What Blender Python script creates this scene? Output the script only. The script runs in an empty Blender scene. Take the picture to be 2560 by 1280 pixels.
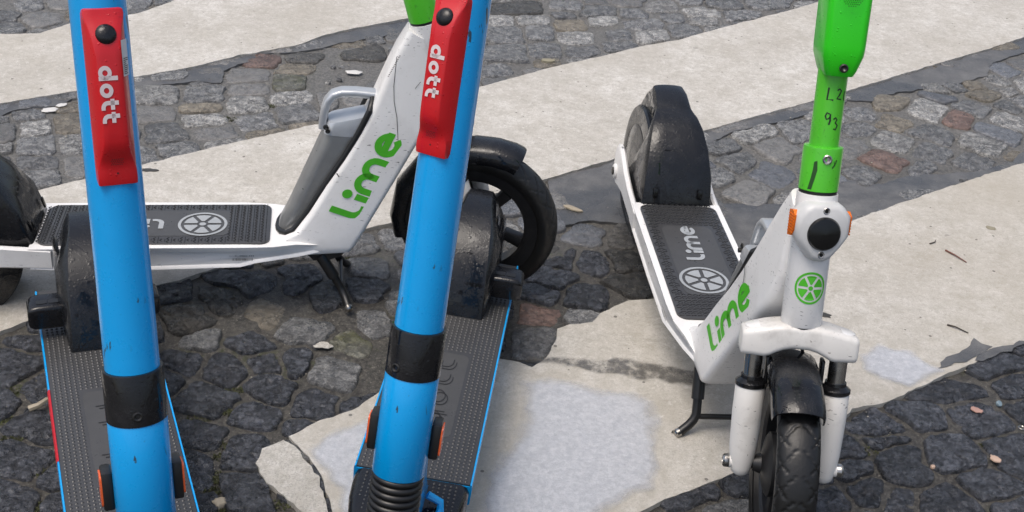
import bpy, bmesh, math, random
import numpy as np
from mathutils import Vector, Matrix, noise as mnoise
random.seed(11)
R = math.radians
SC = bpy.context.scene
COL = SC.collection

# ------------------------------------------------------------------ camera
PITCH, ROLL, CAMH = 0.5402471723, 0.08077926, 1.3989626993
fwd = Vector((0, math.cos(PITCH), -math.sin(PITCH)))
up0 = Vector((0, math.sin(PITCH), math.cos(PITCH)))
rt0 = Vector((1, 0, 0))
rt = math.cos(ROLL) * rt0 + math.sin(ROLL) * up0
up = -math.sin(ROLL) * rt0 + math.cos(ROLL) * up0
cam_data = bpy.data.cameras.new('camera')
cam = bpy.data.objects.new('camera', cam_data)
COL.objects.link(cam)
cam.matrix_world = Matrix((
    (rt.x, up.x, -fwd.x, 0), (rt.y, up.y, -fwd.y, 0), (rt.z, up.z, -fwd.z, CAMH), (0, 0, 0, 1)))
cam_data.sensor_width = 36
cam_data.lens = 36 * 3132.7555 / 2560
cam_data.clip_start = 0.02
cam_data.clip_end = 500
SC.camera = cam

# ------------------------------------------------------------------ daylight: bright overcast
SUN_EL, SUN_AZ = R(71), R(236)        # azimuth measured from +Y towards +X
world = bpy.data.worlds.new('World')
SC.world = world
world.use_nodes = True
wn, wl = world.node_tree.nodes, world.node_tree.links
wn.clear()
sky = wn.new('ShaderNodeTexSky')
sky.sky_type = 'NISHITA'
sky.sun_disc = False
sky.sun_elevation = SUN_EL
sky.sun_rotation = SUN_AZ
sky.air_density = 1.0
sky.dust_density = 5.0
sky.ozone_density = 1.0
hs = wn.new('ShaderNodeHueSaturation')
hs.inputs['Saturation'].default_value = 0.82
bg = wn.new('ShaderNodeBackground')
bg.inputs['Strength'].default_value = 0.15
wo = wn.new('ShaderNodeOutputWorld')
wl.new(sky.outputs[0], hs.inputs['Color'])
wl.new(hs.outputs[0], bg.inputs['Color'])
wl.new(bg.outputs[0], wo.inputs['Surface'])
sun_data = bpy.data.lights.new('sun', 'SUN')
sun_data.energy = 1.1
sun_data.angle = R(32)
sun_data.color = (1.0, 0.94, 0.86)
sun = bpy.data.objects.new('sun', sun_data)
COL.objects.link(sun)
sd = Vector((math.sin(SUN_AZ) * math.cos(SUN_EL), math.cos(SUN_AZ) * math.cos(SUN_EL), math.sin(SUN_EL)))
sun.rotation_euler = sd.to_track_quat('Z', 'Y').to_euler()
sun.location = sd * 20
vs = SC.view_settings
vs.view_transform = 'Standard'
vs.look = 'None'
vs.exposure = 0.27
vs.gamma = 1.0
vs.use_curve_mapping = False

# ------------------------------------------------------------------ material helpers
class N:
    def __init__(s, name):
        s.m = bpy.data.materials.new(name)
        s.m.use_nodes = True
        s.t = s.m.node_tree
        s.b = s.t.nodes['Principled BSDF']
        s.tc = s.t.nodes.new('ShaderNodeTexCoord')
        s.co = s.tc.outputs['Object']
    def n(s, kind, **kw):
        x = s.t.nodes.new('ShaderNode' + kind)
        for k, v in kw.items(): setattr(x, k, v)
        return x
    def put(s, sock, v):
        if hasattr(v, 'is_output'): s.t.links.new(v, sock)
        elif sock.type == 'RGBA': sock.default_value = (*v, 1) if isinstance(v, tuple) else (v, v, v, 1)
        else: sock.default_value = v
    def noise(s, scale, detail=4, rough=.6, co=None, out=0, dist=0):
        x = s.n('TexNoise'); s.put(x.inputs['Vector'], co or s.co)
        x.inputs['Scale'].default_value = scale; x.inputs['Detail'].default_value = detail
        x.inputs['Roughness'].default_value = rough; x.inputs['Distortion'].default_value = dist
        return x.outputs[out]
    def vor(s, scale, feature='F1', co=None, rnd=1):
        x = s.n('TexVoronoi', feature=feature); s.put(x.inputs['Vector'], co or s.co)
        x.inputs['Scale'].default_value = scale; x.inputs['Randomness'].default_value = rnd
        return x
    def ramp(s, f, *stops):
        x = s.n('ValToRGB'); s.put(x.inputs[0], f); e = x.color_ramp.elements
        while len(e) < len(stops): e.new(.5)
        for el, (p, c) in zip(e, stops):
            el.position = p
            el.color = (c, c, c, 1) if not isinstance(c, tuple) else (*c, 1)
        return x.outputs[0]
    def mix(s, f, a, b, mode='MIX'):
        x = s.n('Mix', data_type='RGBA', blend_type=mode)
        s.put(x.inputs[0], f); s.put(x.inputs[6], a); s.put(x.inputs[7], b)
        return x.outputs[2]
    def math(s, op, a, b=0., c=None, clamp=False):
        x = s.n('Math', operation=op, use_clamp=clamp)
        s.put(x.inputs[0], a); s.put(x.inputs[1], b)
        if c is not None: s.put(x.inputs[2], c)
        return x.outputs[0]
    def scaled(s, v):
        x = s.n('Mapping'); s.put(x.inputs['Vector'], s.co); x.inputs['Scale'].default_value = v
        return x.outputs[0]
    def bump(s, h, strength=.5, dist=.002, prev=None):
        x = s.n('Bump'); s.put(x.inputs['Height'], h)
        x.inputs['Strength'].default_value = strength; x.inputs['Distance'].default_value = dist
        if prev is not None: s.put(x.inputs['Normal'], prev)
        return x.outputs[0]
    def beads(s, scale, keep=.45, size=.32):
        """round water beads: one in some cells, of random radius"""
        v = s.vor(scale)
        rnd = s.n('SeparateColor'); s.put(rnd.inputs[0], v.outputs['Color'])
        on = s.math('LESS_THAN', rnd.outputs[0], keep)
        rad = s.math('MULTIPLY_ADD', rnd.outputs[1], size, .05)
        q = s.math('DIVIDE', v.outputs['Distance'], rad)
        h = s.math('SUBTRACT', 1., s.math('MULTIPLY', q, q), clamp=True)
        return s.math('MULTIPLY', s.math('POWER', h, .6), on)
    def done(s, col=None, rough=None, normal=None, metal=None, spec=None, coat=None):
        for nm, v in (('Base Color', col), ('Roughness', rough), ('Normal', normal), ('Metallic', metal),
                      ('Specular IOR Level', spec), ('Coat Weight', coat)):
            if v is not None: s.put(s.b.inputs[nm], v)
        if coat: s.b.inputs['Coat Roughness'].default_value = .08
        return s.m

def plain(name, col, rough=.4, metal=0., bump=0.):
    k = N(name)
    nrm = k.bump(k.noise(180, 4), bump, .001) if bump else None
    c = k.mix(k.ramp(k.noise(35, 5), (.35, 0.), (.7, 1.)), tuple(x * .88 for x in col), col)
    r = k.math('MULTIPLY_ADD', k.noise(60, 4), .3, rough - .15)
    return k.done(c, r, nrm, metal)

def paint(name, col, dirt=(.16, .13, .10), scuff=.5, grime=.25, rough=.3, bead_scale=150, bead=.35, streak=(12, 12, 60), bead_size=.28, keep=.32):
    """scooter paint: scratches, grime and rain beads"""
    k = N(name)
    big = k.noise(9, 5, .65)
    c = k.mix(k.math('MULTIPLY', k.ramp(big, (.52, 0.), (.8, 1.)), grime), col, dirt)
    spots = k.ramp(k.noise(90, 3, .7), (.66, 0.), (.72, 1.))
    c = k.mix(k.math('MULTIPLY', spots, grime * 1.2), c, dirt)
    scr = k.ramp(k.noise(7, 3, .5, co=k.scaled(streak)), (.655, 0.), (.68, 1.))
    zone = k.ramp(k.noise(11, 2), (.52, 0.), (.6, 1.))
    c = k.mix(k.math('MULTIPLY', k.math('MULTIPLY', scr, zone), scuff), c, (.03, .03, .03))
    b = k.beads(bead_scale * 1.35, keep, bead_size)
    b2 = k.beads(bead_scale * 3, .35)
    nrm = k.bump(b, bead, .0011)
    nrm = k.bump(b2, bead, .0005, nrm)
    nrm = k.bump(k.noise(400, 2), .04, .0005, nrm)
    r = k.math('MULTIPLY_ADD', k.noise(25, 5), .35, rough - .17)
    r = k.mix(b, r, .06)
    return k.done(c, r, nrm, coat=.35)

def wet_black(name, col=(.007, .007, .008), beady=1.0, scale=95):
    k = N(name)
    film = k.ramp(k.noise(26, 6, .65, dist=.8), (.47, 0.), (.53, 1.))
    b = k.beads(scale * 1.5, .7, .40)
    b2 = k.beads(scale * 3.2, .6, .4)
    nrm = k.bump(b, .22 * beady, .0011)
    nrm = k.bump(b2, .20 * beady, .0006, nrm)
    nrm = k.bump(film, .12 * beady, .0006, nrm)
    nrm = k.bump(k.noise(500, 2), .05, .0004, nrm)
    r = k.mix(film, k.math('MULTIPLY_ADD', k.noise(70, 4), .2, .18), .06)
    c = k.mix(k.ramp(k.noise(16, 6, .7), (.5, 0.), (.75, 1.)), col, tuple(x * 1.9 + .004 for x in col))
    return k.done(c, r, nrm, spec=.45)

# ------------------------------------------------------------------ ground materials
def stone_mat(name, dark, light, lo, hi, tint=None, wet=.3, speck=260, bump=.8):
    k = N(name)
    oi = k.n('ObjectInfo')
    off = k.n('VectorMath', operation='ADD')
    comb = k.n('CombineXYZ')
    for i in range(3): k.put(comb.inputs[i], k.math('MULTIPLY', oi.outputs['Random'], 7.3 + 5 * i))
    k.put(off.inputs[0], k.tc.outputs['Object']); k.put(off.inputs[1], comb.outputs[0])
    k.co = off.outputs[0]
    sp = k.noise(speck, 3, .75)
    pat = k.noise(38, 5, .65)
    f = k.math('ADD', k.math('MULTIPLY', sp, .65), k.math('MULTIPLY', pat, .35))
    c = k.mix(k.ramp(f, (lo, 0.), (hi, 1.)), dark, light)
    if tint: c = k.mix(k.ramp(k.noise(18, 4), (.45, 0.), (.62, 1.)), c, tint)
    val = k.math('MULTIPLY_ADD', oi.outputs['Random'], .5, .75)
    hsv = k.n('HueSaturation'); k.put(hsv.inputs['Color'], c); k.put(hsv.inputs['Value'], val)
    c = hsv.outputs[0]
    pud = k.ramp(k.noise(26, 5, .6), (.40, 0.), (.60, 1.))
    r = k.mix(pud, k.math('MULTIPLY_ADD', k.noise(120, 4, .7), .5, .36 - wet * .5), max(.09, .34 - wet))
    crv = k.ramp(k.noise(52, 8, .74, dist=.9), (.40, 0.), (.50, 1.))
    c = k.mix(k.math('MULTIPLY', k.math('SUBTRACT', 1., crv), .55), c, tuple(x * .35 for x in dark))
    nrm = k.bump(crv, .75 * bump, .007)
    nrm = k.bump(k.noise(75, 9, .75, dist=.5), bump, .009, nrm)
    nrm = k.bump(k.noise(300, 4, .75), bump * .8, .0024, nrm)
    return k.done(c, r, nrm, spec=.9)

MAT = {}
MAT['L'] = stone_mat('granite_light', (.10, .10, .10), (.50, .49, .46), .42, .60, wet=.15)
MAT['G'] = stone_mat('granite_grey', (.075, .078, .083), (.34, .335, .32), .42, .64, wet=.22)
MAT['B'] = stone_mat('basalt_wet', (.023, .027, .035), (.185, .195, .225), .40, .70, wet=.32, speck=110, bump=1.5)
MAT['T'] = stone_mat('stone_tan', (.13, .112, .085), (.32, .28, .21), .36, .68, wet=.15)
MAT['R'] = stone_mat('stone_reddish', (.105, .068, .055), (.24, .15, .115), .36, .70, wet=.2)
MAT['S'] = stone_mat('stone_smooth', (.105, .103, .098), (.20, .19, .175), .3, .8, wet=.25, speck=120, bump=.45)
MAT['M'] = stone_mat('stone_mossy', (.09, .09, .07), (.32, .31, .25), .40, .64, tint=(.11, .11, .05), wet=.15)
MAT['D'] = stone_mat('stone_dark_dirty', (.026, .024, .020), (.10, .092, .078), .40, .72, wet=.25, bump=1.1)

MAT['b'] = stone_mat('stone_blue_grey', (.075, .080, .090), (.165, .17, .18), .34, .74, wet=.27, speck=150, bump=.5)
MAT['d'] = stone_mat('stone_dark_brown', (.055, .051, .045), (.15, .14, .12), .40, .70, wet=.22, bump=.9)

def mortar_mat():
    k = N('mortar')
    f = k.noise(120, 6, .75)
    c = k.mix(k.ramp(f, (.4, 0.), (.68, 1.)), (.034, .032, .029), (.13, .122, .105))
    grit = k.ramp(k.noise(260, 3, .65), (.60, 0.), (.66, 1.))
    c = k.mix(k.math('MULTIPLY', grit, .6), c, (.34, .32, .28))
    moss = k.math('MULTIPLY', k.ramp(k.noise(6, 3), (.55, 0.), (.66, 1.)), k.ramp(k.noise(75, 4), (.5, 0.), (.62, 1.)))
    c = k.mix(k.math('MULTIPLY', moss, .8), c, (.045, .060, .014))
    sx = k.n('SeparateXYZ'); k.put(sx.inputs[0], k.co)
    far = k.math('SUBTRACT', sx.outputs[1], k.math('MULTIPLY', sx.outputs[0], .36))
    dry = k.ramp(k.math('ADD', far, k.math('MULTIPLY', k.noise(3., 4), .5)), (.0, 0.), (1., 1.))
    dry = k.ramp(k.math('MULTIPLY_ADD', k.math('MULTIPLY_ADD', k.noise(3., 4), .7, far), 1., -2.55), (.0, 0.), (.5, 1.))
    c = k.mix(k.math('MULTIPLY', dry, .62), c, k.mix(k.ramp(k.noise(160, 4, .7), (.4, 0.), (.6, 1.)), (.105, .104, .10), (.26, .255, .24)))
    nrm = k.bump(k.noise(45, 8, .75), .9, .008)
    nrm = k.bump(f, .8, .004, nrm)
    nrm = k.bump(k.noise(420, 2, .6), .5, .002, nrm)
    r = k.math('MULTIPLY_ADD', k.noise(30, 4), .5, .28)
    return k.done(c, r, nrm)

def margin_mat():
    k = N('asphalt_filler')
    c = k.mix(k.ramp(k.noise(14, 6, .7), (.35, 0.), (.7, 1.)), (.075, .077, .080), (.15, .149, .145))
    grit = k.ramp(k.noise(380, 2, .6), (.62, 0.), (.70, 1.))
    c = k.mix(k.math('MULTIPLY', grit, .5), c, (.25, .245, .235))
    wet = k.ramp(k.noise(3.2, 4), (.45, 0.), (.58, 1.))
    c = k.mix(k.math('MULTIPLY', wet, .55), c, (.042, .044, .048))
    nrm = k.bump(k.noise(40, 6, .7), .45, .006)
    nrm = k.bump(k.noise(380, 2, .6), .5, .0018, nrm)
    r = k.mix(wet, k.math('MULTIPLY_ADD', k.noise(50, 4), .3, .4), .24)
    return k.done(c, r, nrm)

def stripe_mat(rough=False, dirty=0.):
    k = N('chipped_road_paint' if rough else 'road_paint')
    tone = k.noise(3.5, 8, .7)
    c = k.mix(k.ramp(tone, (.36, 0.), (.64, 1.)), (.44, .412, .36), (.66, .64, .595))
    mott = k.noise(24, 9, .82, dist=.3)
    c = k.mix(k.math('MULTIPLY', k.ramp(mott, (.40, 0.), (.60, 1.)), .75), c, (.40, .375, .325))
    m2 = k.noise(95, 6, .8, dist=.6)
    c = k.mix(k.math('MULTIPLY', k.ramp(m2, (.48, 0.), (.62, 1.)), .62), c, (.32, .30, .255))
    lite = k.noise(70, 6, .8)
    c = k.mix(k.math('MULTIPLY', k.ramp(lite, (.54, 0.), (.66, 1.)), .5), c, (.74, .725, .69))
    grain = k.ramp(k.noise(330, 4, .8), (.50, 0.), (.68, 1.))
    c = k.mix(k.math('MULTIPLY', grain, .75 if not rough else .9), c, (.25, .235, .21))
    fib = k.ramp(k.noise(26, 5, .7, co=k.scaled((1., 5., 1.)), dist=1.2), (.60, 0.), (.66, 1.))
    c = k.mix(k.math('MULTIPLY', fib, .22), c, (.26, .245, .22))
    dirt = k.ramp(k.noise(1.1, 5, .6), (.52 - dirty * .3, 0.), (.75 - dirty * .2, 1.))
    c = k.mix(k.math('MULTIPLY', dirt, .42 + dirty * .4), c, (.36, .325, .26))
    sc = k.math('MULTIPLY', k.ramp(k.noise(5, 3, .5, co=k.scaled((1., 9., 1.)), dist=.8), (.70, 0.), (.73, 1.)), k.ramp(k.noise(4, 2), (.5, 0.), (.6, 1.)))
    c = k.mix(k.math('MULTIPLY', sc, .5), c, (.2, .19, .17))
    v = k.vor(42)
    rnd = k.n('SeparateColor'); k.put(rnd.inputs[0], v.outputs['Color'])
    dot = k.math('MULTIPLY', k.math('LESS_THAN', v.outputs['Distance'], k.math('MULTIPLY', rnd.outputs[1], .17)), k.math('LESS_THAN', rnd.outputs[0], .22))
    c = k.mix(k.math('MULTIPLY', dot, .75), c, (.06, .055, .05))
    v2 = k.vor(6.5)
    rn2 = k.n('SeparateColor'); k.put(rn2.inputs[0], v2.outputs['Color'])
    dd = k.math('ADD', v2.outputs['Distance'], k.math('MULTIPLY_ADD', k.noise(60, 4), .08, -.04))
    gum = k.math('MULTIPLY', k.math('LESS_THAN', dd, k.math('MULTIPLY', rn2.outputs[1], .085)), k.math('LESS_THAN', rn2.outputs[0], .6))
    c = k.mix(k.math('MULTIPLY', gum, .45), c, (.16, .15, .135))
    nrm = k.bump(k.noise(110, 6, .7), .30 if not rough else .9, .003)
    nrm = k.bump(k.noise(420, 3, .7), .35 if not rough else .9, .0012, nrm)
    r = k.math('MULTIPLY_ADD', k.noise(8, 5), .3, .5)
    return k.done(c, r, nrm)

def sky_sheen_mat():
    """wet paint, glossy, patchy, its sky reflection painted in as pale blue grey"""
    k = N('wet_paint_sky_sheen')
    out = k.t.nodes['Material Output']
    c = k.mix(k.ramp(k.noise(90, 7, .8), (.42, 0.), (.60, 1.)), (.485, .503, .535), (.64, .655, .685))  # pale blue of the reflected sky, put into the base colour
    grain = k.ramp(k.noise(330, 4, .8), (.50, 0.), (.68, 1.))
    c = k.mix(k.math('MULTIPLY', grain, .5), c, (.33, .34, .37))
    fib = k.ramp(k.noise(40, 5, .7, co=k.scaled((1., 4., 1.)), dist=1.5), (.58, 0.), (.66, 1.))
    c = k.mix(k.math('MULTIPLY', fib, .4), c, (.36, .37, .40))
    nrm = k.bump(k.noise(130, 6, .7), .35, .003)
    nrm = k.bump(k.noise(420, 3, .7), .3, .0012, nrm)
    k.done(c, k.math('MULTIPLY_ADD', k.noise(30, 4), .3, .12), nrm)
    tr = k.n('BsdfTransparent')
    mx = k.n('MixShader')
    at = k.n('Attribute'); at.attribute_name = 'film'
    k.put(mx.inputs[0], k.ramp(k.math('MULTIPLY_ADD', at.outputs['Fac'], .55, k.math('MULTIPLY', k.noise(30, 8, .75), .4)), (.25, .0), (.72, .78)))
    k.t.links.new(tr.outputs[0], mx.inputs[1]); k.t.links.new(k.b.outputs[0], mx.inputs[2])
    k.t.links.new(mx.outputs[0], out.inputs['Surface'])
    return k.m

def streak_mat():
    k = N('dark_wet_streak')
    out = k.t.nodes['Material Output']
    k.done((.12, .115, .105), .2)
    tr = k.n('BsdfTransparent')
    mx = k.n('MixShader')
    at = k.n('Attribute'); at.attribute_name = 'film'
    k.put(mx.inputs[0], k.math('MULTIPLY', at.outputs['Fac'], k.ramp(k.noise(40, 6, .75), (.36, 0.), (.56, .75))))
    k.t.links.new(tr.outputs[0], mx.inputs[1]); k.t.links.new(k.b.outputs[0], mx.inputs[2])
    k.t.links.new(mx.outputs[0], out.inputs['Surface'])
    return k.m

M_MORTAR, M_MARGIN, M_STRIPE, M_CHIP, M_SKY_SHEEN = mortar_mat(), margin_mat(), stripe_mat(), stripe_mat(True), sky_sheen_mat()
M_STREAK = streak_mat()
M_STRIPE_WORN = stripe_mat(False, .45)

WHITE = paint('white_paint', (.80, .79, .77), scuff=.8, grime=.22, rough=.34, bead=.3)
WHITE_DIRTY = paint('white_paint_grimy', (.74, .72, .68), scuff=.8, grime=.62, rough=.4, bead=.2)
BLUE = paint('blue_paint', (.001, .335, .76), dirt=(.002, .20, .46), scuff=.9, grime=.22, rough=.3, bead=.35, bead_scale=160, streak=(22, 22, 4), bead_size=.24, keep=.26)
RED = paint('red_plastic', (.57, .003, .008), dirt=(.25, .004, .008), scuff=.2, grime=.3, rough=.34, bead=.4)
GREEN = paint('green_paint', (.082, .53, .020), dirt=(.03, .12, .02), scuff=.8, grime=.28, rough=.32, bead=.3, streak=(20, 20, 3))
GREEN_BRIGHT = paint('green_plastic', (.020, .62, .004), dirt=(.015, .42, .004), scuff=.1, grime=.15, rough=.38, bead=.5, bead_scale=130)
BLACK = plain('black_plastic', (.012, .012, .012), .38, bump=.1)
BLACK_WET = wet_black('black_wet_plastic')
FENDER_WET = wet_black('wet_fender_plastic', (.007, .0075, .009), 1.3, 80)
GLOSS = plain('black_glass', (.004, .004, .004), .18)
RUBBER = plain('tyre_rubber', (.009, .0088, .0085), .42, bump=.35)
RIMM = plain('black_rim_metal', (.014, .014, .015), .42, bump=.1)
MATM = plain('deck_mat_rubber', (.050, .050, .051), .34, bump=.2)
MATF = plain('deck_mat_plain_rubber', (.066, .065, .063), .32, bump=.12)
GRIP = plain('grip_rubber', (.040, .040, .041), .28)
RIDGE = plain('ridge_rubber', (.018, .018, .018), .3)
SILVER = plain('brushed_silver', (.42, .43, .44), .36, .85)
GREYM = plain('light_grey_print', (.36, .38, .39), .4)
STEEL = plain('fork_steel', (.46, .44, .41), .26, 1.)
DSTEEL = plain('dark_steel', (.06, .058, .055), .3, .8)
SILVERW = plain('silver_white_plastic', (.62, .62, .61), .32)
BATT = plain('battery_grey', (.34, .345, .34), .33, .6, .1)
BATT_L = plain('battery_handle_grey', (.56, .58, .60), .34, .5)
AMBER = plain('amber_lens', (.78, .17, .008), .2)
ORANGE = plain('orange_reflector', (.80, .13, .035), .25)
GRN_PRINT = plain('green_print', (.075, .48, .020), .4)
PINK_PRINT = plain('white_print', (.74, .64, .64), .4)
INK = plain('black_ink', (.010, .012, .010), .5)
STICK = plain('white_sticker', (.72, .72, .72), .45)
REDTAPE = plain('red_tape', (.50, .01, .02), .35)

# ------------------------------------------------------------------ mesh helpers
class MB:
    def __init__(s, f=None):
        s.v, s.f, s.map = [], [], f
    def add(s, vs, fs):
        o = len(s.v)
        s.v += [tuple(p) for p in vs]
        s.f += [tuple(i + o for i in q) for q in fs]
        return s
    def loft(s, secs, cap=True, ring=True, loop=False):
        n = len(secs[0]); vs = [p for q in secs for p in q]; fs = []
        m = len(secs)
        for i in range(m if loop else m - 1):
            a, b = i * n, ((i + 1) % m) * n
            for j in range(n if ring else n - 1):
                k = (j + 1) % n
                fs.append((a + j, a + k, b + k, b + j))
        if cap and not loop:
            fs.append(tuple(range(n - 1, -1, -1))); fs.append(tuple(range((m - 1) * n, m * n)))
        return s.add(vs, fs)
    def tube(s, path, r, n=12, cap=True, flat=None):
        P = [Vector(p) for p in path]; rr = r if isinstance(r, (list, tuple)) else [r] * len(P)
        T = [(P[min(i + 1, len(P) - 1)] - P[max(i - 1, 0)]).normalized() for i in range(len(P))]
        u = T[0].orthogonal().normalized() if flat is None else Vector(flat)
        secs = []
        for i, p in enumerate(P):
            u = (u - T[i] * u.dot(T[i])).normalized(); w = T[i].cross(u)
            secs.append([p + rr[i] * (math.cos(a) * u + math.sin(a) * w) for a in (2 * math.pi * j / n for j in range(n))])
        return s.loft(secs, cap)
    def lathe(s, prof, o, ax, n=32, cap=True):
        """profile of (radius, height) round axis ax through o"""
        ax = Vector(ax).normalized(); u = ax.orthogonal().normalized(); w = ax.cross(u); o = Vector(o)
        return s.loft([[o + ax * h + r * (math.cos(a) * u + math.sin(a) * w) for a in (2 * math.pi * j / n for j in range(n))] for r, h in prof], cap)
    def prism(s, poly, P, d0, d1):
        """2D polygon extruded between depths; P(u, v, d) -> 3D"""
        n = len(poly)
        return s.add([P(u, v, d0) for u, v in poly] + [P(u, v, d1) for u, v in poly],
                     [tuple(range(n - 1, -1, -1)), tuple(range(n, 2 * n))] + [(i, (i + 1) % n, n + (i + 1) % n, n + i) for i in range(n)])
    def box(s, c, size, bev=0., seg=2, rot=None):
        bm = bmesh.new(); bmesh.ops.create_cube(bm, size=1)
        for v in bm.verts: v.co = Vector((v.co.x * size[0], v.co.y * size[1], v.co.z * size[2]))
        if bev: bmesh.ops.bevel(bm, geom=list(bm.edges), offset=bev, segments=seg, profile=.5, affect='EDGES')
        M = rot or Matrix.Identity(3)
        bm.verts.index_update()
        s.add([M @ v.co + Vector(c) for v in bm.verts], [[v.index for v in f.verts] for f in bm.faces])
        bm.free(); return s
    def ribbon(s, pts, w, P, close=False):
        """flat stroke of width w along 2D points; P(u, v) -> 3D"""
        p = [Vector((a, b)) for a, b in pts]; n = len(p); L, Rr = [], []
        for i in range(n):
            a = p[(i - 1) % n] if close or i else p[0]; b = p[(i + 1) % n] if close or i < n - 1 else p[-1]
            t = (b - a).normalized(); q = Vector((-t.y, t.x)) * w / 2
            L.append(p[i] + q); Rr.append(p[i] - q)
        m = n if close else n - 1
        return s.add([P(*q) for q in L + Rr], [(i, n + i, n + (i + 1) % n, (i + 1) % n) for i in range(m)])
    def disc(s, c, r, P, n=24):
        return s.add([P(c[0] + r * math.cos(2 * math.pi * i / n), c[1] + r * math.sin(2 * math.pi * i / n)) for i in range(n)], [tuple(range(n))])
    def build(s, name, mat, parent=None, smooth=True, ang=38, label=None, kind=None):
        me = bpy.data.meshes.new(name)
        vs = [tuple(s.map(p)) for p in s.v] if s.map else s.v
        me.from_pydata(vs, [], s.f)
        bm = bmesh.new(); bm.from_mesh(me)
        bmesh.ops.recalc_face_normals(bm, faces=bm.faces)
        bm.to_mesh(me); bm.free()
        if smooth:
            me.polygons.foreach_set('use_smooth', [True] * len(me.polygons))
            me.set_sharp_from_angle(angle=R(ang))
        me.materials.append(mat)
        o = bpy.data.objects.new(name, me); COL.objects.link(o)
        if parent is not None: o.parent = parent
        if label: o['label'] = label
        if kind: o['kind'] = kind
        return o

def rrect(a, b, r, n=4):
    """rounded rectangle half sizes a, b"""
    out = []
    for cx, cy, s0 in ((a - r, b - r, 0), (-a + r, b - r, 90), (-a + r, -b + r, 180), (a - r, -b + r, 270)):
        for i in range(n + 1):
            t = R(s0 + 90 * i / n); out.append((cx + r * math.cos(t), cy + r * math.sin(t)))
    return out

def arc(cx, cy, r, a0, a1, n=12):
    return [(cx + r * math.cos(R(a0 + (a1 - a0) * i / n)), cy + r * math.sin(R(a0 + (a1 - a0) * i / n))) for i in range(n + 1)]

def tag(o, label, cat, group=None):
    o['label'] = label; o['category'] = cat
    if group: o['group'] = group
    return o
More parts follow.
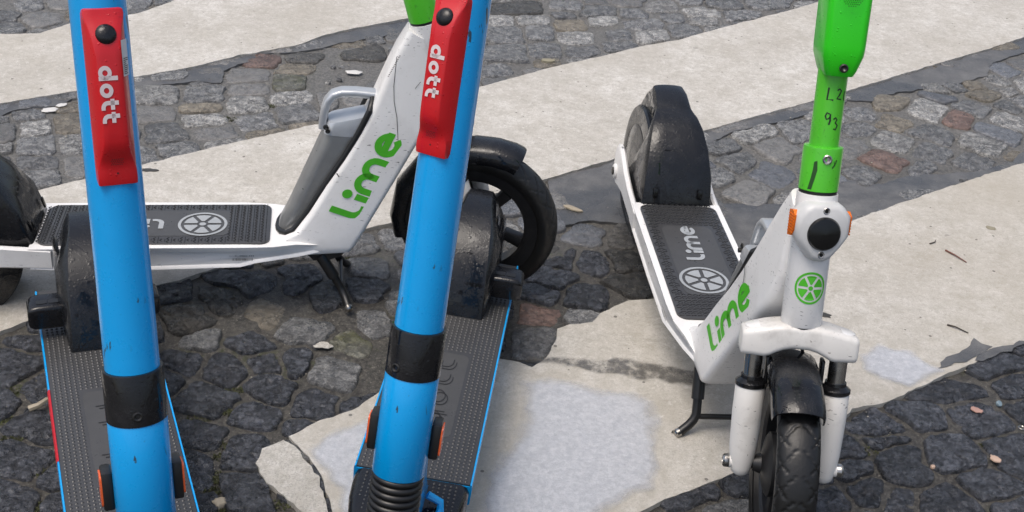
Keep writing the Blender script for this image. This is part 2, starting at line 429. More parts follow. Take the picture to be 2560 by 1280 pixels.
# ------------------------------------------------------------------ ground plan (metres)
STONES = '''
B -0.606 1.447 60 55 57 55 46 39 36 43 58 58 46 48 57 55 46 39 39 40 45 58
B -0.237 1.493 64 61 63 72 67 55 42 42 49 63 64 61 64 73 67 52 48 51 58 72
B -0.782 1.557 54 66 58 43 39 43 52 60 63 69 58 51 51 51 43 42 46 60 54 51
B -0.403 1.526 43 42 43 51 46 42 43 51 57 45 37 31 33 40 49 46 55 67 81 51
B -0.591 1.538 63 58 60 67 66 45 39 39 45 57 61 58 61 55 43 36 34 43 61 72
B 0.813 1.769 61 60 66 67 66 60 58 58 54 49 48 52 58 66 52 43 39 40 45 66
B 0.933 1.776 60 60 67 85 78 64 60 61 69 58 51 51 57 57 57 64 61 55 54 60
B -0.661 1.602 67 63 64 57 42 34 34 45 58 64 61 55 55 60 63 48 37 37 43 57
B -0.314 1.559 58 57 60 64 48 39 36 37 45 54 46 43 45 54 54 49 39 39 45 58
B 0.432 1.659 64 60 61 70 64 54 51 52 61 66 57 52 55 61 49 42 46 52 60 70
B -0.707 1.851 61 55 63 63 49 40 39 42 52 64 63 61 66 69 52 43 42 51 58 69
B -0.639 1.691 64 60 57 67 54 45 42 43 48 61 64 60 63 58 43 36 36 48 60 70
B 0.324 1.623 57 52 55 64 63 52 48 49 57 69 64 60 63 69 60 51 43 40 46 61
G 0.402 1.561 58 55 58 58 45 39 39 39 45 57 57 55 60 57 42 34 33 34 48 60
B -0.758 1.473 45 43 33 28 28 30 34 42 58 61 54 49 51 57 64 58 57 61 55 45
B 0.717 1.726 42 37 45 67 60 52 46 45 49 54 48 49 55 54 54 52 55 52 55 52
B 0.764 1.641 66 54 52 58 57 42 36 34 36 39 40 46 61 64 51 45 45 48 58 75
B -0.425 1.617 45 46 52 61 54 54 54 49 39 33 33 37 40 51 43 40 42 49 51 46
B -0.887 1.805 52 64 60 51 42 43 51 61 75 60 49 45 46 52 63 60 64 49 45 46
B 0.858 1.694 75 61 48 46 48 42 39 40 45 58 54 48 48 51 42 36 34 37 40 49
B 0.892 1.885 64 55 54 57 58 51 46 48 54 61 54 52 57 61 66 54 49 51 57 73
B -0.524 1.752 52 69 46 39 39 43 55 57 49 48 51 64 55 48 42 43 49 61 52 49
G 0.055 2.012 54 63 72 70 58 54 54 60 55 46 43 45 52 76 61 54 51 49 51 49
B -0.726 1.752 48 45 45 58 46 39 36 40 55 61 52 49 51 67 63 51 46 42 46 57
B -0.784 1.644 49 45 46 46 46 48 51 63 51 51 55 60 49 33 30 31 40 52 63 52
B 0.542 1.790 54 52 57 67 60 49 46 48 55 64 57 52 55 63 60 49 46 48 55 57
B -0.858 1.967 52 48 49 57 67 55 51 54 61 73 64 60 60 67 55 51 42 40 46 63
B -0.159 1.879 55 54 58 63 49 40 40 46 54 63 57 55 58 66 57 48 46 49 58 64
B 0.853 1.957 79 88 69 55 51 52 54 51 52 61 84 102 48 40 37 30 27 28 31 42
G -0.323 1.643 57 54 55 63 54 39 34 33 36 52 48 49 55 55 43 36 33 33 39 60
B -0.540 2.154 67 66 58 51 40 37 39 42 46 75 93 72 43 33 34 43 67 63 64 67
B -0.238 1.755 55 52 55 63 57 48 45 46 49 49 45 45 54 66 60 48 45 45 51 60
B -0.047 2.010 48 51 58 69 61 51 45 37 43 55 48 45 45 52 48 39 36 39 55 54
B -0.413 1.803 40 51 36 34 37 37 39 42 43 49 54 48 40 39 39 42 51 60 46 40
B 0.779 1.876 48 49 52 52 43 39 40 48 64 67 48 40 37 39 49 48 43 46 54 51
B -0.137 1.976 46 43 43 51 45 37 34 40 55 63 55 52 55 58 46 37 36 48 52 55
B 1.070 2.162 54 51 52 60 64 52 48 49 55 69 66 63 66 69 58 49 48 51 60 67
D -0.619 2.004 60 37 36 39 46 57 51 51 58 69 57 48 46 51 60 63 51 49 52 57
B -0.125 2.065 60 57 60 64 49 42 36 36 42 57 64 60 60 57 45 37 34 37 42 54
B -0.762 2.004 60 57 57 64 60 49 46 48 54 58 49 46 48 55 48 43 42 43 49 64
B -0.507 1.845 42 36 34 36 42 52 66 58 48 39 42 42 46 43 42 48 58 51 43 45
B -0.330 1.763 37 39 52 46 43 46 52 51 42 37 37 40 48 48 36 36 43 54 51 42
L -0.316 1.862 52 57 57 46 43 45 51 57 43 36 37 45 48 45 43 45 52 66 61 54
B 0.636 1.649 24 34 49 48 39 31 27 25 27 34 36 33 34 42 42 39 39 30 25 22
B -0.424 1.720 46 48 39 33 31 34 40 45 46 43 46 54 48 39 39 37 39 46 49 43
B -0.497 1.658 30 40 42 34 36 33 39 51 63 54 49 51 52 42 37 36 40 45 39 31
L -0.194 2.124 51 48 51 58 49 42 40 52 54 54 49 57 57 61 63 40 34 36 42 55
D 0.045 2.388 67 63 60 66 52 43 42 39 45 61 67 63 63 72 64 52 48 49 52 60
G -0.516 3.202 8 8 8 8 8 8 8 8 8 8 8 8 8 8 8 8 8 8 8 8
B 0.694 1.835 54 46 43 46 52 60 51 46 46 51 64 67 45 34 30 25 24 24 28 39
G -0.433 2.303 52 48 49 64 63 52 49 51 60 73 66 54 55 64 61 52 49 51 60 61
G -0.173 2.223 49 46 48 57 58 45 42 43 49 70 64 58 60 61 46 39 39 39 45 60
G -0.242 2.369 51 48 51 58 49 40 42 55 64 66 51 48 49 57 61 46 43 45 52 60
B -0.485 1.563 27 24 25 33 46 48 52 63 57 40 33 31 33 37 45 40 42 46 37 30
G -0.092 2.165 61 58 58 64 49 42 39 37 43 58 55 52 55 61 45 37 36 33 39 52
D -0.569 2.073 43 39 36 36 40 43 48 58 70 55 45 34 33 34 42 52 58 57 49 45
B -0.080 2.264 70 63 63 70 54 45 42 43 52 58 49 46 48 55 52 43 40 46 60 73
L -0.968 2.999 61 60 64 78 75 66 64 69 84 70 60 58 66 67 57 51 49 54 66 72
B -0.145 2.403 55 52 54 63 54 46 40 40 48 55 48 45 46 55 63 46 39 40 46 60
L -0.390 1.987 52 66 61 49 43 43 48 55 49 46 48 61 52 46 43 40 42 67 51 48
D 0.388 2.339 57 52 54 61 49 42 39 39 46 61 61 58 60 57 43 36 36 46 52 67
B 0.974 2.060 64 87 66 61 58 48 39 36 37 43 57 72 67 67 40 30 25 24 25 33
G -0.886 2.797 60 55 45 46 61 54 51 52 60 64 52 48 49 64 76 61 57 58 67 73
G 0.367 2.248 61 57 58 52 42 34 33 42 58 54 49 54 58 66 66 54 49 51 58 67
B -0.431 2.181 43 45 46 52 61 55 54 55 60 60 36 31 37 52 67 72 52 36 36 40
G 0.402 2.444 61 55 57 55 48 42 39 39 45 55 46 43 45 52 57 48 46 43 48 61
B -0.701 1.935 55 51 51 55 58 37 34 36 42 51 45 43 48 49 36 30 28 30 37 63
B -1.125 2.384 63 60 61 70 69 58 51 43 48 61 55 51 54 63 66 55 52 55 66 73
G 0.490 2.384 58 55 57 67 64 52 45 39 45 57 54 49 51 58 60 51 48 49 58 67
B 0.689 1.627 21 24 33 45 39 39 31 27 25 24 24 28 46 52 49 45 34 27 22 21
B 0.157 2.191 51 55 63 60 52 51 48 46 42 42 37 43 58 45 40 40 46 58 60 52
S -0.935 2.895 51 48 49 57 57 49 48 52 64 60 51 55 63 73 64 52 48 49 57 60
G -0.679 2.898 49 46 49 58 69 55 49 51 57 69 63 52 51 60 61 48 45 46 54 63
B -0.814 1.743 30 27 28 34 51 66 52 42 39 39 39 31 27 27 31 36 40 46 48 36
B 0.572 1.623 27 25 25 30 34 31 33 36 34 37 39 42 52 52 36 30 28 30 34 31
L -0.041 2.450 52 48 49 57 48 39 39 42 48 60 55 52 54 61 57 49 40 42 48 61
B -0.793 1.909 43 43 46 54 42 31 30 31 36 46 51 49 51 60 54 45 39 34 39 48
B 0.996 2.002 43 52 64 55 42 33 28 27 28 34 46 52 55 63 48 39 39 43 42 40
G -0.589 2.961 67 63 55 69 72 58 54 54 61 67 52 49 52 61 70 52 48 48 54 63
G -0.336 2.330 46 43 45 51 54 49 46 46 52 52 46 43 45 51 60 49 46 46 52 54
B 0.335 2.503 57 52 54 55 42 36 33 42 55 66 57 54 57 67 58 46 33 33 37 49
B 0.635 2.838 64 64 63 60 60 73 70 45 43 48 58 70 61 60 64 78 73 61 58 60
B -0.587 1.857 31 33 37 37 34 34 34 48 58 63 52 37 28 27 27 31 40 46 36 31
R 0.060 2.109 45 52 57 37 36 37 45 57 46 37 36 36 51 43 37 34 34 39 52 46
G -0.070 3.499 64 66 75 97 82 72 69 69 75 81 75 76 82 96 73 63 67 82 93 70
D 0.261 2.261 45 43 49 49 45 40 33 31 52 55 70 55 51 49 52 63 64 55 52 46
L 1.244 3.121 73 61 55 55 61 73 78 72 61 57 67 67 61 61 66 81 78 63 60 63
S 0.673 2.987 70 63 51 54 70 64 54 49 51 58 69 63 61 66 76 90 73 52 46 54
L -0.218 2.467 55 51 51 57 63 52 51 54 63 72 64 60 64 60 46 39 37 37 43 58
L -0.723 2.997 57 49 52 63 61 52 51 54 64 61 54 57 60 67 69 55 51 51 57 64
R 0.946 2.971 70 61 54 52 57 69 63 55 55 60 69 61 54 52 57 70 79 63 55 60
B 0.059 2.487 57 55 58 67 58 49 43 40 46 60 52 48 49 57 48 40 37 43 55 61
B 0.887 1.635 42 46 48 48 31 24 21 22 27 39 48 45 39 30 22 19 18 19 22 31
S 0.566 2.717 49 72 66 61 63 70 61 54 52 57 69 76 64 61 64 73 63 55 48 43
S 0.790 2.589 63 58 61 70 61 51 46 48 55 70 51 46 48 54 58 51 46 48 55 67
G -1.129 2.579 57 52 55 57 40 36 34 37 45 57 46 42 52 64 43 36 34 37 43 60
S -0.117 2.513 51 46 46 52 60 51 48 49 57 70 57 51 51 57 51 42 37 37 42 55
L -0.813 2.885 64 60 60 61 45 37 34 36 43 58 57 52 52 60 48 39 36 37 43 60
G -1.160 2.663 48 45 46 54 69 57 51 51 61 54 46 43 45 55 54 46 45 49 60 58
B -0.366 2.127 36 34 36 40 55 58 43 37 40 39 39 39 40 45 58 69 57 49 48 45
T -0.478 2.044 40 43 45 40 40 45 54 49 45 39 39 42 39 37 40 49 64 55 46 42
D -0.055 3.886 91 94 108 108 79 60 57 58 69 96 91 94 108 90 64 58 54 57 67 90
G -0.848 3.036 51 48 54 70 67 54 51 52 70 64 57 54 58 67 55 48 46 49 61 61
G 0.346 2.590 49 46 49 57 55 46 49 55 64 73 64 58 58 54 45 39 36 40 43 55
S -0.762 2.816 60 48 48 55 46 39 36 37 43 58 60 55 57 61 54 42 39 39 43 55
G 0.809 4.157 69 91 105 108 90 76 72 76 90 94 88 93 108 108 93 72 64 66 72 70
B -0.860 1.700 30 30 27 25 28 34 37 45 58 48 39 34 28 30 39 60 49 37 33 30
B -0.678 2.087 45 42 49 58 55 48 45 48 55 60 52 48 46 52 55 43 39 40 45 54
B 0.089 2.258 57 61 45 36 34 36 40 45 49 52 63 66 42 37 36 39 48 43 39 43
B -0.020 2.546 55 52 54 61 48 39 37 39 61 63 51 46 46 54 48 39 39 37 43 57
B -0.025 2.116 37 39 45 54 54 31 27 28 31 43 46 43 46 54 45 37 39 43 42 42
G -0.074 3.649 52 54 61 81 76 64 61 64 75 69 66 67 70 87 82 72 69 73 79 57
L -0.544 3.180 8 8 8 8 8 8 8 8 8 8 8 8 8 8 8 8 8 8 8 8
B -0.443 1.877 28 25 25 28 37 31 28 28 31 34 33 28 27 28 36 31 28 31 42 37
G 0.553 2.890 49 54 58 67 60 46 40 39 42 51 61 52 48 49 61 75 51 45 43 46
B 0.162 2.450 39 49 58 55 54 58 58 51 43 40 49 64 61 55 49 46 55 52 46 40
B -0.010 2.639 64 61 61 67 64 54 51 54 63 69 63 60 66 63 48 40 37 39 42 55
B -0.381 1.884 21 22 25 37 49 52 51 49 43 34 27 24 24 27 40 49 42 30 25 22
B -0.290 2.157 39 49 48 39 34 33 36 43 64 49 40 39 40 45 51 48 48 49 45 36
B 0.542 1.683 39 36 42 48 49 42 39 40 46 49 45 42 43 51 45 25 22 24 33 46
B 0.174 2.334 39 40 40 42 49 55 58 39 33 30 31 37 37 43 49 55 60 54 48 42
S -1.435 3.482 49 46 49 58 63 57 67 63 63 64 64 67 66 66 76 87 76 60 60 67
S 0.433 2.542 58 55 58 55 45 37 34 37 37 49 48 45 46 52 43 39 46 49 55 64
G -0.832 2.704 61 55 57 58 52 43 40 42 48 60 46 42 42 48 49 51 46 48 54 66
L 0.996 3.089 58 73 66 60 61 70 66 54 52 57 63 69 64 60 61 69 66 54 49 51
G 1.008 2.760 63 60 61 70 64 55 52 55 66 72 63 60 61 70 64 55 52 55 64 72
B -0.458 1.490 24 24 25 30 31 27 27 30 36 36 31 30 31 36 33 28 28 30 28 28
M -0.291 1.963 40 34 24 24 28 42 48 43 42 42 46 46 42 37 36 40 49 55 46 42
S 0.442 2.628 60 57 61 70 63 48 40 42 49 60 51 48 49 57 45 37 34 39 61 67
G 0.373 2.696 61 58 61 61 48 45 46 49 58 72 64 58 58 60 46 40 37 39 46 60
B 0.624 1.703 34 39 43 33 30 30 27 27 28 39 40 40 40 40 27 19 16 16 16 19
G 0.333 2.936 64 60 63 72 63 54 51 54 64 76 66 60 61 69 66 55 51 54 61 72
B -0.647 1.773 34 31 31 36 40 36 34 34 37 36 28 27 28 31 36 30 28 30 34 42
L 1.148 3.326 54 72 70 67 73 84 69 55 51 52 58 76 69 69 76 91 60 49 46 48
S -0.763 3.184 58 60 64 64 54 51 52 58 73 64 57 64 70 75 54 48 46 49 60 67
B 0.763 2.848 60 54 55 61 46 39 36 40 58 64 54 58 63 70 61 52 48 49 58 70
B -0.480 1.928 51 43 37 36 37 43 42 40 43 51 51 42 33 31 30 27 25 25 28 34
D 0.248 2.448 37 36 37 45 63 76 57 42 33 34 36 39 46 54 52 48 45 39 37 43
G 0.051 3.551 48 49 58 70 76 67 67 72 69 57 52 54 61 79 78 66 63 75 61 51
B 1.307 3.209 75 57 49 45 46 52 69 67 63 60 54 48 43 43 48 61 91 78 73 75
L -0.621 3.058 60 58 63 66 48 40 39 40 48 54 58 57 60 64 54 43 40 40 45 58
G 1.091 3.040 58 67 60 57 60 72 61 51 46 48 55 70 66 55 57 63 66 46 45 49
L 0.624 3.064 48 67 75 90 70 49 30 28 31 40 66 75 67 78 58 40 33 30 31 36
D 0.249 2.351 40 36 36 40 45 39 37 49 58 39 30 30 34 46 51 48 39 42 48 51
G -0.298 2.232 43 45 49 55 48 43 43 49 58 55 45 42 43 39 34 33 36 43 54 48
D -0.475 3.398 64 64 69 84 90 61 51 46 46 52 67 70 72 70 51 49 51 55 66 70
M -0.644 3.159 43 43 49 60 55 49 49 54 66 52 45 48 51 61 66 57 54 57 60 48
S 0.124 2.769 58 57 61 70 58 49 46 48 57 70 64 58 57 63 60 49 46 48 55 63
L -1.079 2.690 39 36 37 51 67 61 58 60 58 40 34 31 33 37 49 60 54 54 55 46
G -1.090 2.509 46 43 43 49 42 36 34 36 43 57 52 45 42 45 49 46 45 48 57 54
G -0.259 2.033 34 33 37 40 49 52 55 61 51 39 34 33 33 34 42 49 52 51 48 37
B 0.992 1.912 42 39 42 46 46 40 36 36 43 46 39 36 36 40 52 54 45 43 45 48
G 1.191 3.000 51 66 57 54 58 64 54 48 46 49 61 67 57 54 57 66 60 51 49 49
B 0.064 2.186 43 43 34 31 30 33 40 49 49 51 58 52 36 30 28 31 37 45 43 40
S -0.744 3.091 61 57 60 61 46 40 39 42 51 60 52 54 61 60 45 37 36 39 46 60
S 0.776 2.938 63 58 61 69 55 46 43 46 48 57 61 60 60 58 45 37 34 37 52 66
G 0.741 3.100 45 48 58 82 87 72 67 70 66 51 45 45 49 58 76 63 48 48 45 45
B 0.324 2.400 36 34 36 40 46 40 37 39 39 45 46 43 43 48 54 34 31 33 37 43
S -1.032 2.583 24 22 30 40 54 60 54 54 55 39 31 30 31 34 48 55 61 63 39 28
L 1.372 3.300 42 57 57 48 48 63 63 52 49 51 58 60 54 55 60 72 84 70 52 43
B 0.062 1.925 42 39 39 40 27 24 22 25 31 42 42 39 39 43 42 36 34 36 43 48
D -0.958 2.573 52 48 49 55 52 43 40 42 45 43 37 34 37 43 51 43 40 42 48 58
S -0.331 3.219 63 58 60 58 46 39 37 51 60 69 52 48 51 61 54 45 43 45 52 69
B -0.686 1.452 19 18 19 24 39 40 33 28 22 21 21 19 21 30 36 39 36 33 27 25
L -0.363 3.024 63 60 61 55 45 36 34 43 49 63 49 46 46 54 61 52 49 52 63 72
G -0.044 1.940 42 39 39 34 27 22 21 21 24 36 37 39 39 43 42 36 34 37 45 46
L -0.344 3.115 48 43 45 51 54 45 42 46 55 58 49 46 48 57 45 36 34 48 61 58
B 0.711 2.544 39 36 37 42 45 46 43 45 51 60 54 49 51 57 54 45 43 45 52 51
G 1.128 3.156 52 55 51 52 60 72 67 63 63 69 78 63 51 46 49 58 72 58 48 51
G -0.979 3.146 60 57 58 66 60 51 48 51 60 70 46 45 46 55 60 51 48 51 60 63
G -1.188 2.979 63 58 61 69 60 51 48 49 57 69 63 58 49 49 55 52 46 46 54 66
S 0.551 3.111 61 63 66 73 66 52 49 49 57 70 67 63 66 72 61 40 37 37 42 54
S -0.252 3.148 52 49 51 58 60 48 40 42 49 57 48 43 45 49 57 51 46 48 55 67
G 0.870 2.874 52 54 49 51 58 60 49 45 48 54 49 45 45 52 66 75 57 48 45 46
L 0.841 3.216 60 57 58 64 60 49 40 40 48 63 66 60 60 67 61 51 42 39 43 57
R -0.747 3.293 52 51 55 61 48 45 55 63 58 52 51 51 60 61 51 48 49 61 54 46
G -0.577 1.929 36 37 45 49 43 33 28 27 28 33 34 42 39 34 28 27 31 37 42 42
B -0.983 2.772 43 40 42 46 48 40 33 33 37 49 52 49 52 49 39 31 30 31 48 51
T -1.124 2.800 42 39 40 46 63 60 57 57 61 48 39 36 36 42 55 55 52 54 60 51
L 0.560 3.997 64 67 64 45 52 55 52 57 67 70 67 58 66 72 54 46 45 49 73 70
G 0.528 2.962 40 52 52 61 70 54 45 43 46 52 51 51 57 55 42 31 27 25 28 34
S 0.884 3.042 40 43 45 63 48 46 52 55 54 46 45 46 55 78 97 45 34 31 30 33
S 0.072 2.591 52 49 52 60 55 46 34 31 36 46 43 40 42 49 48 40 39 43 52 58
G 0.360 3.836 64 72 72 84 54 46 45 48 58 72 67 70 79 64 58 51 49 52 63 67
G 1.291 3.364 52 64 57 54 57 64 58 51 55 67 69 54 46 45 49 81 55 46 43 45
T -0.838 2.948 55 60 60 51 37 33 31 33 40 48 57 52 54 42 30 25 24 24 28 39
G 0.918 3.158 49 49 51 55 43 37 37 37 42 54 58 55 58 66 64 52 49 43 42 45
L 0.138 3.670 61 63 73 82 61 54 52 55 69 58 54 55 63 64 64 55 52 55 64 64
G 0.024 3.687 49 51 58 76 67 58 55 58 51 42 39 40 46 61 67 63 63 69 64 52
S 0.759 3.280 64 58 60 66 60 51 48 49 58 70 51 45 46 52 55 51 40 40 46 63
S -0.860 3.274 52 54 60 69 63 51 48 49 55 70 64 58 58 61 49 40 39 46 58 57
R 1.225 3.278 42 51 55 55 58 66 48 39 36 37 43 57 67 64 67 72 57 39 36 36
B 0.116 2.340 18 21 28 51 54 28 22 21 22 25 34 51 54 43 40 42 48 24 19 18
S -0.439 3.093 45 42 42 51 49 46 43 46 51 60 54 52 54 61 58 49 42 43 48 52
L 0.382 3.733 57 54 64 79 55 48 46 49 58 57 52 55 67 81 67 46 42 43 49 60
G 0.161 3.566 60 58 67 82 54 46 43 46 54 55 52 54 63 78 63 52 48 49 45 51
B 0.900 2.688 51 49 52 60 49 42 39 40 46 57 52 49 51 57 52 42 39 39 45 54
G -0.309 3.314 51 46 48 57 46 37 36 37 43 58 66 61 64 58 45 37 37 48 52 58
G 0.217 3.927 60 61 78 75 57 51 51 55 55 48 45 58 78 90 55 48 46 49 60 63
G -0.891 2.666 24 21 21 24 30 45 52 57 52 42 42 39 42 46 61 76 63 54 52 30
L -1.195 2.760 39 36 36 42 54 48 43 45 49 49 40 37 37 43 54 48 43 43 48 46
L -0.158 3.197 57 45 43 52 48 40 37 37 49 61 49 46 48 54 57 48 45 48 55 63
B -0.882 1.876 40 36 36 37 33 27 27 31 36 46 52 34 19 15 16 18 21 24 31 37
T -0.647 3.248 55 58 66 55 45 40 42 48 51 49 45 58 64 46 36 31 31 34 48 49
B -0.710 1.516 31 28 28 25 30 43 36 25 22 21 22 25 25 21 21 22 27 24 25 31
L -1.377 3.348 66 63 63 55 40 36 40 51 61 67 61 63 64 72 61 52 49 51 60 72
G 0.407 2.794 46 46 40 42 45 46 43 45 52 61 57 52 54 51 42 36 39 46 52 52
G 0.150 2.115 46 46 36 28 25 25 28 36 37 33 34 39 40 43 37 37 40 46 49 46
T 1.050 3.356 46 60 79 66 55 52 55 58 55 52 54 61 76 81 58 49 46 40 40 40
T -0.542 3.489 57 51 52 57 42 34 33 43 61 69 55 52 55 64 64 54 49 52 57 69
G -1.215 3.671 42 42 46 58 82 72 70 49 42 46 54 51 51 58 73 69 64 66 48 46
G -0.211 3.345 61 60 64 61 45 37 36 40 57 58 51 46 48 55 52 45 42 42 48 66
T -0.637 2.834 54 51 51 54 27 22 21 22 25 34 52 57 55 63 64 46 37 36 37 42
B 0.627 1.759 33 31 31 31 37 45 48 37 27 24 27 39 48 28 18 16 19 24 28 33
G 0.489 3.812 57 55 60 46 54 58 55 58 64 60 57 49 57 79 78 63 57 57 64 63
B -1.328 2.866 39 37 39 46 60 51 48 48 55 60 37 34 36 42 43 49 42 40 40 45
G -0.201 3.437 58 57 58 67 66 40 37 39 45 57 60 57 58 60 49 40 37 40 61 66
G 0.943 3.258 46 49 51 60 63 58 61 70 70 55 46 43 45 52 54 42 43 48 48 46
S 0.315 4.050 52 70 85 84 67 58 54 49 58 66 55 55 67 67 66 58 58 63 61 54
S -0.405 3.587 40 37 42 52 79 82 69 63 61 49 43 43 42 46 67 73 73 73 54 45
G -0.359 3.462 52 49 52 61 58 48 45 46 54 60 55 54 57 66 51 42 40 42 51 60
G -0.643 3.448 49 46 49 58 57 49 46 49 57 69 61 49 51 58 60 49 46 48 55 58
G -0.091 3.373 51 51 57 64 55 48 46 49 54 52 49 51 60 78 73 58 54 54 60 57
B -0.567 2.222 28 27 27 31 33 39 37 39 45 49 45 43 46 40 30 25 22 25 34 34
S 0.049 3.359 57 52 55 63 49 40 40 51 60 67 58 54 54 61 58 49 48 51 61 67
L 0.439 3.027 57 52 55 63 60 49 46 48 54 63 57 54 54 61 60 49 46 48 54 63
L 0.426 4.020 58 61 67 79 67 58 55 58 57 54 52 63 64 72 67 51 49 52 61 61
G 0.693 4.001 61 75 90 63 58 48 45 48 55 64 60 61 73 93 57 46 42 43 55 57
B -0.593 1.800 24 19 18 16 16 19 25 42 46 25 21 19 19 21 27 46 39 28 24 24
D -0.513 2.246 33 31 31 37 42 39 36 37 37 30 24 22 24 27 31 36 36 33 36 42
S 0.970 3.442 67 63 64 70 63 52 48 51 58 67 63 57 52 61 60 52 49 48 49 69
S -0.987 2.700 45 43 45 43 34 28 25 27 36 54 46 43 45 51 49 42 39 40 46 49
G 0.639 4.088 72 72 78 85 54 45 42 45 54 58 57 61 60 40 46 46 45 46 54 72
T -0.523 3.576 64 58 58 64 58 49 46 48 57 70 63 58 60 57 43 37 34 42 48 64
G -0.547 3.287 8 8 8 8 8 8 8 8 8 8 8 8 8 8 8 8 8 8 8 8
G -0.261 3.501 63 57 55 54 45 37 34 37 57 57 48 45 48 57 61 37 34 36 42 55
S -1.041 2.905 42 40 40 42 45 42 39 40 46 58 54 49 49 54 43 34 31 33 40 48
T -0.257 3.589 55 60 61 58 60 40 37 39 45 60 64 60 61 57 46 39 36 39 63 61
S -0.528 3.057 34 33 34 42 64 61 60 57 33 25 22 21 24 25 39 63 70 58 46 37
L -1.060 3.105 39 36 39 45 48 48 45 46 52 63 58 52 52 58 60 49 45 45 51 46
B -1.250 2.897 43 46 39 43 45 43 40 40 45 42 37 36 37 45 37 28 25 25 31 49
L -1.266 3.477 63 60 57 58 61 54 39 37 43 58 66 57 57 63 64 54 51 52 61 69
T -1.344 3.532 64 61 63 58 42 34 34 45 43 52 46 45 48 55 55 48 36 34 40 54
L -0.097 2.343 45 42 45 48 31 25 24 24 28 36 40 43 45 46 37 31 30 30 36 43
G 0.533 4.112 40 57 69 82 69 60 57 61 67 64 61 54 52 72 66 57 55 55 48 40
G -1.506 3.375 55 52 51 52 57 49 45 45 49 52 43 40 42 49 57 60 54 54 61 61
G -1.036 2.829 49 48 51 52 43 34 31 33 40 55 49 45 46 54 54 36 31 33 37 46
T 1.025 3.213 57 66 60 55 57 64 61 45 36 37 46 60 61 51 51 54 52 42 42 46
L -0.098 3.763 45 46 51 66 52 43 40 43 61 49 46 55 63 73 57 48 46 48 55 49
D -0.640 3.336 48 63 69 55 45 40 42 39 42 58 54 52 57 48 39 36 36 42 52 46
G -1.121 3.709 64 61 64 61 46 39 36 37 55 54 49 49 55 67 51 43 48 54 64 73
S -0.320 3.652 67 63 64 64 49 42 39 45 61 55 49 49 55 67 66 39 34 36 43 58
S -1.321 3.625 60 55 55 58 45 37 34 40 60 73 66 60 63 57 45 37 36 43 58 70
B -0.210 2.295 42 39 37 40 36 30 27 28 33 42 42 37 39 43 39 31 30 31 36 45
G -1.247 2.828 54 49 49 45 37 30 27 27 30 34 36 30 31 34 39 36 31 31 34 45
L 0.004 3.794 57 61 67 76 52 43 42 43 51 55 51 51 57 67 51 43 42 45 52 60
G 0.495 2.802 42 40 40 45 54 37 33 33 36 37 33 31 34 61 70 57 48 43 45 46
B 0.701 1.794 36 54 25 12 9 8 8 8 9 12 46 42 40 33 19 15 12 12 13 18
G -0.212 3.788 55 57 61 70 64 54 49 52 60 58 48 46 48 57 64 54 49 51 60 61
S 1.569 3.753 54 49 52 60 61 52 48 51 58 70 61 55 55 60 58 51 42 37 43 57
G 0.116 3.958 46 54 55 64 57 49 46 49 58 66 63 66 73 61 51 48 49 55 55 49
L 0.609 3.826 63 60 61 69 64 46 42 43 51 63 57 57 61 70 67 57 52 55 64 72
S -1.307 3.719 54 55 58 58 45 37 39 49 58 66 58 55 60 61 48 40 37 43 48 54
G -0.524 3.294 8 8 8 8 8 8 8 8 8 8 8 8 8 8 8 8 8 8 8 8
S -0.306 3.750 48 45 48 55 58 49 48 49 58 69 61 58 61 63 49 42 39 43 55 54
T 0.125 3.775 57 52 60 75 58 49 46 48 61 57 54 52 57 69 54 46 45 49 58 61
G -1.542 3.467 31 34 42 51 49 52 52 57 66 55 46 43 45 54 60 51 46 46 51 36
S -1.254 2.719 25 24 24 28 37 57 54 54 48 33 28 25 27 30 40 52 52 49 39 31
T 1.330 3.064 51 58 55 48 43 42 39 34 33 34 42 54 51 40 40 51 51 43 42 43
S -1.432 3.597 46 43 45 54 66 63 52 52 55 49 39 34 36 39 45 48 48 51 55 55
T 1.521 3.911 64 61 63 69 60 51 49 51 61 69 61 61 66 75 61 52 49 51 58 72
B 1.475 3.695 55 48 48 54 67 63 52 48 49 55 54 51 48 48 61 66 52 48 48 54
G 1.046 4.253 55 51 52 60 58 49 39 40 46 63 69 64 66 76 70 60 55 58 67 79
L 0.552 3.900 54 57 69 60 45 39 37 40 46 46 43 46 45 27 37 39 37 39 46 55
S -0.086 3.261 52 52 55 64 57 46 42 43 48 46 40 37 39 45 48 46 43 45 54 58
G 1.462 3.448 52 48 51 51 54 42 37 36 39 54 40 37 37 40 52 58 49 48 48 51
G -1.510 3.573 42 37 37 42 55 52 51 55 67 66 51 46 45 49 51 52 52 46 46 51
G 0.283 3.729 36 37 43 55 46 49 46 49 55 51 48 49 57 69 57 49 46 49 45 39
L 0.939 4.136 70 64 67 69 52 45 42 49 51 54 52 60 54 58 60 54 51 52 60 73
G 0.335 3.928 49 52 46 57 60 52 49 52 58 52 49 51 60 66 49 43 42 45 52 52
G 1.033 2.937 42 54 54 51 52 46 27 22 22 24 30 40 48 55 63 52 39 33 33 34
L 1.509 3.582 42 42 45 57 73 61 49 46 39 30 28 36 43 55 76 66 49 43 42 45
G -0.348 3.377 52 49 51 55 43 36 34 36 40 57 52 49 49 49 36 30 28 30 34 46
L -0.730 2.761 54 51 52 31 19 16 15 15 16 21 33 51 52 58 51 37 33 31 33 40
G 0.465 3.925 34 36 40 54 55 46 45 48 55 52 49 48 49 60 54 49 49 49 43 36
T 0.026 4.052 54 51 52 58 42 36 40 49 58 73 70 64 66 72 61 51 48 49 58 61
G 0.275 3.626 57 63 63 60 45 39 37 40 51 61 51 52 60 69 48 40 37 37 42 51
S -0.720 3.387 40 34 36 43 48 42 39 40 48 55 49 46 48 46 40 36 33 30 34 48
S 0.254 3.526 54 49 51 57 49 40 37 39 37 43 48 49 51 58 54 45 42 43 49 58
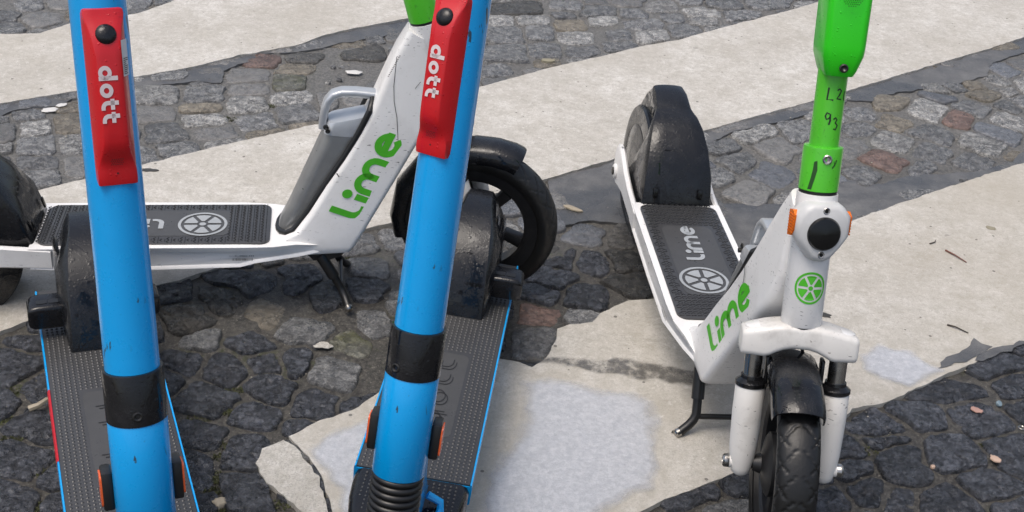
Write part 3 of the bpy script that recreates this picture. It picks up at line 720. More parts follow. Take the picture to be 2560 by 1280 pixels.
S -1.195 3.565 54 46 42 49 42 34 33 33 40 61 57 52 45 46 49 45 43 45 54 60
S 1.137 3.576 49 46 49 58 57 46 42 43 49 55 49 46 49 57 54 45 42 45 51 55
G -0.442 2.991 31 30 30 34 39 40 37 40 46 45 43 45 42 37 30 27 30 43 45 39
G 1.402 3.398 33 30 30 33 42 54 43 39 40 46 48 40 34 36 40 48 48 39 37 37
L 0.230 3.840 49 51 58 51 37 33 31 33 40 48 49 51 58 69 55 46 42 43 51 52
T -0.555 2.896 46 49 54 37 24 19 16 16 19 24 39 42 40 46 42 31 28 27 30 36
T 1.353 3.473 51 55 52 45 34 31 30 30 33 40 60 61 51 48 49 49 42 37 37 42
D 1.153 2.870 45 40 42 46 45 39 37 39 46 49 43 40 42 48 46 40 37 39 45 49
B 0.463 2.860 36 33 33 34 36 37 34 34 39 45 43 36 31 36 36 28 25 24 27 33
L 1.397 3.817 58 54 54 60 58 49 48 49 58 66 58 54 55 61 58 51 48 49 58 66
B -0.348 1.699 31 36 28 24 21 18 18 19 24 24 25 27 31 30 27 21 18 18 19 22
S 1.286 2.984 45 42 40 40 39 39 37 34 33 37 37 40 43 49 48 40 37 39 45 49
G -0.460 2.925 46 43 40 36 30 25 27 40 46 46 40 40 43 49 48 42 39 40 46 51
T -1.069 2.998 31 30 30 36 43 40 37 39 45 49 45 42 42 46 46 39 37 39 39 37
T 0.429 3.664 49 46 49 55 40 33 30 31 36 46 49 46 49 55 51 43 40 42 49 55
T 1.237 3.678 33 31 33 37 42 48 45 48 55 60 54 49 51 57 54 46 45 48 57 54
S 0.783 3.031 42 39 40 45 45 33 25 24 27 31 34 39 40 46 43 36 33 34 40 46
L 0.649 2.705 43 43 45 51 51 39 24 21 21 24 30 33 40 51 54 45 37 34 34 39
S 0.690 3.237 28 25 27 31 34 37 39 40 45 51 48 45 46 51 49 42 39 40 39 34
T -1.159 2.893 40 39 39 45 46 39 34 34 36 37 36 34 39 42 39 34 33 34 39 48
L 1.433 3.602 34 34 31 31 40 55 49 45 43 48 46 40 39 40 46 46 42 42 40 39
G -0.876 3.122 42 39 42 45 37 30 30 37 40 39 34 39 40 43 39 33 31 33 37 46
T -0.172 3.273 33 34 40 43 40 33 31 31 36 34 30 27 28 33 37 30 28 30 33 37
G 0.870 4.056 51 42 36 40 43 43 40 43 49 58 51 46 48 54 52 43 40 42 49 57
L 1.133 4.300 54 52 55 49 40 34 33 34 40 52 42 39 40 46 49 48 45 48 55 61
S 0.700 3.913 52 48 49 55 45 36 33 34 39 48 51 48 49 55 51 42 40 42 48 57
S -0.410 3.182 30 28 30 34 37 36 34 31 31 33 31 31 36 40 31 28 30 31 36 34
S -0.864 3.194 31 31 33 40 31 27 25 27 33 49 46 43 43 40 33 27 27 33 36 36
B 1.203 3.429 61 45 34 27 22 22 22 28 54 63 51 40 36 36 39 45 43 42 45 55
L -0.097 3.974 55 51 52 58 55 45 42 43 49 58 55 51 52 51 40 34 31 33 39 51
G 1.276 3.516 30 28 31 37 42 42 39 40 46 43 36 33 33 37 45 42 37 36 39 34
S -1.356 3.424 45 40 40 45 45 37 28 27 30 34 36 40 42 37 30 25 24 27 43 49
S -0.232 3.254 27 25 25 30 34 28 27 31 36 42 39 36 36 42 43 36 30 28 34 31
L 0.160 3.459 49 45 45 48 45 37 36 37 45 51 46 43 46 51 48 39 36 37 43 51
S 0.209 4.011 42 45 52 51 42 36 34 39 48 49 37 40 40 34 27 24 22 25 31 43
L 0.899 3.377 36 28 28 34 37 36 34 36 43 48 43 40 40 45 42 36 34 36 42 48
T 0.059 3.444 43 43 46 48 40 34 33 34 40 46 45 43 46 43 36 30 27 28 42 46
T 1.335 3.538 43 40 43 49 48 42 39 40 34 30 25 24 25 31 36 30 27 28 37 48
G -1.199 2.583 10 10 10 10 15 18 22 22 25 27 28 27 27 30 30 30 30 25 21 13
L 1.211 3.489 30 28 28 33 37 40 37 37 43 48 43 42 36 34 30 28 30 36 45 37
L 1.436 3.515 31 33 36 46 39 30 30 37 46 49 39 28 27 34 39 30 25 25 27 31
G -0.462 3.518 30 28 31 37 39 28 27 28 33 34 28 25 27 30 31 34 31 30 36 43
L -1.224 2.638 18 18 18 21 30 30 25 22 22 24 30 28 30 34 30 30 28 28 30 21
G -0.157 3.570 25 22 25 31 39 42 39 40 39 36 31 33 43 49 49 42 28 27 30 37
G -1.473 3.676 30 28 30 34 30 24 22 24 30 36 36 42 45 49 45 34 30 30 31 37
S 1.297 3.709 42 39 40 46 46 39 36 37 40 33 27 25 27 31 33 37 36 37 45 48
G -0.199 3.678 45 42 43 48 48 42 39 40 48 51 46 42 39 37 40 42 39 40 48 49
G -1.413 3.702 42 39 40 45 28 21 19 21 24 33 30 28 30 34 33 31 34 34 40 45
T -1.136 3.624 40 37 39 39 33 27 25 27 33 33 30 27 25 30 34 36 34 36 42 45
G 0.104 3.857 43 42 45 48 43 37 36 36 42 49 42 37 40 43 37 30 28 30 34 43
G -1.286 2.797 10 9 10 12 15 21 24 30 33 36 31 28 30 34 28 25 22 22 21 13
G 0.630 4.170 39 37 40 46 40 34 31 33 37 39 33 33 37 42 34 28 27 28 33 40
G 0.937 4.222 40 36 37 39 34 31 34 36 37 37 33 34 37 40 39 33 30 31 37 46
B 0.835 1.018 52 49 52 61 58 48 48 46 52 67 67 61 61 67 60 51 48 51 58 63
B 0.653 1.047 55 52 54 63 67 48 40 42 48 63 57 54 55 66 66 54 49 51 58 66
B 0.381 1.033 55 52 54 64 72 58 54 55 63 75 67 63 64 73 69 57 54 55 66 66
B -0.512 1.042 69 63 63 63 51 43 39 39 46 55 46 43 46 55 72 58 54 55 63 75
B -0.067 1.035 49 46 46 52 46 39 39 40 46 60 66 63 66 76 67 55 52 54 61 60
B 0.934 1.058 49 46 48 55 48 39 37 42 49 58 49 48 49 58 66 55 51 51 58 57
B -0.869 1.087 66 61 64 73 63 52 49 51 58 63 51 48 51 60 63 52 43 39 45 61
B -0.607 1.011 49 46 48 55 43 36 34 37 43 58 61 60 63 72 63 51 48 48 54 52
B -0.231 1.059 48 46 48 57 51 42 39 42 43 58 55 51 51 58 57 49 48 49 60 58
B 0.204 1.049 67 61 61 67 63 42 36 37 43 58 49 46 48 54 60 54 49 52 60 75
B 0.551 1.009 49 46 48 55 51 37 34 36 42 54 58 57 60 70 64 52 48 49 55 57
B -0.138 1.099 51 48 48 55 43 37 34 37 42 57 48 45 48 57 60 48 37 39 45 58
G 1.026 1.096 46 43 45 54 57 54 37 37 45 57 48 45 46 54 61 54 51 52 61 55
G -0.672 1.159 60 57 58 64 51 42 39 39 45 60 66 63 66 60 48 39 37 39 45 58
B 1.117 1.135 57 52 54 63 61 51 48 49 58 61 49 46 49 57 63 52 48 49 57 66
G -0.595 1.100 55 49 51 57 46 42 37 37 43 57 52 48 49 57 46 39 36 37 42 57
B 0.486 1.069 63 58 61 63 46 40 46 54 64 63 54 51 54 61 64 43 34 36 42 58
G -0.036 1.131 69 66 64 60 46 39 37 39 46 61 54 51 51 60 45 37 36 37 43 58
B -0.333 1.025 52 46 48 54 45 37 34 36 51 69 64 60 61 69 61 51 48 49 57 61
B 0.113 1.009 46 43 45 51 48 40 39 42 48 60 55 54 57 67 58 49 45 46 54 57
B 0.026 1.071 58 52 52 60 66 36 33 34 39 52 49 45 46 52 57 54 49 43 46 63
B 0.754 1.089 52 49 51 60 51 43 40 43 61 60 49 46 48 55 63 51 43 43 49 60
B -0.788 1.030 52 49 51 58 55 46 36 36 42 55 58 55 58 66 55 46 45 46 54 61
B 0.135 1.108 64 60 63 69 55 48 45 48 57 70 58 54 54 61 48 40 33 34 40 54
B -0.323 1.113 51 48 49 55 46 39 36 36 40 54 61 60 64 60 43 36 33 37 45 58
B -0.960 1.048 45 42 45 52 55 48 45 46 54 63 57 55 60 69 58 48 45 46 54 52
B 0.324 1.176 55 51 52 58 49 40 39 40 45 60 66 60 58 66 61 51 48 48 55 67
B 1.223 1.167 66 61 63 61 49 42 42 55 64 64 54 49 51 58 69 57 52 54 63 73
B 0.951 1.152 61 58 58 64 52 48 48 43 48 55 48 45 46 54 45 37 34 33 39 52
B -0.229 1.153 48 45 48 58 49 40 39 39 45 58 46 43 45 52 51 43 40 42 45 55
G -0.688 1.069 43 40 42 48 40 33 31 34 58 60 49 48 49 57 60 51 40 37 43 54
B 0.608 1.201 48 46 49 60 52 43 40 42 61 73 58 52 54 61 49 42 40 51 63 66
B -0.497 1.141 48 46 49 61 43 37 36 33 37 49 52 48 48 54 45 39 36 43 54 54
G -0.375 1.272 66 60 61 63 51 43 43 55 64 60 51 49 52 63 54 43 42 39 46 61
B 0.856 1.125 48 45 45 54 48 39 36 37 48 60 52 49 52 60 49 40 39 42 48 57
B -0.398 1.169 51 49 52 61 48 39 37 40 46 52 46 45 48 61 64 52 36 34 40 54
B -0.297 1.215 48 46 49 58 61 51 36 36 42 55 54 52 55 64 51 42 36 37 42 55
B 0.351 1.278 49 48 49 58 54 45 42 48 55 64 54 51 55 64 48 40 36 37 43 58
B -0.929 1.234 60 57 58 64 48 39 36 37 45 61 54 48 49 55 60 49 45 46 54 67
G -1.024 1.197 49 45 46 52 49 40 42 51 58 70 63 60 61 70 63 52 48 51 58 60
B 0.424 1.220 64 61 63 61 48 40 36 36 42 57 54 49 49 57 67 55 51 48 52 66
G -0.130 1.182 51 48 51 60 45 42 40 42 48 58 52 49 51 54 39 33 31 33 40 55
G -0.036 1.220 55 51 54 61 43 36 34 36 42 54 45 43 46 55 48 40 37 39 54 64
G -0.476 1.236 49 48 51 60 63 42 31 33 39 52 54 51 52 60 46 39 36 42 48 57
B 0.857 1.212 63 60 63 61 45 37 39 48 57 69 58 55 58 63 48 39 36 37 48 61
B 0.701 1.242 69 64 66 60 45 37 34 36 43 55 48 46 49 57 58 39 36 37 45 61
G 0.074 1.259 52 49 51 58 49 42 40 48 63 69 57 54 55 64 61 52 51 54 64 67
B -0.199 1.249 58 54 55 57 42 34 33 36 57 55 49 48 49 57 39 34 37 39 45 60
B 1.245 1.267 60 57 61 63 49 42 40 42 58 67 61 57 60 61 49 42 42 52 61 67
B -0.820 1.275 58 45 46 55 58 48 36 37 43 58 55 51 54 61 61 52 39 39 45 55
B -0.893 1.337 67 63 66 61 46 39 37 42 48 61 52 49 52 60 49 42 37 39 45 61
G -0.652 1.260 57 54 55 57 42 34 33 40 58 66 54 49 51 58 48 40 39 46 52 66
B -0.089 1.284 64 63 63 66 54 45 42 45 45 60 55 52 54 61 48 34 33 34 40 57
B -0.188 1.340 52 51 52 60 46 37 36 37 66 75 66 61 64 60 48 40 39 42 48 61
B -0.629 1.353 54 49 51 58 45 37 40 52 61 70 61 60 64 64 49 40 39 46 52 64
B -0.749 1.217 49 46 46 54 58 46 33 33 39 52 58 57 60 67 57 45 33 33 39 54
B -0.995 1.297 54 51 52 60 49 42 39 39 46 63 67 64 67 64 46 37 36 37 43 60
B 0.172 1.307 64 61 63 70 63 54 42 37 43 60 54 51 52 60 67 55 46 46 52 67
G 0.290 1.435 54 49 51 58 61 54 42 37 43 60 66 64 67 76 67 55 37 37 42 55
B 0.442 1.317 45 43 45 52 45 37 36 39 46 52 43 42 43 51 48 40 39 48 60 54
G 0.250 1.237 49 46 49 58 57 48 42 42 48 61 58 57 61 70 58 42 36 36 42 54
B 0.710 1.328 46 45 49 58 61 45 40 42 46 60 52 48 49 57 43 36 34 36 55 54
B -1.052 1.458 69 64 66 64 49 40 39 37 42 57 67 64 66 63 48 40 40 40 46 63
G -1.075 1.363 48 46 48 57 45 37 36 48 63 73 63 58 58 66 60 52 42 42 51 58
B 0.888 1.308 63 58 60 57 43 36 36 40 46 58 60 60 64 61 43 37 39 46 46 60
B 0.610 1.293 51 46 48 55 46 40 34 36 42 55 63 61 64 61 46 37 36 36 42 57
B 1.066 1.286 45 42 43 51 45 37 39 37 42 52 48 45 48 57 57 49 46 49 58 66
B 1.080 1.009 37 34 36 42 57 45 42 43 49 58 52 48 49 55 57 48 45 46 46 43
B 0.391 1.474 69 64 69 64 46 39 36 39 63 64 54 51 51 58 46 37 40 42 48 63
G -0.529 1.389 51 46 48 55 60 49 37 36 40 52 52 49 49 57 51 42 39 42 54 57
B -0.540 1.291 55 61 66 64 48 39 37 37 43 58 54 51 52 63 49 34 30 31 37 49
G 0.559 1.446 60 55 58 69 61 48 43 45 51 60 52 49 51 58 51 42 42 39 43 57
B 0.365 1.380 48 46 48 55 43 36 33 34 39 51 58 61 64 64 49 42 39 37 45 57
B 1.352 1.391 64 60 63 64 52 43 42 51 64 60 52 49 52 63 67 57 54 55 64 73
B 1.089 1.378 52 51 54 60 46 37 36 39 43 57 54 49 51 54 43 36 33 34 39 52
B 1.248 1.360 54 51 54 64 67 37 33 34 39 51 60 57 60 61 46 40 37 40 57 61
B 1.375 1.497 69 64 66 58 45 37 34 37 66 72 64 64 69 69 51 43 43 55 64 76
B 1.156 1.030 52 49 51 57 51 43 40 43 51 46 39 36 37 45 54 43 40 42 48 57
B 0.595 1.113 57 52 55 51 39 33 31 34 43 54 54 51 52 57 46 37 34 36 40 51
B 0.802 1.366 58 54 55 60 45 39 43 49 57 51 45 45 48 58 63 52 46 40 43 58
B 1.104 1.468 57 52 54 61 54 43 42 43 49 64 57 54 55 61 45 37 36 40 43 58
B 0.646 1.397 66 61 63 70 57 46 45 37 37 51 61 55 57 64 49 43 40 40 46 60
B -0.353 1.372 58 57 60 69 61 51 37 36 42 55 61 57 58 58 46 39 39 49 57 66
B 0.536 1.349 61 55 57 60 45 36 36 36 42 55 49 46 49 57 54 45 37 36 42 55
B 0.091 1.359 58 55 57 58 48 40 39 36 40 52 57 55 58 63 49 42 36 33 37 51
B -0.084 1.383 45 43 45 54 58 54 49 52 60 61 52 51 52 61 51 42 39 42 54 52
B 0.462 1.409 51 46 48 55 64 45 37 39 45 57 49 46 48 57 45 37 37 40 48 60
B 0.010 1.413 55 52 55 64 60 51 48 51 58 55 46 45 48 57 63 51 45 39 42 55
B -0.979 1.398 49 46 48 55 64 40 33 34 40 52 48 45 48 57 52 43 42 39 45 57
B 0.912 1.401 48 45 45 52 58 45 39 40 46 60 55 52 54 58 46 39 39 46 49 57
B 1.002 1.433 48 45 46 55 51 42 45 52 60 54 43 40 42 48 57 46 43 40 45 54
B -0.882 1.428 58 57 60 63 48 40 42 51 60 58 48 45 48 55 45 37 36 37 60 66
B 0.939 1.587 55 51 52 60 63 43 36 37 43 60 51 48 49 63 66 54 51 45 45 58
B 0.212 1.492 61 58 63 73 64 52 49 51 58 66 57 52 54 61 63 52 36 36 42 55
G 0.751 1.179 48 45 48 55 36 31 30 31 36 48 54 54 58 57 43 37 36 37 45 55
B -0.433 1.425 64 58 58 54 45 36 33 34 43 55 49 45 46 54 55 46 39 34 39 54
B -1.034 1.554 55 54 63 75 70 58 54 55 63 69 49 46 49 57 48 40 37 45 66 66
B 1.205 1.516 63 60 63 70 60 51 37 37 43 58 55 51 52 60 51 43 43 49 57 70
B 0.840 1.464 66 61 63 67 52 43 40 42 42 55 63 61 64 61 45 40 37 37 43 58
G 0.747 1.518 51 48 51 58 64 54 49 51 58 57 49 45 46 64 63 52 49 43 48 60
B -0.566 1.189 43 40 42 48 48 40 42 43 51 55 46 43 45 46 37 33 28 28 34 43
B 1.188 1.417 58 54 54 58 49 42 40 34 40 52 49 46 49 55 48 39 34 36 40 54
B 1.035 1.537 49 46 48 55 43 36 34 36 40 54 61 63 67 63 45 40 39 39 45 57
B 1.495 1.629 69 63 64 72 64 54 49 52 60 72 58 54 55 63 64 54 49 52 60 75
B 1.131 1.574 64 61 64 60 45 37 34 34 42 55 49 46 48 55 49 42 34 36 42 55
B -1.128 1.509 51 48 51 58 58 49 48 49 58 70 64 61 66 72 60 46 33 33 37 51
B 0.512 1.160 46 42 42 48 51 42 39 36 40 52 55 51 51 48 37 31 31 34 34 45
B 1.387 1.584 57 52 54 61 61 51 48 48 55 69 67 63 63 55 40 34 31 33 55 64
B 0.111 1.455 51 46 48 55 66 54 49 49 55 58 49 46 49 58 45 37 37 51 61 60
B 0.979 1.257 40 39 40 48 40 34 36 37 40 51 49 45 45 51 48 40 40 42 48 48
B -1.201 1.662 52 49 51 57 69 57 52 52 60 72 67 61 61 67 63 54 51 55 64 64
B 0.843 1.560 45 42 43 51 42 45 43 48 55 58 49 46 48 55 52 42 39 40 54 52
G 1.245 1.700 57 60 67 67 49 40 39 48 55 70 61 57 60 67 58 49 46 49 57 64
B -0.746 1.336 49 48 51 58 52 43 40 42 48 57 40 34 37 43 48 43 40 42 48 55
B -0.998 1.743 61 57 58 67 51 43 40 42 49 66 57 52 54 63 69 58 54 55 64 72
B -1.103 1.697 57 52 54 61 66 55 52 54 61 61 51 46 48 55 64 55 52 54 64 70
B 1.073 1.721 64 58 58 64 54 45 43 48 60 70 63 58 60 60 45 40 36 37 43 58
B 1.039 1.623 49 48 49 58 45 39 43 51 57 55 49 45 46 52 43 37 34 36 42 54
B 1.087 1.824 72 67 67 60 42 36 34 45 60 76 73 67 69 66 49 42 40 49 63 78
B 1.136 1.660 54 51 52 61 60 36 34 36 40 54 49 48 49 58 46 37 34 36 52 64
B 0.999 1.339 43 40 40 46 43 36 33 36 46 57 51 46 48 48 39 31 31 31 36 45
B 1.267 1.800 69 66 69 67 51 43 42 48 63 75 69 66 69 67 51 42 39 46 61 75
B 1.143 1.326 48 45 46 45 39 27 25 27 31 40 37 36 37 43 46 45 42 43 43 54
B 1.528 1.808 63 61 67 61 45 37 36 37 45 60 49 46 48 57 64 54 51 52 61 69
B 1.432 1.781 48 45 46 52 43 37 42 54 61 70 63 60 57 63 69 57 52 52 58 55
G 1.375 1.933 54 49 51 63 48 40 42 55 66 60 49 46 49 57 67 57 45 43 51 64
B 1.463 1.871 51 49 52 63 49 40 37 39 45 60 70 63 61 52 40 36 34 37 43 60
B 0.656 1.499 40 37 37 46 54 37 34 36 42 54 46 43 46 54 49 42 39 42 49 48
G 0.521 1.526 42 40 43 52 46 43 42 43 49 55 54 49 51 55 46 39 36 36 40 51
B 1.104 1.915 57 54 55 60 49 42 40 49 58 67 58 54 55 54 45 37 34 37 58 66
B 1.282 1.898 45 43 45 54 55 46 45 48 55 67 60 57 60 63 48 40 39 43 55 52
B 1.560 1.906 67 60 60 66 66 55 42 40 46 52 45 43 45 54 45 39 39 54 61 73
G 0.606 1.563 55 46 45 45 36 31 30 30 36 45 43 42 43 51 46 36 33 34 39 51
B 1.479 1.966 60 58 63 73 58 48 40 40 46 60 55 51 52 60 46 39 36 39 45 58
B 1.401 2.030 69 64 61 54 39 33 31 33 39 52 63 64 66 58 43 36 36 40 46 61
B 1.220 2.040 55 51 51 58 49 40 42 49 46 57 49 48 51 63 72 57 52 52 58 66
G 1.595 2.102 64 60 61 70 63 52 40 39 45 58 64 60 63 70 61 46 39 40 46 61
B 1.337 2.181 51 48 49 58 70 57 40 37 42 54 55 49 51 57 51 42 40 42 48 64
G 1.412 2.115 52 49 51 58 54 45 39 40 46 61 51 46 48 54 43 37 36 37 61 67
B 1.666 2.042 63 60 63 72 60 42 34 36 40 55 64 60 63 69 57 48 45 48 57 69
D 1.512 2.159 69 64 64 58 46 39 37 40 46 61 55 51 52 61 66 57 43 39 45 60
B 1.122 2.013 46 43 46 54 40 34 34 48 57 66 61 55 57 57 46 39 37 48 57 54
B 1.318 2.081 46 43 43 49 48 40 36 36 40 54 51 46 48 54 61 51 37 34 40 55
B -0.910 1.632 45 37 39 45 49 43 40 42 48 54 48 45 46 46 39 33 31 42 48 54
G -1.443 2.185 46 43 45 52 57 54 51 54 63 72 63 60 63 73 70 55 51 51 58 52
D 1.529 2.250 64 61 64 64 48 39 37 39 46 61 54 49 51 58 43 37 34 43 60 72
L 1.794 2.176 63 58 60 60 46 39 36 40 48 63 64 58 60 66 61 51 48 51 60 70
B -0.925 1.555 46 46 48 43 33 28 27 34 46 49 43 40 43 51 48 40 31 28 31 42
S 1.246 2.138 46 43 43 48 48 39 36 42 49 60 60 58 63 61 48 39 37 37 43 57
G -1.351 2.222 67 61 63 60 46 39 39 51 58 57 49 46 48 55 64 54 49 51 57 70
G 1.355 1.694 58 49 45 49 55 45 42 43 48 48 43 43 54 58 52 43 42 43 51 61
G -1.322 2.318 60 57 66 73 60 51 37 34 40 54 67 66 67 60 43 36 39 49 57 67
L 1.429 2.218 48 45 45 52 45 37 36 46 57 52 45 42 43 49 48 40 39 37 43 57
S 1.260 2.229 55 58 60 67 58 48 45 46 54 58 51 48 49 57 43 36 30 30 34 45
B -1.027 1.815 51 51 52 58 52 45 42 45 52 60 54 51 52 45 34 28 27 28 33 45
G 1.809 2.266 69 64 66 58 43 37 36 43 57 60 52 49 52 58 43 36 34 39 57 70
D 1.710 2.235 48 45 46 55 64 54 51 52 61 70 63 58 60 69 67 55 40 37 43 55
L 1.668 2.480 52 49 52 61 66 54 51 52 61 69 61 58 63 69 55 46 43 48 58 61
L 1.478 2.409 66 61 64 72 63 52 49 51 58 72 58 55 57 60 45 37 40 42 49 64
G 1.652 2.379 67 64 66 63 45 37 34 40 58 60 52 49 52 63 61 51 48 49 55 70
G -1.496 2.341 49 46 48 55 57 46 43 49 57 64 55 52 55 64 64 52 49 51 58 60
S 1.451 2.313 48 46 49 60 48 40 40 37 43 54 60 60 64 61 46 39 39 40 46 55
G -1.390 2.461 55 52 55 63 48 42 48 57 66 57 49 48 52 60 46 39 37 39 60 70
S 1.829 2.359 49 46 48 55 51 42 39 43 55 64 57 54 57 58 45 37 36 45 58 60
S 1.927 2.398 66 60 60 57 46 39 37 39 45 60 51 48 49 57 64 54 51 52 60 72
G 1.163 2.198 46 43 45 52 63 51 48 49 55 51 43 40 42 48 54 52 45 39 43 54
G -1.396 2.373 60 61 64 57 42 34 33 34 48 61 52 49 51 58 64 40 33 34 40 52
B 1.550 2.345 49 48 49 58 55 40 34 36 43 57 51 48 51 61 43 36 34 40 51 55
G -0.194 1.409 39 37 39 43 43 37 34 36 42 43 39 37 37 34 27 22 21 21 25 33
D 1.866 2.548 52 49 51 60 72 52 39 39 45 55 49 46 49 58 48 39 40 39 43 55
D 1.373 2.367 52 49 51 58 66 54 51 52 61 69 61 58 61 70 67 55 42 37 40 54
B -1.548 2.493 61 63 67 63 46 39 36 39 64 75 67 63 64 72 66 45 36 37 42 55
G -0.867 1.512 42 37 37 42 46 34 25 24 28 36 40 43 46 42 34 28 27 28 40 45
L -1.285 2.508 61 58 61 69 61 49 36 37 43 54 55 52 54 63 61 52 42 40 46 60
G 1.788 2.607 64 63 63 70 67 54 49 51 58 70 66 63 64 61 46 39 37 36 42 55
B 1.771 2.511 48 45 48 57 48 40 37 45 58 60 51 48 49 60 66 52 39 37 43 54
L 1.842 2.456 55 51 52 54 40 33 31 34 39 49 58 61 66 63 46 39 36 37 42 57
G 1.969 2.585 63 60 64 64 46 39 36 43 57 61 54 51 52 57 43 37 43 49 57 67
S -1.543 2.586 49 45 46 52 42 34 36 42 48 63 63 58 60 63 49 42 39 40 57 58
S -1.213 2.446 57 54 57 66 61 49 36 36 42 54 55 54 58 67 57 48 45 43 48 60
L -1.450 2.619 54 52 55 67 67 54 36 36 42 54 48 45 46 52 63 52 49 46 49 61
G 1.942 2.492 61 55 57 52 45 37 37 36 40 52 49 46 48 54 46 39 37 46 61 70
D -1.356 2.563 60 61 63 61 48 39 36 40 43 55 64 61 64 60 46 40 33 31 37 49
L 2.071 2.714 64 58 58 61 48 39 39 46 54 58 49 46 48 55 58 49 46 48 55 70
S -1.623 2.648 51 48 49 61 60 49 46 49 57 67 58 54 55 64 63 51 39 37 43 58
B -1.402 2.808 63 45 46 54 57 55 51 52 61 73 67 64 67 76 69 55 51 52 60 73
B -1.520 2.675 57 58 60 67 64 52 49 51 58 60 51 48 49 52 42 36 33 34 39 51
D -1.345 2.655 64 60 61 69 66 54 49 51 58 60 52 51 54 61 48 39 36 40 58 70
B 2.097 2.814 67 61 64 72 64 54 49 52 60 70 64 61 66 63 46 39 39 51 58 70
B 1.981 2.678 43 40 42 49 57 52 49 51 60 67 60 57 58 57 48 39 36 37 57 51
G -1.212 2.328 43 40 43 51 58 46 43 43 48 49 43 40 43 57 52 45 42 45 52 57
L -1.486 2.437 42 42 45 54 55 34 28 30 34 46 54 51 52 55 43 36 33 37 45 48
G 1.452 3.092 67 64 66 61 46 40 37 39 54 76 60 58 64 72 67 55 51 52 60 73
T -1.767 3.204 64 61 64 72 58 45 36 37 43 58 66 61 64 66 51 43 40 46 58 72
T 1.450 3.184 61 58 61 61 49 40 40 52 52 61 61 58 60 61 49 42 39 42 52 70
G 1.869 3.431 69 63 64 70 63 52 51 52 61 73 66 63 66 76 64 54 51 52 60 75
G -1.780 3.108 67 61 63 61 46 39 37 40 60 75 67 61 63 70 63 51 48 49 57 70
D 1.137 2.085 42 40 43 48 42 36 34 36 43 48 42 40 40 36 27 22 21 22 31 39
G -1.573 3.268 61 60 63 63 49 42 39 40 46 57 66 60 51 54 55 49 46 48 55 67
T 1.476 3.283 54 49 51 55 43 36 34 36 49 54 52 55 61 61 46 39 40 49 55 64
G -1.725 3.388 61 57 58 69 58 48 45 43 49 63 55 51 54 63 66 51 46 49 58 70
S -1.899 3.410 57 52 52 60 48 39 39 54 64 73 67 64 69 78 66 55 43 43 49 67
L 1.685 3.455 63 61 67 76 64 45 36 37 43 57 55 51 52 58 46 40 39 49 60 69
G 1.658 3.260 58 55 58 63 48 39 36 37 42 57 61 57 57 64 60 51 48 49 58 66
T -1.698 3.578 67 63 66 73 60 51 42 42 48 61 67 63 64 60 48 40 37 48 67 76
S 1.670 3.359 61 55 57 58 48 40 39 42 46 55 52 49 51 60 55 45 42 48 57 69
T -2.105 3.779 54 51 52 63 46 40 46 57 66 78 69 66 69 78 67 57 51 43 48 64
S 1.573 3.318 49 46 49 58 49 40 37 42 55 57 48 43 45 51 57 49 43 40 46 57
T 1.612 3.512 66 60 60 55 42 34 33 43 55 72 66 60 61 66 51 40 34 36 40 55
G 1.728 3.636 54 52 54 64 48 42 40 40 46 61 54 49 51 58 63 54 42 39 45 58
G 2.079 3.591 52 51 54 63 61 46 39 42 48 60 52 48 49 58 60 51 48 51 60 66
G 2.174 3.636 52 48 49 57 67 57 54 57 66 67 48 46 48 58 66 57 54 55 64 64
G -2.043 3.620 57 54 57 66 49 42 43 48 55 70 67 64 69 73 58 49 48 40 43 60
L 1.586 3.410 51 48 49 55 48 40 40 49 57 69 64 60 61 57 43 36 33 34 34 48
G -1.277 3.819 54 49 51 57 51 42 40 45 58 70 63 60 63 64 48 40 45 51 58 67
S -1.805 3.455 46 43 45 52 64 55 43 36 40 51 48 43 45 51 55 46 43 42 48 55
G -1.110 3.800 63 60 63 69 54 45 36 36 40 54 60 60 64 64 46 39 37 39 55 69
S -1.901 3.855 69 66 69 61 43 37 34 39 54 70 57 52 54 61 48 39 37 40 60 67
T -1.646 3.768 52 48 49 55 48 40 43 40 46 60 51 48 49 57 46 48 40 40 46 61
L 1.672 3.796 66 63 66 58 43 37 42 55 66 69 55 51 54 61 48 39 39 40 45 60
L -1.823 3.348 51 48 49 57 52 42 36 37 43 57 58 55 57 60 48 40 37 40 54 57
S -1.883 3.503 55 54 55 57 48 39 36 37 43 57 60 54 54 54 46 37 34 34 37 49
T -1.450 3.840 66 46 48 54 57 49 52 43 48 61 52 49 52 64 51 42 40 52 64 75
S -1.955 3.565 45 42 45 54 43 36 34 37 43 57 63 58 61 70 64 48 39 39 45 51
S 1.810 3.584 64 61 64 57 43 36 34 34 37 51 63 61 64 72 63 52 48 49 57 69
S 1.627 3.600 51 48 49 55 49 40 43 52 60 72 66 60 60 55 45 37 36 42 61 61
S -1.937 3.656 55 51 52 60 49 42 39 40 48 61 52 49 52 61 45 37 36 39 45 58
L -1.714 3.489 61 60 60 54 39 33 30 37 60 54 48 45 46 54 48 40 37 40 43 54
S -1.912 3.760 61 58 60 63 48 40 37 39 42 58 54 51 52 61 54 45 42 42 48 63
G 1.858 3.768 51 46 48 55 52 43 42 52 63 63 52 49 51 58 46 39 34 36 40 55
L -1.570 3.707 54 51 54 64 48 39 37 37 43 57 63 58 60 66 58 49 46 48 57 55
S -1.863 3.596 48 46 48 55 46 40 36 36 42 52 46 45 46 57 42 34 34 45 52 54
L 2.160 3.979 51 48 49 57 66 54 49 51 58 69 63 60 63 61 46 39 37 43 51 60
G 2.274 3.672 64 61 64 57 43 42 49 51 57 61 54 49 51 57 61 52 49 52 61 72
S 2.221 3.826 49 45 46 52 45 37 36 40 46 60 49 46 49 58 69 55 45 39 45 57
S 1.831 3.672 43 42 43 52 45 37 40 43 49 60 51 48 51 57 43 36 34 45 63 52
L 1.918 3.709 48 45 46 55 51 37 33 34 40 51 46 43 46 54 58 52 48 43 40 52
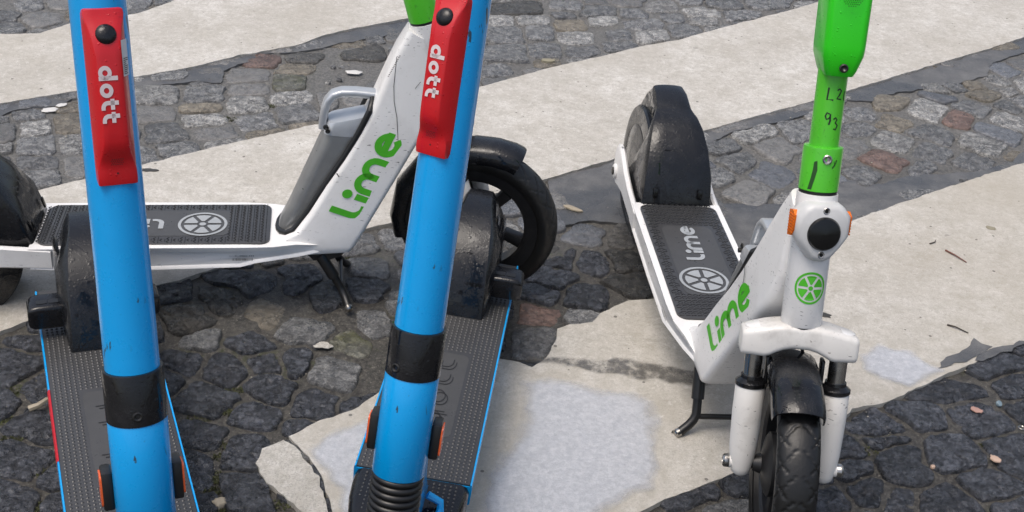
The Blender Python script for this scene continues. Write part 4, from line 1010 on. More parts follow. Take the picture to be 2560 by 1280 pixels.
L 1.652 3.699 54 51 52 57 45 37 36 36 40 54 61 57 58 58 46 39 37 37 43 57
S -1.770 3.637 46 43 46 55 48 39 34 34 40 54 48 45 46 55 61 42 33 33 37 49
G -2.054 3.972 64 63 64 70 63 43 37 39 45 57 54 51 54 61 46 37 37 37 42 57
L -2.126 4.033 67 63 64 73 66 55 51 42 43 58 66 63 64 69 55 45 36 36 42 57
T -2.014 3.721 52 48 51 58 45 37 36 37 42 57 64 61 64 61 46 39 39 39 46 61
L -1.622 3.869 46 43 46 54 51 43 40 42 46 58 52 51 54 61 51 42 42 43 49 55
L 2.015 3.741 61 55 57 61 46 39 37 39 46 57 49 46 49 55 40 34 33 34 52 70
G 1.984 3.557 46 43 45 51 48 40 42 46 54 66 61 58 61 69 58 48 45 46 54 52
L -1.261 3.918 48 46 48 57 43 37 37 39 46 60 61 58 63 66 49 42 39 40 46 57
S 2.044 3.844 52 51 54 63 60 49 43 43 51 57 49 48 51 61 51 43 40 37 43 57
L -1.726 3.833 52 49 52 60 45 37 34 37 61 64 43 42 43 52 51 42 40 42 48 58
S 2.127 3.786 48 45 48 55 48 40 39 39 43 60 60 54 55 63 70 57 51 52 58 52
S -1.745 3.733 51 48 49 57 49 40 39 45 51 57 49 46 49 57 46 39 36 37 43 57
G 2.497 3.834 52 49 52 61 48 40 37 43 52 69 67 58 57 64 67 55 51 52 61 72
G -1.827 3.260 51 51 52 54 43 36 34 36 51 60 54 49 52 60 45 30 28 28 34 46
G -1.061 3.983 51 46 48 55 49 42 43 45 52 63 54 49 52 67 52 46 43 45 52 69
G 2.010 3.660 58 54 54 52 40 34 33 34 43 54 57 54 55 63 51 42 39 40 48 61
T -2.077 3.878 51 46 48 54 43 36 34 36 42 55 66 63 61 54 45 37 37 40 46 60
G 2.310 3.863 55 51 52 57 46 43 51 43 43 57 46 42 43 49 52 45 42 45 61 69
G -1.716 3.921 49 48 51 58 43 39 39 40 46 63 69 63 64 57 45 37 34 34 43 55
G 2.506 3.932 55 52 54 57 48 43 51 57 66 57 48 43 45 54 54 45 42 43 45 58
S -2.003 3.812 52 49 49 57 61 49 42 42 48 57 49 46 49 57 46 39 37 40 43 60
G -1.837 3.696 46 43 46 54 58 49 39 39 45 60 52 48 49 57 49 42 36 37 43 57
G -0.968 4.028 60 51 54 61 63 45 36 37 43 58 49 46 48 54 57 51 49 51 61 69
G -1.338 3.979 55 52 54 61 69 55 36 34 39 51 63 57 60 60 51 52 37 36 42 58
G 1.870 3.869 49 46 49 60 49 40 39 45 58 72 66 58 57 61 52 43 39 37 43 57
G 2.307 3.766 48 48 60 61 51 42 39 42 48 61 64 58 58 52 43 37 43 54 60 57
S -1.888 3.945 51 48 51 58 46 40 37 40 48 67 58 55 58 58 46 39 37 39 57 61
S -1.466 3.747 60 55 55 55 43 37 34 39 48 61 52 51 54 54 42 34 34 33 39 52
G 0.222 4.120 66 61 64 64 54 45 40 39 45 60 51 48 49 57 67 57 52 45 46 63
G 1.756 3.739 49 45 48 55 60 49 40 36 40 54 52 49 51 60 49 40 39 39 45 55
S -1.637 3.189 52 46 37 40 42 46 43 46 55 58 51 49 52 60 57 48 43 45 51 58
L -1.168 3.957 52 49 51 63 48 40 33 34 40 54 48 45 48 57 52 42 39 49 55 60
G -1.549 3.806 49 46 49 58 43 36 34 36 40 54 51 46 48 54 49 40 37 37 42 54
G -1.534 3.900 54 52 57 57 48 40 37 40 46 52 43 42 43 51 52 42 39 40 45 55
G -1.686 4.015 52 49 51 58 51 42 39 42 48 60 54 49 49 54 43 36 36 37 43 58
L -1.182 3.858 54 49 52 63 51 42 37 37 43 55 48 43 45 51 55 49 37 37 43 55
L 2.141 3.887 49 46 49 57 43 36 33 39 60 61 49 46 49 58 52 45 40 39 45 57
G -2.219 4.087 64 63 66 64 49 42 43 55 66 78 69 63 64 72 66 55 51 42 45 58
L 2.291 4.107 64 61 64 66 51 40 37 39 42 55 66 61 63 57 40 34 37 51 60 72
L 2.259 4.016 64 61 61 55 40 34 36 48 55 58 51 48 49 57 51 46 42 39 45 60
L -1.519 3.989 52 48 49 57 48 37 36 37 45 60 51 48 49 55 39 33 31 36 49 63
S 2.612 3.970 55 54 57 57 45 39 37 39 45 57 54 51 52 57 46 37 36 45 58 64
G -1.592 3.348 43 40 42 48 57 48 43 45 52 58 40 37 39 46 43 36 34 36 40 51
S 1.949 3.811 43 43 46 55 46 39 36 36 42 57 46 43 45 51 45 39 39 40 48 51
G 2.413 3.904 48 45 46 52 61 42 33 34 40 54 55 51 52 60 61 51 43 43 51 55
L 0.410 4.186 58 54 55 64 51 43 39 40 46 61 63 60 64 72 64 54 49 52 60 70
G 0.242 4.224 52 49 52 63 48 39 36 37 48 72 54 49 51 58 51 42 40 55 63 60
S 1.904 4.061 51 48 51 64 66 55 51 54 63 73 66 61 64 61 48 40 37 39 45 55
G -1.419 4.029 63 57 55 63 55 40 37 39 45 60 54 49 51 58 55 46 39 36 40 54
T -1.584 4.055 52 48 49 54 40 34 33 39 46 61 54 51 52 60 45 39 37 39 46 63
S -1.789 3.983 52 48 49 58 46 39 42 48 55 60 51 48 51 60 58 42 34 37 43 58
G -1.038 4.087 64 61 63 58 45 37 34 36 49 66 57 52 54 61 51 42 34 36 40 55
L 2.595 3.881 61 57 60 54 40 34 31 36 39 51 51 48 51 58 55 48 45 48 57 69
L 1.983 4.002 61 58 60 54 45 37 37 37 42 55 46 43 46 54 46 37 36 46 63 70
G -2.021 4.151 52 51 55 64 51 42 40 48 64 78 70 64 66 73 67 45 42 43 51 64
G 1.966 3.910 63 57 58 55 43 36 34 36 40 54 49 46 49 60 51 42 39 39 45 60
G 2.455 4.094 63 60 64 60 45 37 37 52 60 70 64 60 63 73 67 55 43 40 46 60
S -1.618 3.957 51 46 49 57 46 39 33 34 39 52 49 48 51 58 42 34 33 34 42 58
L -1.233 4.013 48 45 46 52 49 42 39 42 61 61 51 46 48 55 45 37 33 33 39 52
G -1.670 3.310 42 39 40 46 46 37 36 37 45 55 51 49 54 57 48 40 39 37 36 46
G 2.573 4.223 69 64 64 57 43 36 36 36 40 55 52 49 51 60 64 54 49 51 58 75
S -0.836 4.247 69 66 70 73 61 40 37 39 43 58 55 51 54 58 42 36 36 52 64 76
T 2.393 4.244 55 52 54 63 52 43 39 39 45 60 51 46 48 55 63 57 45 45 51 66
S 0.143 4.180 55 51 52 60 60 52 49 51 58 73 64 58 61 60 42 36 34 39 43 58
L 1.888 3.967 49 46 48 57 46 39 36 42 54 54 48 49 60 63 48 39 37 39 45 57
G -1.665 4.117 51 48 61 61 46 39 40 52 63 60 51 49 52 63 49 40 39 39 45 55
S 2.008 4.092 49 49 66 66 46 39 37 46 57 57 52 49 52 54 39 33 36 51 54 55
L 0.343 4.254 51 46 48 70 55 46 43 46 49 58 49 48 49 60 63 45 39 40 46 60
L 2.537 4.031 46 43 43 51 58 49 45 43 49 63 58 54 55 55 46 42 39 37 43 57
S -1.230 4.109 52 48 48 55 54 46 43 43 49 64 64 60 61 64 52 43 40 42 45 60
S 2.345 3.958 61 57 58 64 61 49 42 39 45 60 64 57 57 54 42 40 33 33 39 52
L -1.271 4.258 67 61 63 60 48 39 36 34 40 51 55 52 54 64 49 42 42 40 46 61
G -1.033 4.174 52 48 49 57 51 42 40 45 52 60 51 48 51 57 46 39 36 37 57 63
T -2.002 4.251 63 63 66 60 45 37 36 34 39 52 60 63 67 64 48 40 39 36 39 54
S -1.764 4.083 48 46 49 58 64 54 51 52 61 67 58 58 60 63 51 42 43 45 51 55
L -1.921 4.198 48 45 46 55 61 52 37 36 42 54 49 48 52 63 63 52 49 51 60 57
G -1.643 4.215 66 58 58 66 67 55 51 52 60 72 64 58 60 60 48 40 40 51 63 75
G -0.900 4.315 66 61 64 75 67 55 43 39 45 58 64 61 66 61 48 43 40 42 48 63
T -1.977 4.348 72 64 66 63 49 42 39 36 42 57 51 49 52 61 48 39 39 52 63 78
L 0.995 4.413 60 54 57 66 51 42 42 49 46 58 54 51 52 61 51 42 39 37 42 54
S -2.143 4.371 55 52 55 57 43 36 34 36 46 63 55 51 52 60 46 40 39 42 48 66
G -1.483 4.093 55 51 54 61 45 36 34 36 49 51 54 49 49 55 48 37 34 36 42 55
L 1.703 3.886 61 55 54 60 55 46 43 45 52 63 57 54 58 54 39 33 36 45 52 67
G 2.303 4.208 43 40 42 48 49 40 40 46 52 63 51 48 49 58 52 42 39 43 57 54
S 0.245 4.313 54 51 55 66 70 57 52 54 61 70 64 63 67 61 46 37 34 36 43 60
G 0.124 4.091 48 45 45 52 45 37 34 39 45 55 49 46 48 55 63 52 51 52 60 57
G -2.077 4.302 52 49 52 61 51 39 36 39 45 60 51 48 49 57 61 52 34 33 37 51
S 0.514 4.229 46 43 45 61 52 42 40 42 49 60 52 49 51 58 61 52 49 51 60 54
T 0.553 4.418 64 46 48 54 55 45 42 42 48 61 52 51 54 63 61 51 39 39 45 58
L -2.137 4.457 57 54 57 66 52 43 46 51 60 63 52 48 49 57 45 36 34 36 49 63
L -1.825 4.227 66 60 61 60 49 42 40 51 58 55 48 45 46 55 66 54 51 52 60 72
G 2.027 4.192 51 48 51 63 61 49 46 48 54 66 60 57 58 66 52 42 40 46 54 57
L 0.703 4.307 51 48 49 57 51 43 36 36 40 54 60 55 55 61 66 54 51 51 58 60
L 1.023 4.517 70 66 69 76 63 52 49 43 43 58 69 66 67 66 49 42 40 40 46 61
S -1.477 4.187 49 46 49 57 46 37 37 51 63 67 60 58 63 66 52 43 40 42 51 58
L -2.154 3.930 49 46 49 58 43 36 36 43 51 63 58 55 57 64 54 42 33 33 37 51
G 2.206 4.164 51 48 51 58 60 49 42 37 43 57 64 58 58 66 66 54 42 39 45 57
L -1.142 4.054 51 48 48 55 45 37 36 39 43 57 49 45 46 52 45 37 37 42 48 61
S 2.077 4.378 63 60 63 72 63 52 49 52 60 70 63 60 63 70 60 52 49 52 63 72
G -0.936 4.215 46 43 45 52 43 39 45 55 52 57 49 45 46 54 60 54 43 39 45 55
G -1.134 4.143 49 46 49 57 57 49 46 45 46 55 49 45 45 51 45 37 36 37 43 57
G 1.853 4.210 61 57 58 67 64 52 48 49 57 69 63 57 55 61 60 51 48 51 60 69
G 1.287 4.525 67 60 61 60 48 40 42 39 43 57 55 52 54 63 66 57 54 57 67 79
G 2.410 3.756 52 48 46 54 57 46 43 45 52 51 42 42 51 58 55 46 43 46 52 61
G 0.628 4.361 57 54 57 72 64 49 36 37 42 54 57 54 55 67 63 52 36 34 40 52
S 0.569 4.524 55 52 54 66 61 52 49 51 58 75 55 51 54 61 52 43 39 39 45 58
S -1.803 4.329 57 55 58 57 48 39 36 42 58 67 60 57 61 64 51 42 43 52 61 67
G 2.322 4.306 51 48 49 58 51 42 39 40 46 61 61 54 54 57 48 39 37 37 43 58
L -1.248 4.353 69 64 69 63 45 37 36 37 43 58 54 51 54 61 42 34 34 48 57 72
G 0.979 4.316 54 51 55 64 46 39 36 42 48 63 66 63 67 64 54 39 36 37 43 55
T 2.475 4.182 48 46 48 57 46 37 36 37 43 57 69 61 60 51 40 33 31 37 58 55
L -1.376 4.218 52 49 52 54 48 49 43 42 48 60 51 48 49 58 51 43 46 46 51 58
S -1.785 4.423 55 52 54 60 43 36 36 45 63 75 67 63 67 61 45 36 36 48 57 63
G -0.799 4.445 55 52 55 54 43 36 36 49 64 73 64 60 63 72 60 49 46 43 45 60
G -0.983 4.367 64 61 63 69 52 43 40 42 48 63 58 55 58 69 60 48 42 36 40 52
T 2.422 4.344 52 48 49 52 40 34 33 34 43 58 52 49 52 58 43 37 40 42 49 60
T 2.498 4.277 51 46 48 55 45 37 36 40 46 61 52 49 51 60 46 37 34 34 40 54
L 2.127 4.221 52 49 52 61 63 52 48 49 57 57 49 46 49 60 61 51 39 37 43 55
G -1.070 4.430 55 49 51 57 46 37 37 51 58 69 63 60 63 66 52 43 42 45 51 64
S 0.351 4.356 51 48 49 57 42 42 49 51 60 61 54 51 54 64 51 42 40 42 61 60
S 0.828 4.438 54 49 51 60 48 40 37 40 43 57 63 61 66 63 48 40 36 37 42 55
G 2.522 4.374 54 49 51 58 45 37 34 39 43 55 49 45 46 54 48 39 39 40 46 60
S -2.238 4.431 48 45 45 52 61 51 48 51 58 70 61 58 60 63 49 42 39 42 46 57
G 2.627 4.057 61 57 60 54 43 36 34 39 54 52 43 40 40 46 39 33 31 36 60 69
T -0.603 4.512 61 57 60 63 48 42 39 40 48 61 49 46 49 57 64 52 48 49 55 67
L -2.249 4.334 57 52 52 60 48 40 37 42 57 69 66 63 67 73 60 51 42 40 46 61
L -1.405 4.477 66 63 67 75 61 52 42 39 45 60 66 63 67 64 48 43 39 39 46 60
T -1.088 4.328 49 46 49 58 49 40 39 46 58 67 58 54 55 63 54 45 42 45 52 58
L -2.170 4.271 43 40 42 48 49 42 40 42 48 60 60 57 60 54 43 37 36 51 61 54
G 0.453 4.382 49 46 49 58 51 43 42 43 46 58 51 48 49 60 66 52 48 49 52 57
G -1.335 4.409 49 46 48 55 61 45 39 40 46 61 54 49 51 57 52 43 40 37 43 57
S -1.205 4.634 54 52 55 64 49 42 48 54 63 58 49 48 49 58 49 40 37 43 48 60
T 2.337 4.399 49 48 51 64 60 49 45 46 52 58 54 49 51 58 43 36 33 37 40 54
L -1.534 4.339 49 46 49 60 64 48 37 37 43 58 64 60 63 72 66 54 39 36 40 54
S 1.182 4.481 55 52 54 61 48 40 46 51 58 67 60 57 60 60 46 39 37 40 60 69
L 0.802 4.337 46 43 45 52 48 40 40 48 49 58 49 45 48 55 67 57 54 55 63 60
G -1.595 4.488 55 51 54 61 49 42 39 40 46 60 51 46 48 54 45 37 36 40 60 69
T 2.533 4.467 52 48 49 57 49 40 39 40 46 58 54 51 52 61 49 40 37 42 43 57
T 1.080 4.364 51 48 51 60 58 48 43 36 37 49 52 49 54 63 48 37 34 36 42 57
G -1.236 4.446 61 60 63 67 51 43 40 48 55 60 51 48 49 58 48 39 37 39 54 66
L -1.437 4.372 52 48 49 55 51 42 43 49 57 55 48 45 48 57 43 36 36 49 52 63
T 2.235 4.362 52 49 51 58 64 52 48 49 55 70 70 63 64 60 46 39 40 39 43 57
G -2.193 4.184 58 55 60 52 37 33 33 45 51 64 60 55 58 58 45 37 37 45 51 63
G -0.673 4.581 52 49 51 55 48 40 37 43 66 73 64 60 61 66 54 46 40 42 49 63
L -0.704 4.392 64 60 63 57 43 36 34 37 43 58 54 49 51 58 67 54 49 51 57 69
G -1.456 4.283 60 55 57 52 42 34 33 37 43 55 58 55 57 58 48 39 37 40 46 60
G -1.686 3.677 54 51 49 43 33 28 27 28 33 43 39 37 39 45 42 34 33 36 51 61
G 0.741 4.495 48 45 46 54 51 39 34 36 42 55 61 58 60 67 61 52 46 39 43 55
G 0.893 4.378 51 48 49 57 45 39 34 36 40 54 51 48 49 57 57 48 45 42 48 61
L -0.567 4.617 52 49 51 69 58 49 42 39 45 60 57 54 55 63 51 45 46 48 54 61
L -0.845 4.594 61 58 61 67 51 42 40 48 55 66 60 58 63 73 60 48 43 45 52 67
S -1.299 4.599 46 43 46 54 54 45 42 43 51 63 63 60 63 72 67 57 40 37 45 54
S 0.929 4.566 61 60 64 70 60 51 40 40 48 63 55 52 54 61 63 52 45 37 40 54
G -1.492 4.535 64 61 63 69 60 51 39 36 42 57 55 52 54 63 63 52 43 39 43 60
L 1.180 4.394 64 60 61 57 43 37 36 37 58 57 48 46 48 55 45 48 51 52 61 72
G 1.413 4.654 49 46 48 55 52 43 42 43 51 66 55 51 51 55 46 45 51 52 63 73
G -1.841 4.578 61 61 66 75 63 54 42 37 43 55 61 61 66 75 63 52 40 40 46 58
G -1.113 4.581 63 61 64 70 52 43 40 40 42 54 55 52 55 66 58 37 33 34 40 55
G -0.858 4.160 60 57 57 51 39 33 31 33 37 51 57 55 57 51 40 40 46 46 54 64
S -1.724 4.700 57 54 58 67 63 52 42 43 51 66 66 61 63 70 69 55 39 39 43 55
G -1.894 4.727 51 46 48 52 51 42 39 43 58 63 54 52 54 61 45 37 37 49 58 63
G 2.593 4.309 61 57 58 66 57 43 37 37 43 54 46 43 43 49 37 31 30 36 58 69
L -0.971 4.468 60 55 57 64 58 49 40 36 42 55 49 46 46 52 51 42 39 42 57 67
S -0.531 4.803 51 48 49 57 63 55 51 54 61 61 54 51 54 61 63 39 34 36 42 58
S -2.192 4.624 46 45 48 57 45 37 34 40 61 72 64 61 63 72 67 54 43 43 51 55
G 2.547 4.564 64 58 58 64 69 58 52 52 60 52 45 43 45 54 48 40 39 37 43 58
S 0.881 4.721 51 46 48 54 48 39 37 46 52 61 54 51 54 63 58 49 48 57 55 61
L -2.030 4.500 66 61 63 63 46 37 34 39 45 58 54 52 54 63 49 42 37 39 45 60
T 2.433 4.427 52 49 51 60 48 40 40 48 52 51 45 43 45 54 40 34 31 36 42 55
T -1.607 4.401 60 55 57 54 40 34 33 37 43 57 58 55 55 63 57 46 37 37 43 58
L 1.135 4.646 48 46 48 57 45 37 36 39 46 60 61 57 60 67 61 51 40 42 49 57
S 0.774 4.687 55 52 55 63 46 40 48 51 58 64 52 49 52 61 48 40 39 42 60 64
L 2.457 4.528 45 43 46 54 63 51 48 49 57 63 55 54 57 63 51 42 39 37 43 52
T -2.016 4.596 57 52 52 60 48 40 42 42 49 64 49 45 45 49 51 42 39 43 54 64
S 0.676 4.554 54 49 51 57 45 37 34 37 57 58 51 48 49 55 55 36 33 33 39 52
G -1.767 4.516 52 48 49 57 64 52 39 37 43 57 60 57 60 60 48 40 37 40 45 58
S 0.894 4.817 55 51 51 64 66 55 52 54 63 73 64 58 60 60 51 42 40 45 51 66
G -1.351 4.758 70 64 66 57 43 36 33 37 42 55 51 49 54 63 51 42 39 40 48 76
S -1.052 4.521 58 54 57 66 60 37 34 34 40 55 60 55 55 52 43 34 33 34 39 52
G -1.552 4.687 55 51 54 61 60 42 34 36 42 57 57 54 55 63 51 42 40 49 57 61
S -0.361 4.784 64 61 64 73 63 52 37 37 43 57 51 48 51 58 69 57 52 54 61 72
S 2.230 3.911 49 49 51 57 49 40 37 39 45 46 39 37 39 45 42 34 31 31 34 45
S 1.524 4.795 52 48 48 54 66 54 51 52 54 60 49 46 48 55 49 42 39 49 63 64
T 1.429 4.755 51 46 49 57 51 42 39 36 40 54 54 51 51 60 48 40 36 34 42 55
T -0.999 4.715 58 54 55 63 52 43 42 45 58 69 55 49 49 57 64 52 48 49 55 66
G -0.654 4.671 67 61 61 61 48 40 36 34 40 55 63 61 64 57 40 33 34 37 42 58
G -0.818 4.787 49 48 51 60 63 52 48 49 58 70 63 58 60 63 49 42 39 42 46 57
G -0.983 4.815 69 64 67 73 63 52 49 52 60 72 66 64 70 66 48 40 39 49 61 76
G -0.729 4.726 55 52 54 63 49 42 39 42 46 58 49 48 49 60 61 52 36 36 42 55
L -2.070 4.751 60 58 61 72 63 51 40 39 46 60 54 51 54 60 45 37 37 37 43 55
S -1.653 4.640 51 48 49 57 54 46 37 37 43 55 61 58 60 58 48 39 37 40 46 60
S 2.629 4.506 63 58 61 69 61 52 39 36 43 57 49 46 46 54 46 39 39 51 60 69
G -1.666 4.550 52 48 49 55 43 36 34 40 54 61 54 49 51 57 46 37 36 37 42 57
S 0.470 4.478 49 46 48 54 55 52 49 51 60 72 60 54 54 55 43 36 34 37 42 55
G -2.108 4.559 51 46 46 51 49 40 39 39 45 60 73 66 64 58 43 36 37 37 42 54
G 1.506 4.700 66 60 61 58 43 37 36 34 40 55 51 48 49 57 57 49 46 48 55 72
T -1.220 4.546 54 51 54 55 39 33 30 33 36 49 61 63 63 63 49 42 39 45 58 61
T -1.449 4.720 45 45 48 58 46 37 36 42 57 57 49 46 48 57 52 43 40 40 46 52
S -0.693 4.477 43 42 43 51 48 40 42 48 45 54 51 48 51 55 43 36 34 37 55 52
S -0.463 4.745 52 49 51 58 43 36 31 33 37 51 64 64 66 72 60 49 46 52 60 60
L 1.232 4.678 49 46 48 55 45 37 37 39 43 57 48 46 48 57 52 43 42 40 46 60
G 1.622 4.828 64 60 61 70 70 58 55 57 64 60 49 45 45 51 58 57 54 58 70 76
G -1.885 4.827 63 58 61 70 60 49 46 48 57 70 64 60 61 66 54 43 40 39 45 60
T -1.158 4.827 61 58 63 72 63 52 49 52 60 73 64 58 60 61 51 42 40 49 61 69
G 0.830 4.530 46 43 45 51 51 42 39 40 46 49 42 39 42 48 46 39 36 37 55 57
S 2.395 4.672 66 43 45 49 52 51 49 51 61 70 64 61 64 73 63 52 49 51 58 73
G 1.312 4.618 52 48 48 52 51 42 39 37 43 57 55 52 54 52 39 33 33 42 42 58
L -1.333 4.847 61 58 61 70 60 49 46 48 55 63 54 49 51 57 43 34 33 40 55 67
S 1.253 4.773 48 46 48 57 43 37 34 36 57 63 54 51 54 60 46 39 37 36 42 55
S 2.614 4.844 67 64 69 78 66 54 49 51 57 70 67 64 67 75 64 54 49 51 58 70
L -1.912 4.019 49 46 49 46 37 36 34 36 42 51 49 46 48 46 39 33 31 33 39 48
S -1.605 4.839 64 58 60 66 61 51 48 49 57 72 66 58 58 57 45 37 36 39 58 72
G -2.095 4.659 57 52 54 55 42 36 34 34 39 54 49 48 51 60 52 43 37 39 45 60
L -1.993 3.917 46 45 48 55 57 30 28 28 33 43 39 36 37 43 46 43 40 37 43 54
L -1.685 4.457 42 39 39 45 43 36 36 39 43 54 45 42 43 51 63 52 37 34 40 51
S -1.434 4.812 52 48 49 55 66 54 49 51 58 72 69 63 63 57 43 36 33 37 40 54
G -1.802 4.765 67 61 61 66 58 51 43 43 49 63 49 45 45 51 54 51 37 37 45 63
S -0.722 4.825 63 61 64 72 63 54 51 55 66 57 48 46 49 58 52 43 40 43 46 58
T 0.679 4.645 46 43 46 54 63 54 51 54 63 70 61 57 60 58 49 40 37 39 40 52
G -0.828 4.693 49 46 49 58 45 37 34 37 58 72 67 60 60 60 48 40 37 42 57 55
S -1.915 4.634 57 55 58 57 45 36 34 40 45 57 51 46 48 54 64 52 36 34 40 51
L 0.773 4.599 58 52 54 52 42 36 34 36 40 52 51 48 48 55 48 39 36 37 43 58
S 1.327 4.717 52 48 49 57 45 37 36 36 42 55 51 48 49 55 49 40 40 39 46 60
L -2.175 4.711 52 49 52 61 52 43 42 49 57 67 63 60 61 55 39 33 31 36 42 55
L 1.151 4.736 51 49 51 61 66 54 43 36 40 52 45 42 45 52 43 37 36 39 45 55
G -1.568 4.586 57 58 60 63 49 42 39 36 40 54 51 46 46 54 45 37 33 30 36 49
S -1.971 4.079 45 42 43 52 43 36 34 34 40 52 57 52 54 55 54 39 31 33 39 51
L -1.618 4.748 61 60 63 61 46 39 36 43 58 67 54 52 55 64 49 39 36 37 43 57
S 0.605 4.245 55 49 49 55 52 45 43 46 49 48 40 37 40 48 49 40 37 39 45 64
T -2.151 4.814 64 58 58 66 60 49 45 46 52 66 61 58 60 64 48 40 42 40 46 61
L 2.217 4.272 52 46 46 51 42 34 33 39 52 60 45 42 45 52 54 45 42 39 45 57
G -1.103 4.678 58 52 52 58 54 46 36 36 40 54 52 51 54 63 49 40 37 40 52 64
T -1.634 3.444 43 42 43 49 46 39 37 31 31 40 42 39 40 46 48 40 37 37 43 48
T 1.071 4.788 60 51 51 58 64 54 51 52 54 57 49 46 48 57 49 42 39 37 43 55
S 1.209 4.577 52 48 49 57 46 39 37 39 46 60 60 55 55 52 43 36 34 31 36 46
G 2.106 4.089 60 54 54 58 52 45 42 45 43 43 37 36 46 63 54 45 42 43 51 63
S 1.790 3.972 40 39 51 58 52 43 40 42 49 57 51 48 49 55 52 43 40 42 48 45
G -1.175 4.731 61 58 61 60 46 39 37 46 57 69 63 58 61 55 43 36 34 34 39 52
T 1.346 4.808 51 46 48 55 57 48 45 46 49 52 45 43 45 52 45 37 36 34 40 54
L 0.977 4.754 48 46 48 57 55 45 40 39 45 58 49 45 46 52 45 37 34 36 48 57
G 1.679 4.063 55 51 51 55 55 48 45 48 55 57 51 49 54 63 58 48 45 46 54 61
G -0.435 4.838 60 60 63 67 57 49 46 49 58 54 46 43 46 54 42 34 31 31 36 49
L -1.882 4.102 45 48 49 57 54 45 43 45 52 49 42 39 40 43 36 33 39 46 54 52
L -1.995 4.694 46 45 46 55 60 49 37 34 40 54 49 46 48 54 49 40 40 39 45 54
S 2.638 4.138 55 52 54 61 57 46 42 43 49 58 55 52 55 49 37 31 28 31 52 60
L -1.335 4.313 36 33 34 40 49 40 37 39 46 57 52 48 48 43 40 36 31 31 36 43
T 1.474 3.351 39 40 40 46 45 34 30 30 34 39 40 40 39 34 25 22 21 21 25 34
G -0.628 4.770 43 40 42 49 60 52 49 43 43 55 49 46 48 57 48 39 40 51 55 51
G -2.046 4.403 39 36 37 45 46 39 36 36 39 48 42 39 42 48 43 34 28 30 36 46
T -1.967 4.438 54 52 57 63 54 36 33 34 40 51 42 39 40 48 40 34 31 34 51 58
L -1.691 4.326 55 46 45 51 58 49 45 45 51 52 45 42 48 58 54 46 45 46 55 63
S 2.196 4.484 54 51 54 60 55 46 43 45 52 63 57 51 52 58 57 46 43 45 51 58
L 2.613 4.418 52 49 51 49 40 33 33 31 34 45 43 40 42 48 52 43 43 45 52 58
G 2.283 4.588 58 54 55 61 60 49 45 46 52 61 58 54 55 61 57 48 45 46 54 64
G -1.336 4.676 57 52 55 57 43 36 34 34 40 49 43 40 42 48 43 36 34 36 40 54
S -0.786 4.523 52 48 49 55 51 37 36 37 43 55 54 48 46 42 33 27 25 28 40 49
L -1.797 3.804 27 25 27 33 34 39 36 37 39 43 42 40 43 51 43 36 33 34 34 31
G -0.471 4.638 55 52 55 63 52 43 40 43 46 46 40 37 39 46 54 46 45 46 55 61
G 0.983 4.678 42 39 40 46 37 31 30 30 36 42 46 46 49 54 46 43 42 45 52 49
S -1.382 3.889 46 42 42 37 31 30 27 27 31 36 28 25 27 30 33 36 36 36 42 49
G -1.416 4.646 39 37 37 43 40 33 31 31 36 48 54 51 52 57 49 42 40 42 49 46
S -1.031 3.905 45 42 42 46 37 31 30 31 36 34 30 28 30 36 43 36 34 36 42 49
T 1.248 4.850 49 48 51 60 57 48 45 46 54 60 52 48 48 45 39 33 31 33 39 45
L 1.070 4.705 37 36 37 43 39 31 30 31 40 49 43 42 43 49 52 33 30 30 36 43
L -0.890 4.083 48 45 39 34 27 24 27 39 46 46 34 31 33 39 43 42 37 39 45 51
G 2.465 4.728 48 45 48 54 51 43 40 42 49 55 39 33 34 37 40 43 40 42 48 54
S 1.776 4.132 45 40 40 45 45 37 34 34 39 46 43 40 42 48 45 36 34 34 40 48
T -1.094 3.888 27 25 27 33 33 28 30 36 40 42 36 34 34 40 31 25 24 25 33 31
G -1.577 4.124 39 45 48 54 52 43 39 40 36 36 31 30 31 36 27 22 21 22 27 36
G -1.433 3.936 39 36 37 43 39 33 30 30 34 43 43 42 43 45 37 30 25 27 31 39
T -1.397 4.128 37 43 45 40 36 28 28 33 37 37 33 30 31 36 40 34 30 24 25 34
L -1.341 4.094 43 40 43 46 46 39 28 24 25 33 37 34 36 42 45 39 36 36 42 48
G 0.541 4.320 34 33 34 40 39 33 31 33 43 36 28 27 27 31 34 28 30 37 42 40
G -0.788 4.354 34 33 33 39 42 34 33 33 39 49 45 42 43 46 37 36 37 39 45 42
G 0.048 4.132 37 37 40 46 48 39 36 36 42 48 46 43 45 40 33 27 24 24 25 33
G -1.284 4.174 36 33 34 37 31 25 24 24 31 39 43 43 42 42 40 33 30 30 34 42
G 0.424 4.273 30 28 28 33 39 37 39 40 36 36 28 27 27 31 34 28 27 28 31 34
G -1.028 4.258 40 40 42 46 42 36 33 34 39 33 28 27 30 36 37 30 28 30 33 36
G 0.485 4.296 28 25 27 31 34 39 36 36 40 37 30 28 30 34 31 27 25 25 30 34
S 1.082 4.462 39 36 37 46 36 27 25 27 31 40 36 34 36 42 46 39 37 39 46 45
L -1.211 4.198 39 36 37 42 37 30 27 28 33 39 34 33 33 37 33 27 27 30 36 42
T 0.720 4.390 43 39 40 43 42 34 33 34 40 40 36 34 36 39 28 24 22 27 33 43
L 0.621 4.465 43 40 40 37 36 28 27 27 31 36 28 27 27 31 34 37 37 39 45 48
S 0.872 4.625 48 46 49 51 42 34 33 34 42 51 43 40 40 45 37 30 27 28 33 42
T -1.089 4.241 28 27 28 34 37 31 28 30 37 43 39 37 37 40 36 31 30 31 36 33
L 0.918 4.457 37 39 40 46 45 37 36 37 43 40 33 30 31 34 30 24 24 24 27 33
S 1.385 4.571 43 40 39 34 27 24 24 24 28 37 40 37 39 43 43 37 36 37 45 49
T 0.982 4.845 49 46 48 52 51 42 40 42 48 45 37 34 34 39 43 36 33 34 39 48
G 0.381 4.432 42 39 39 43 43 37 34 36 42 48 43 40 36 31 25 21 21 27 30 39
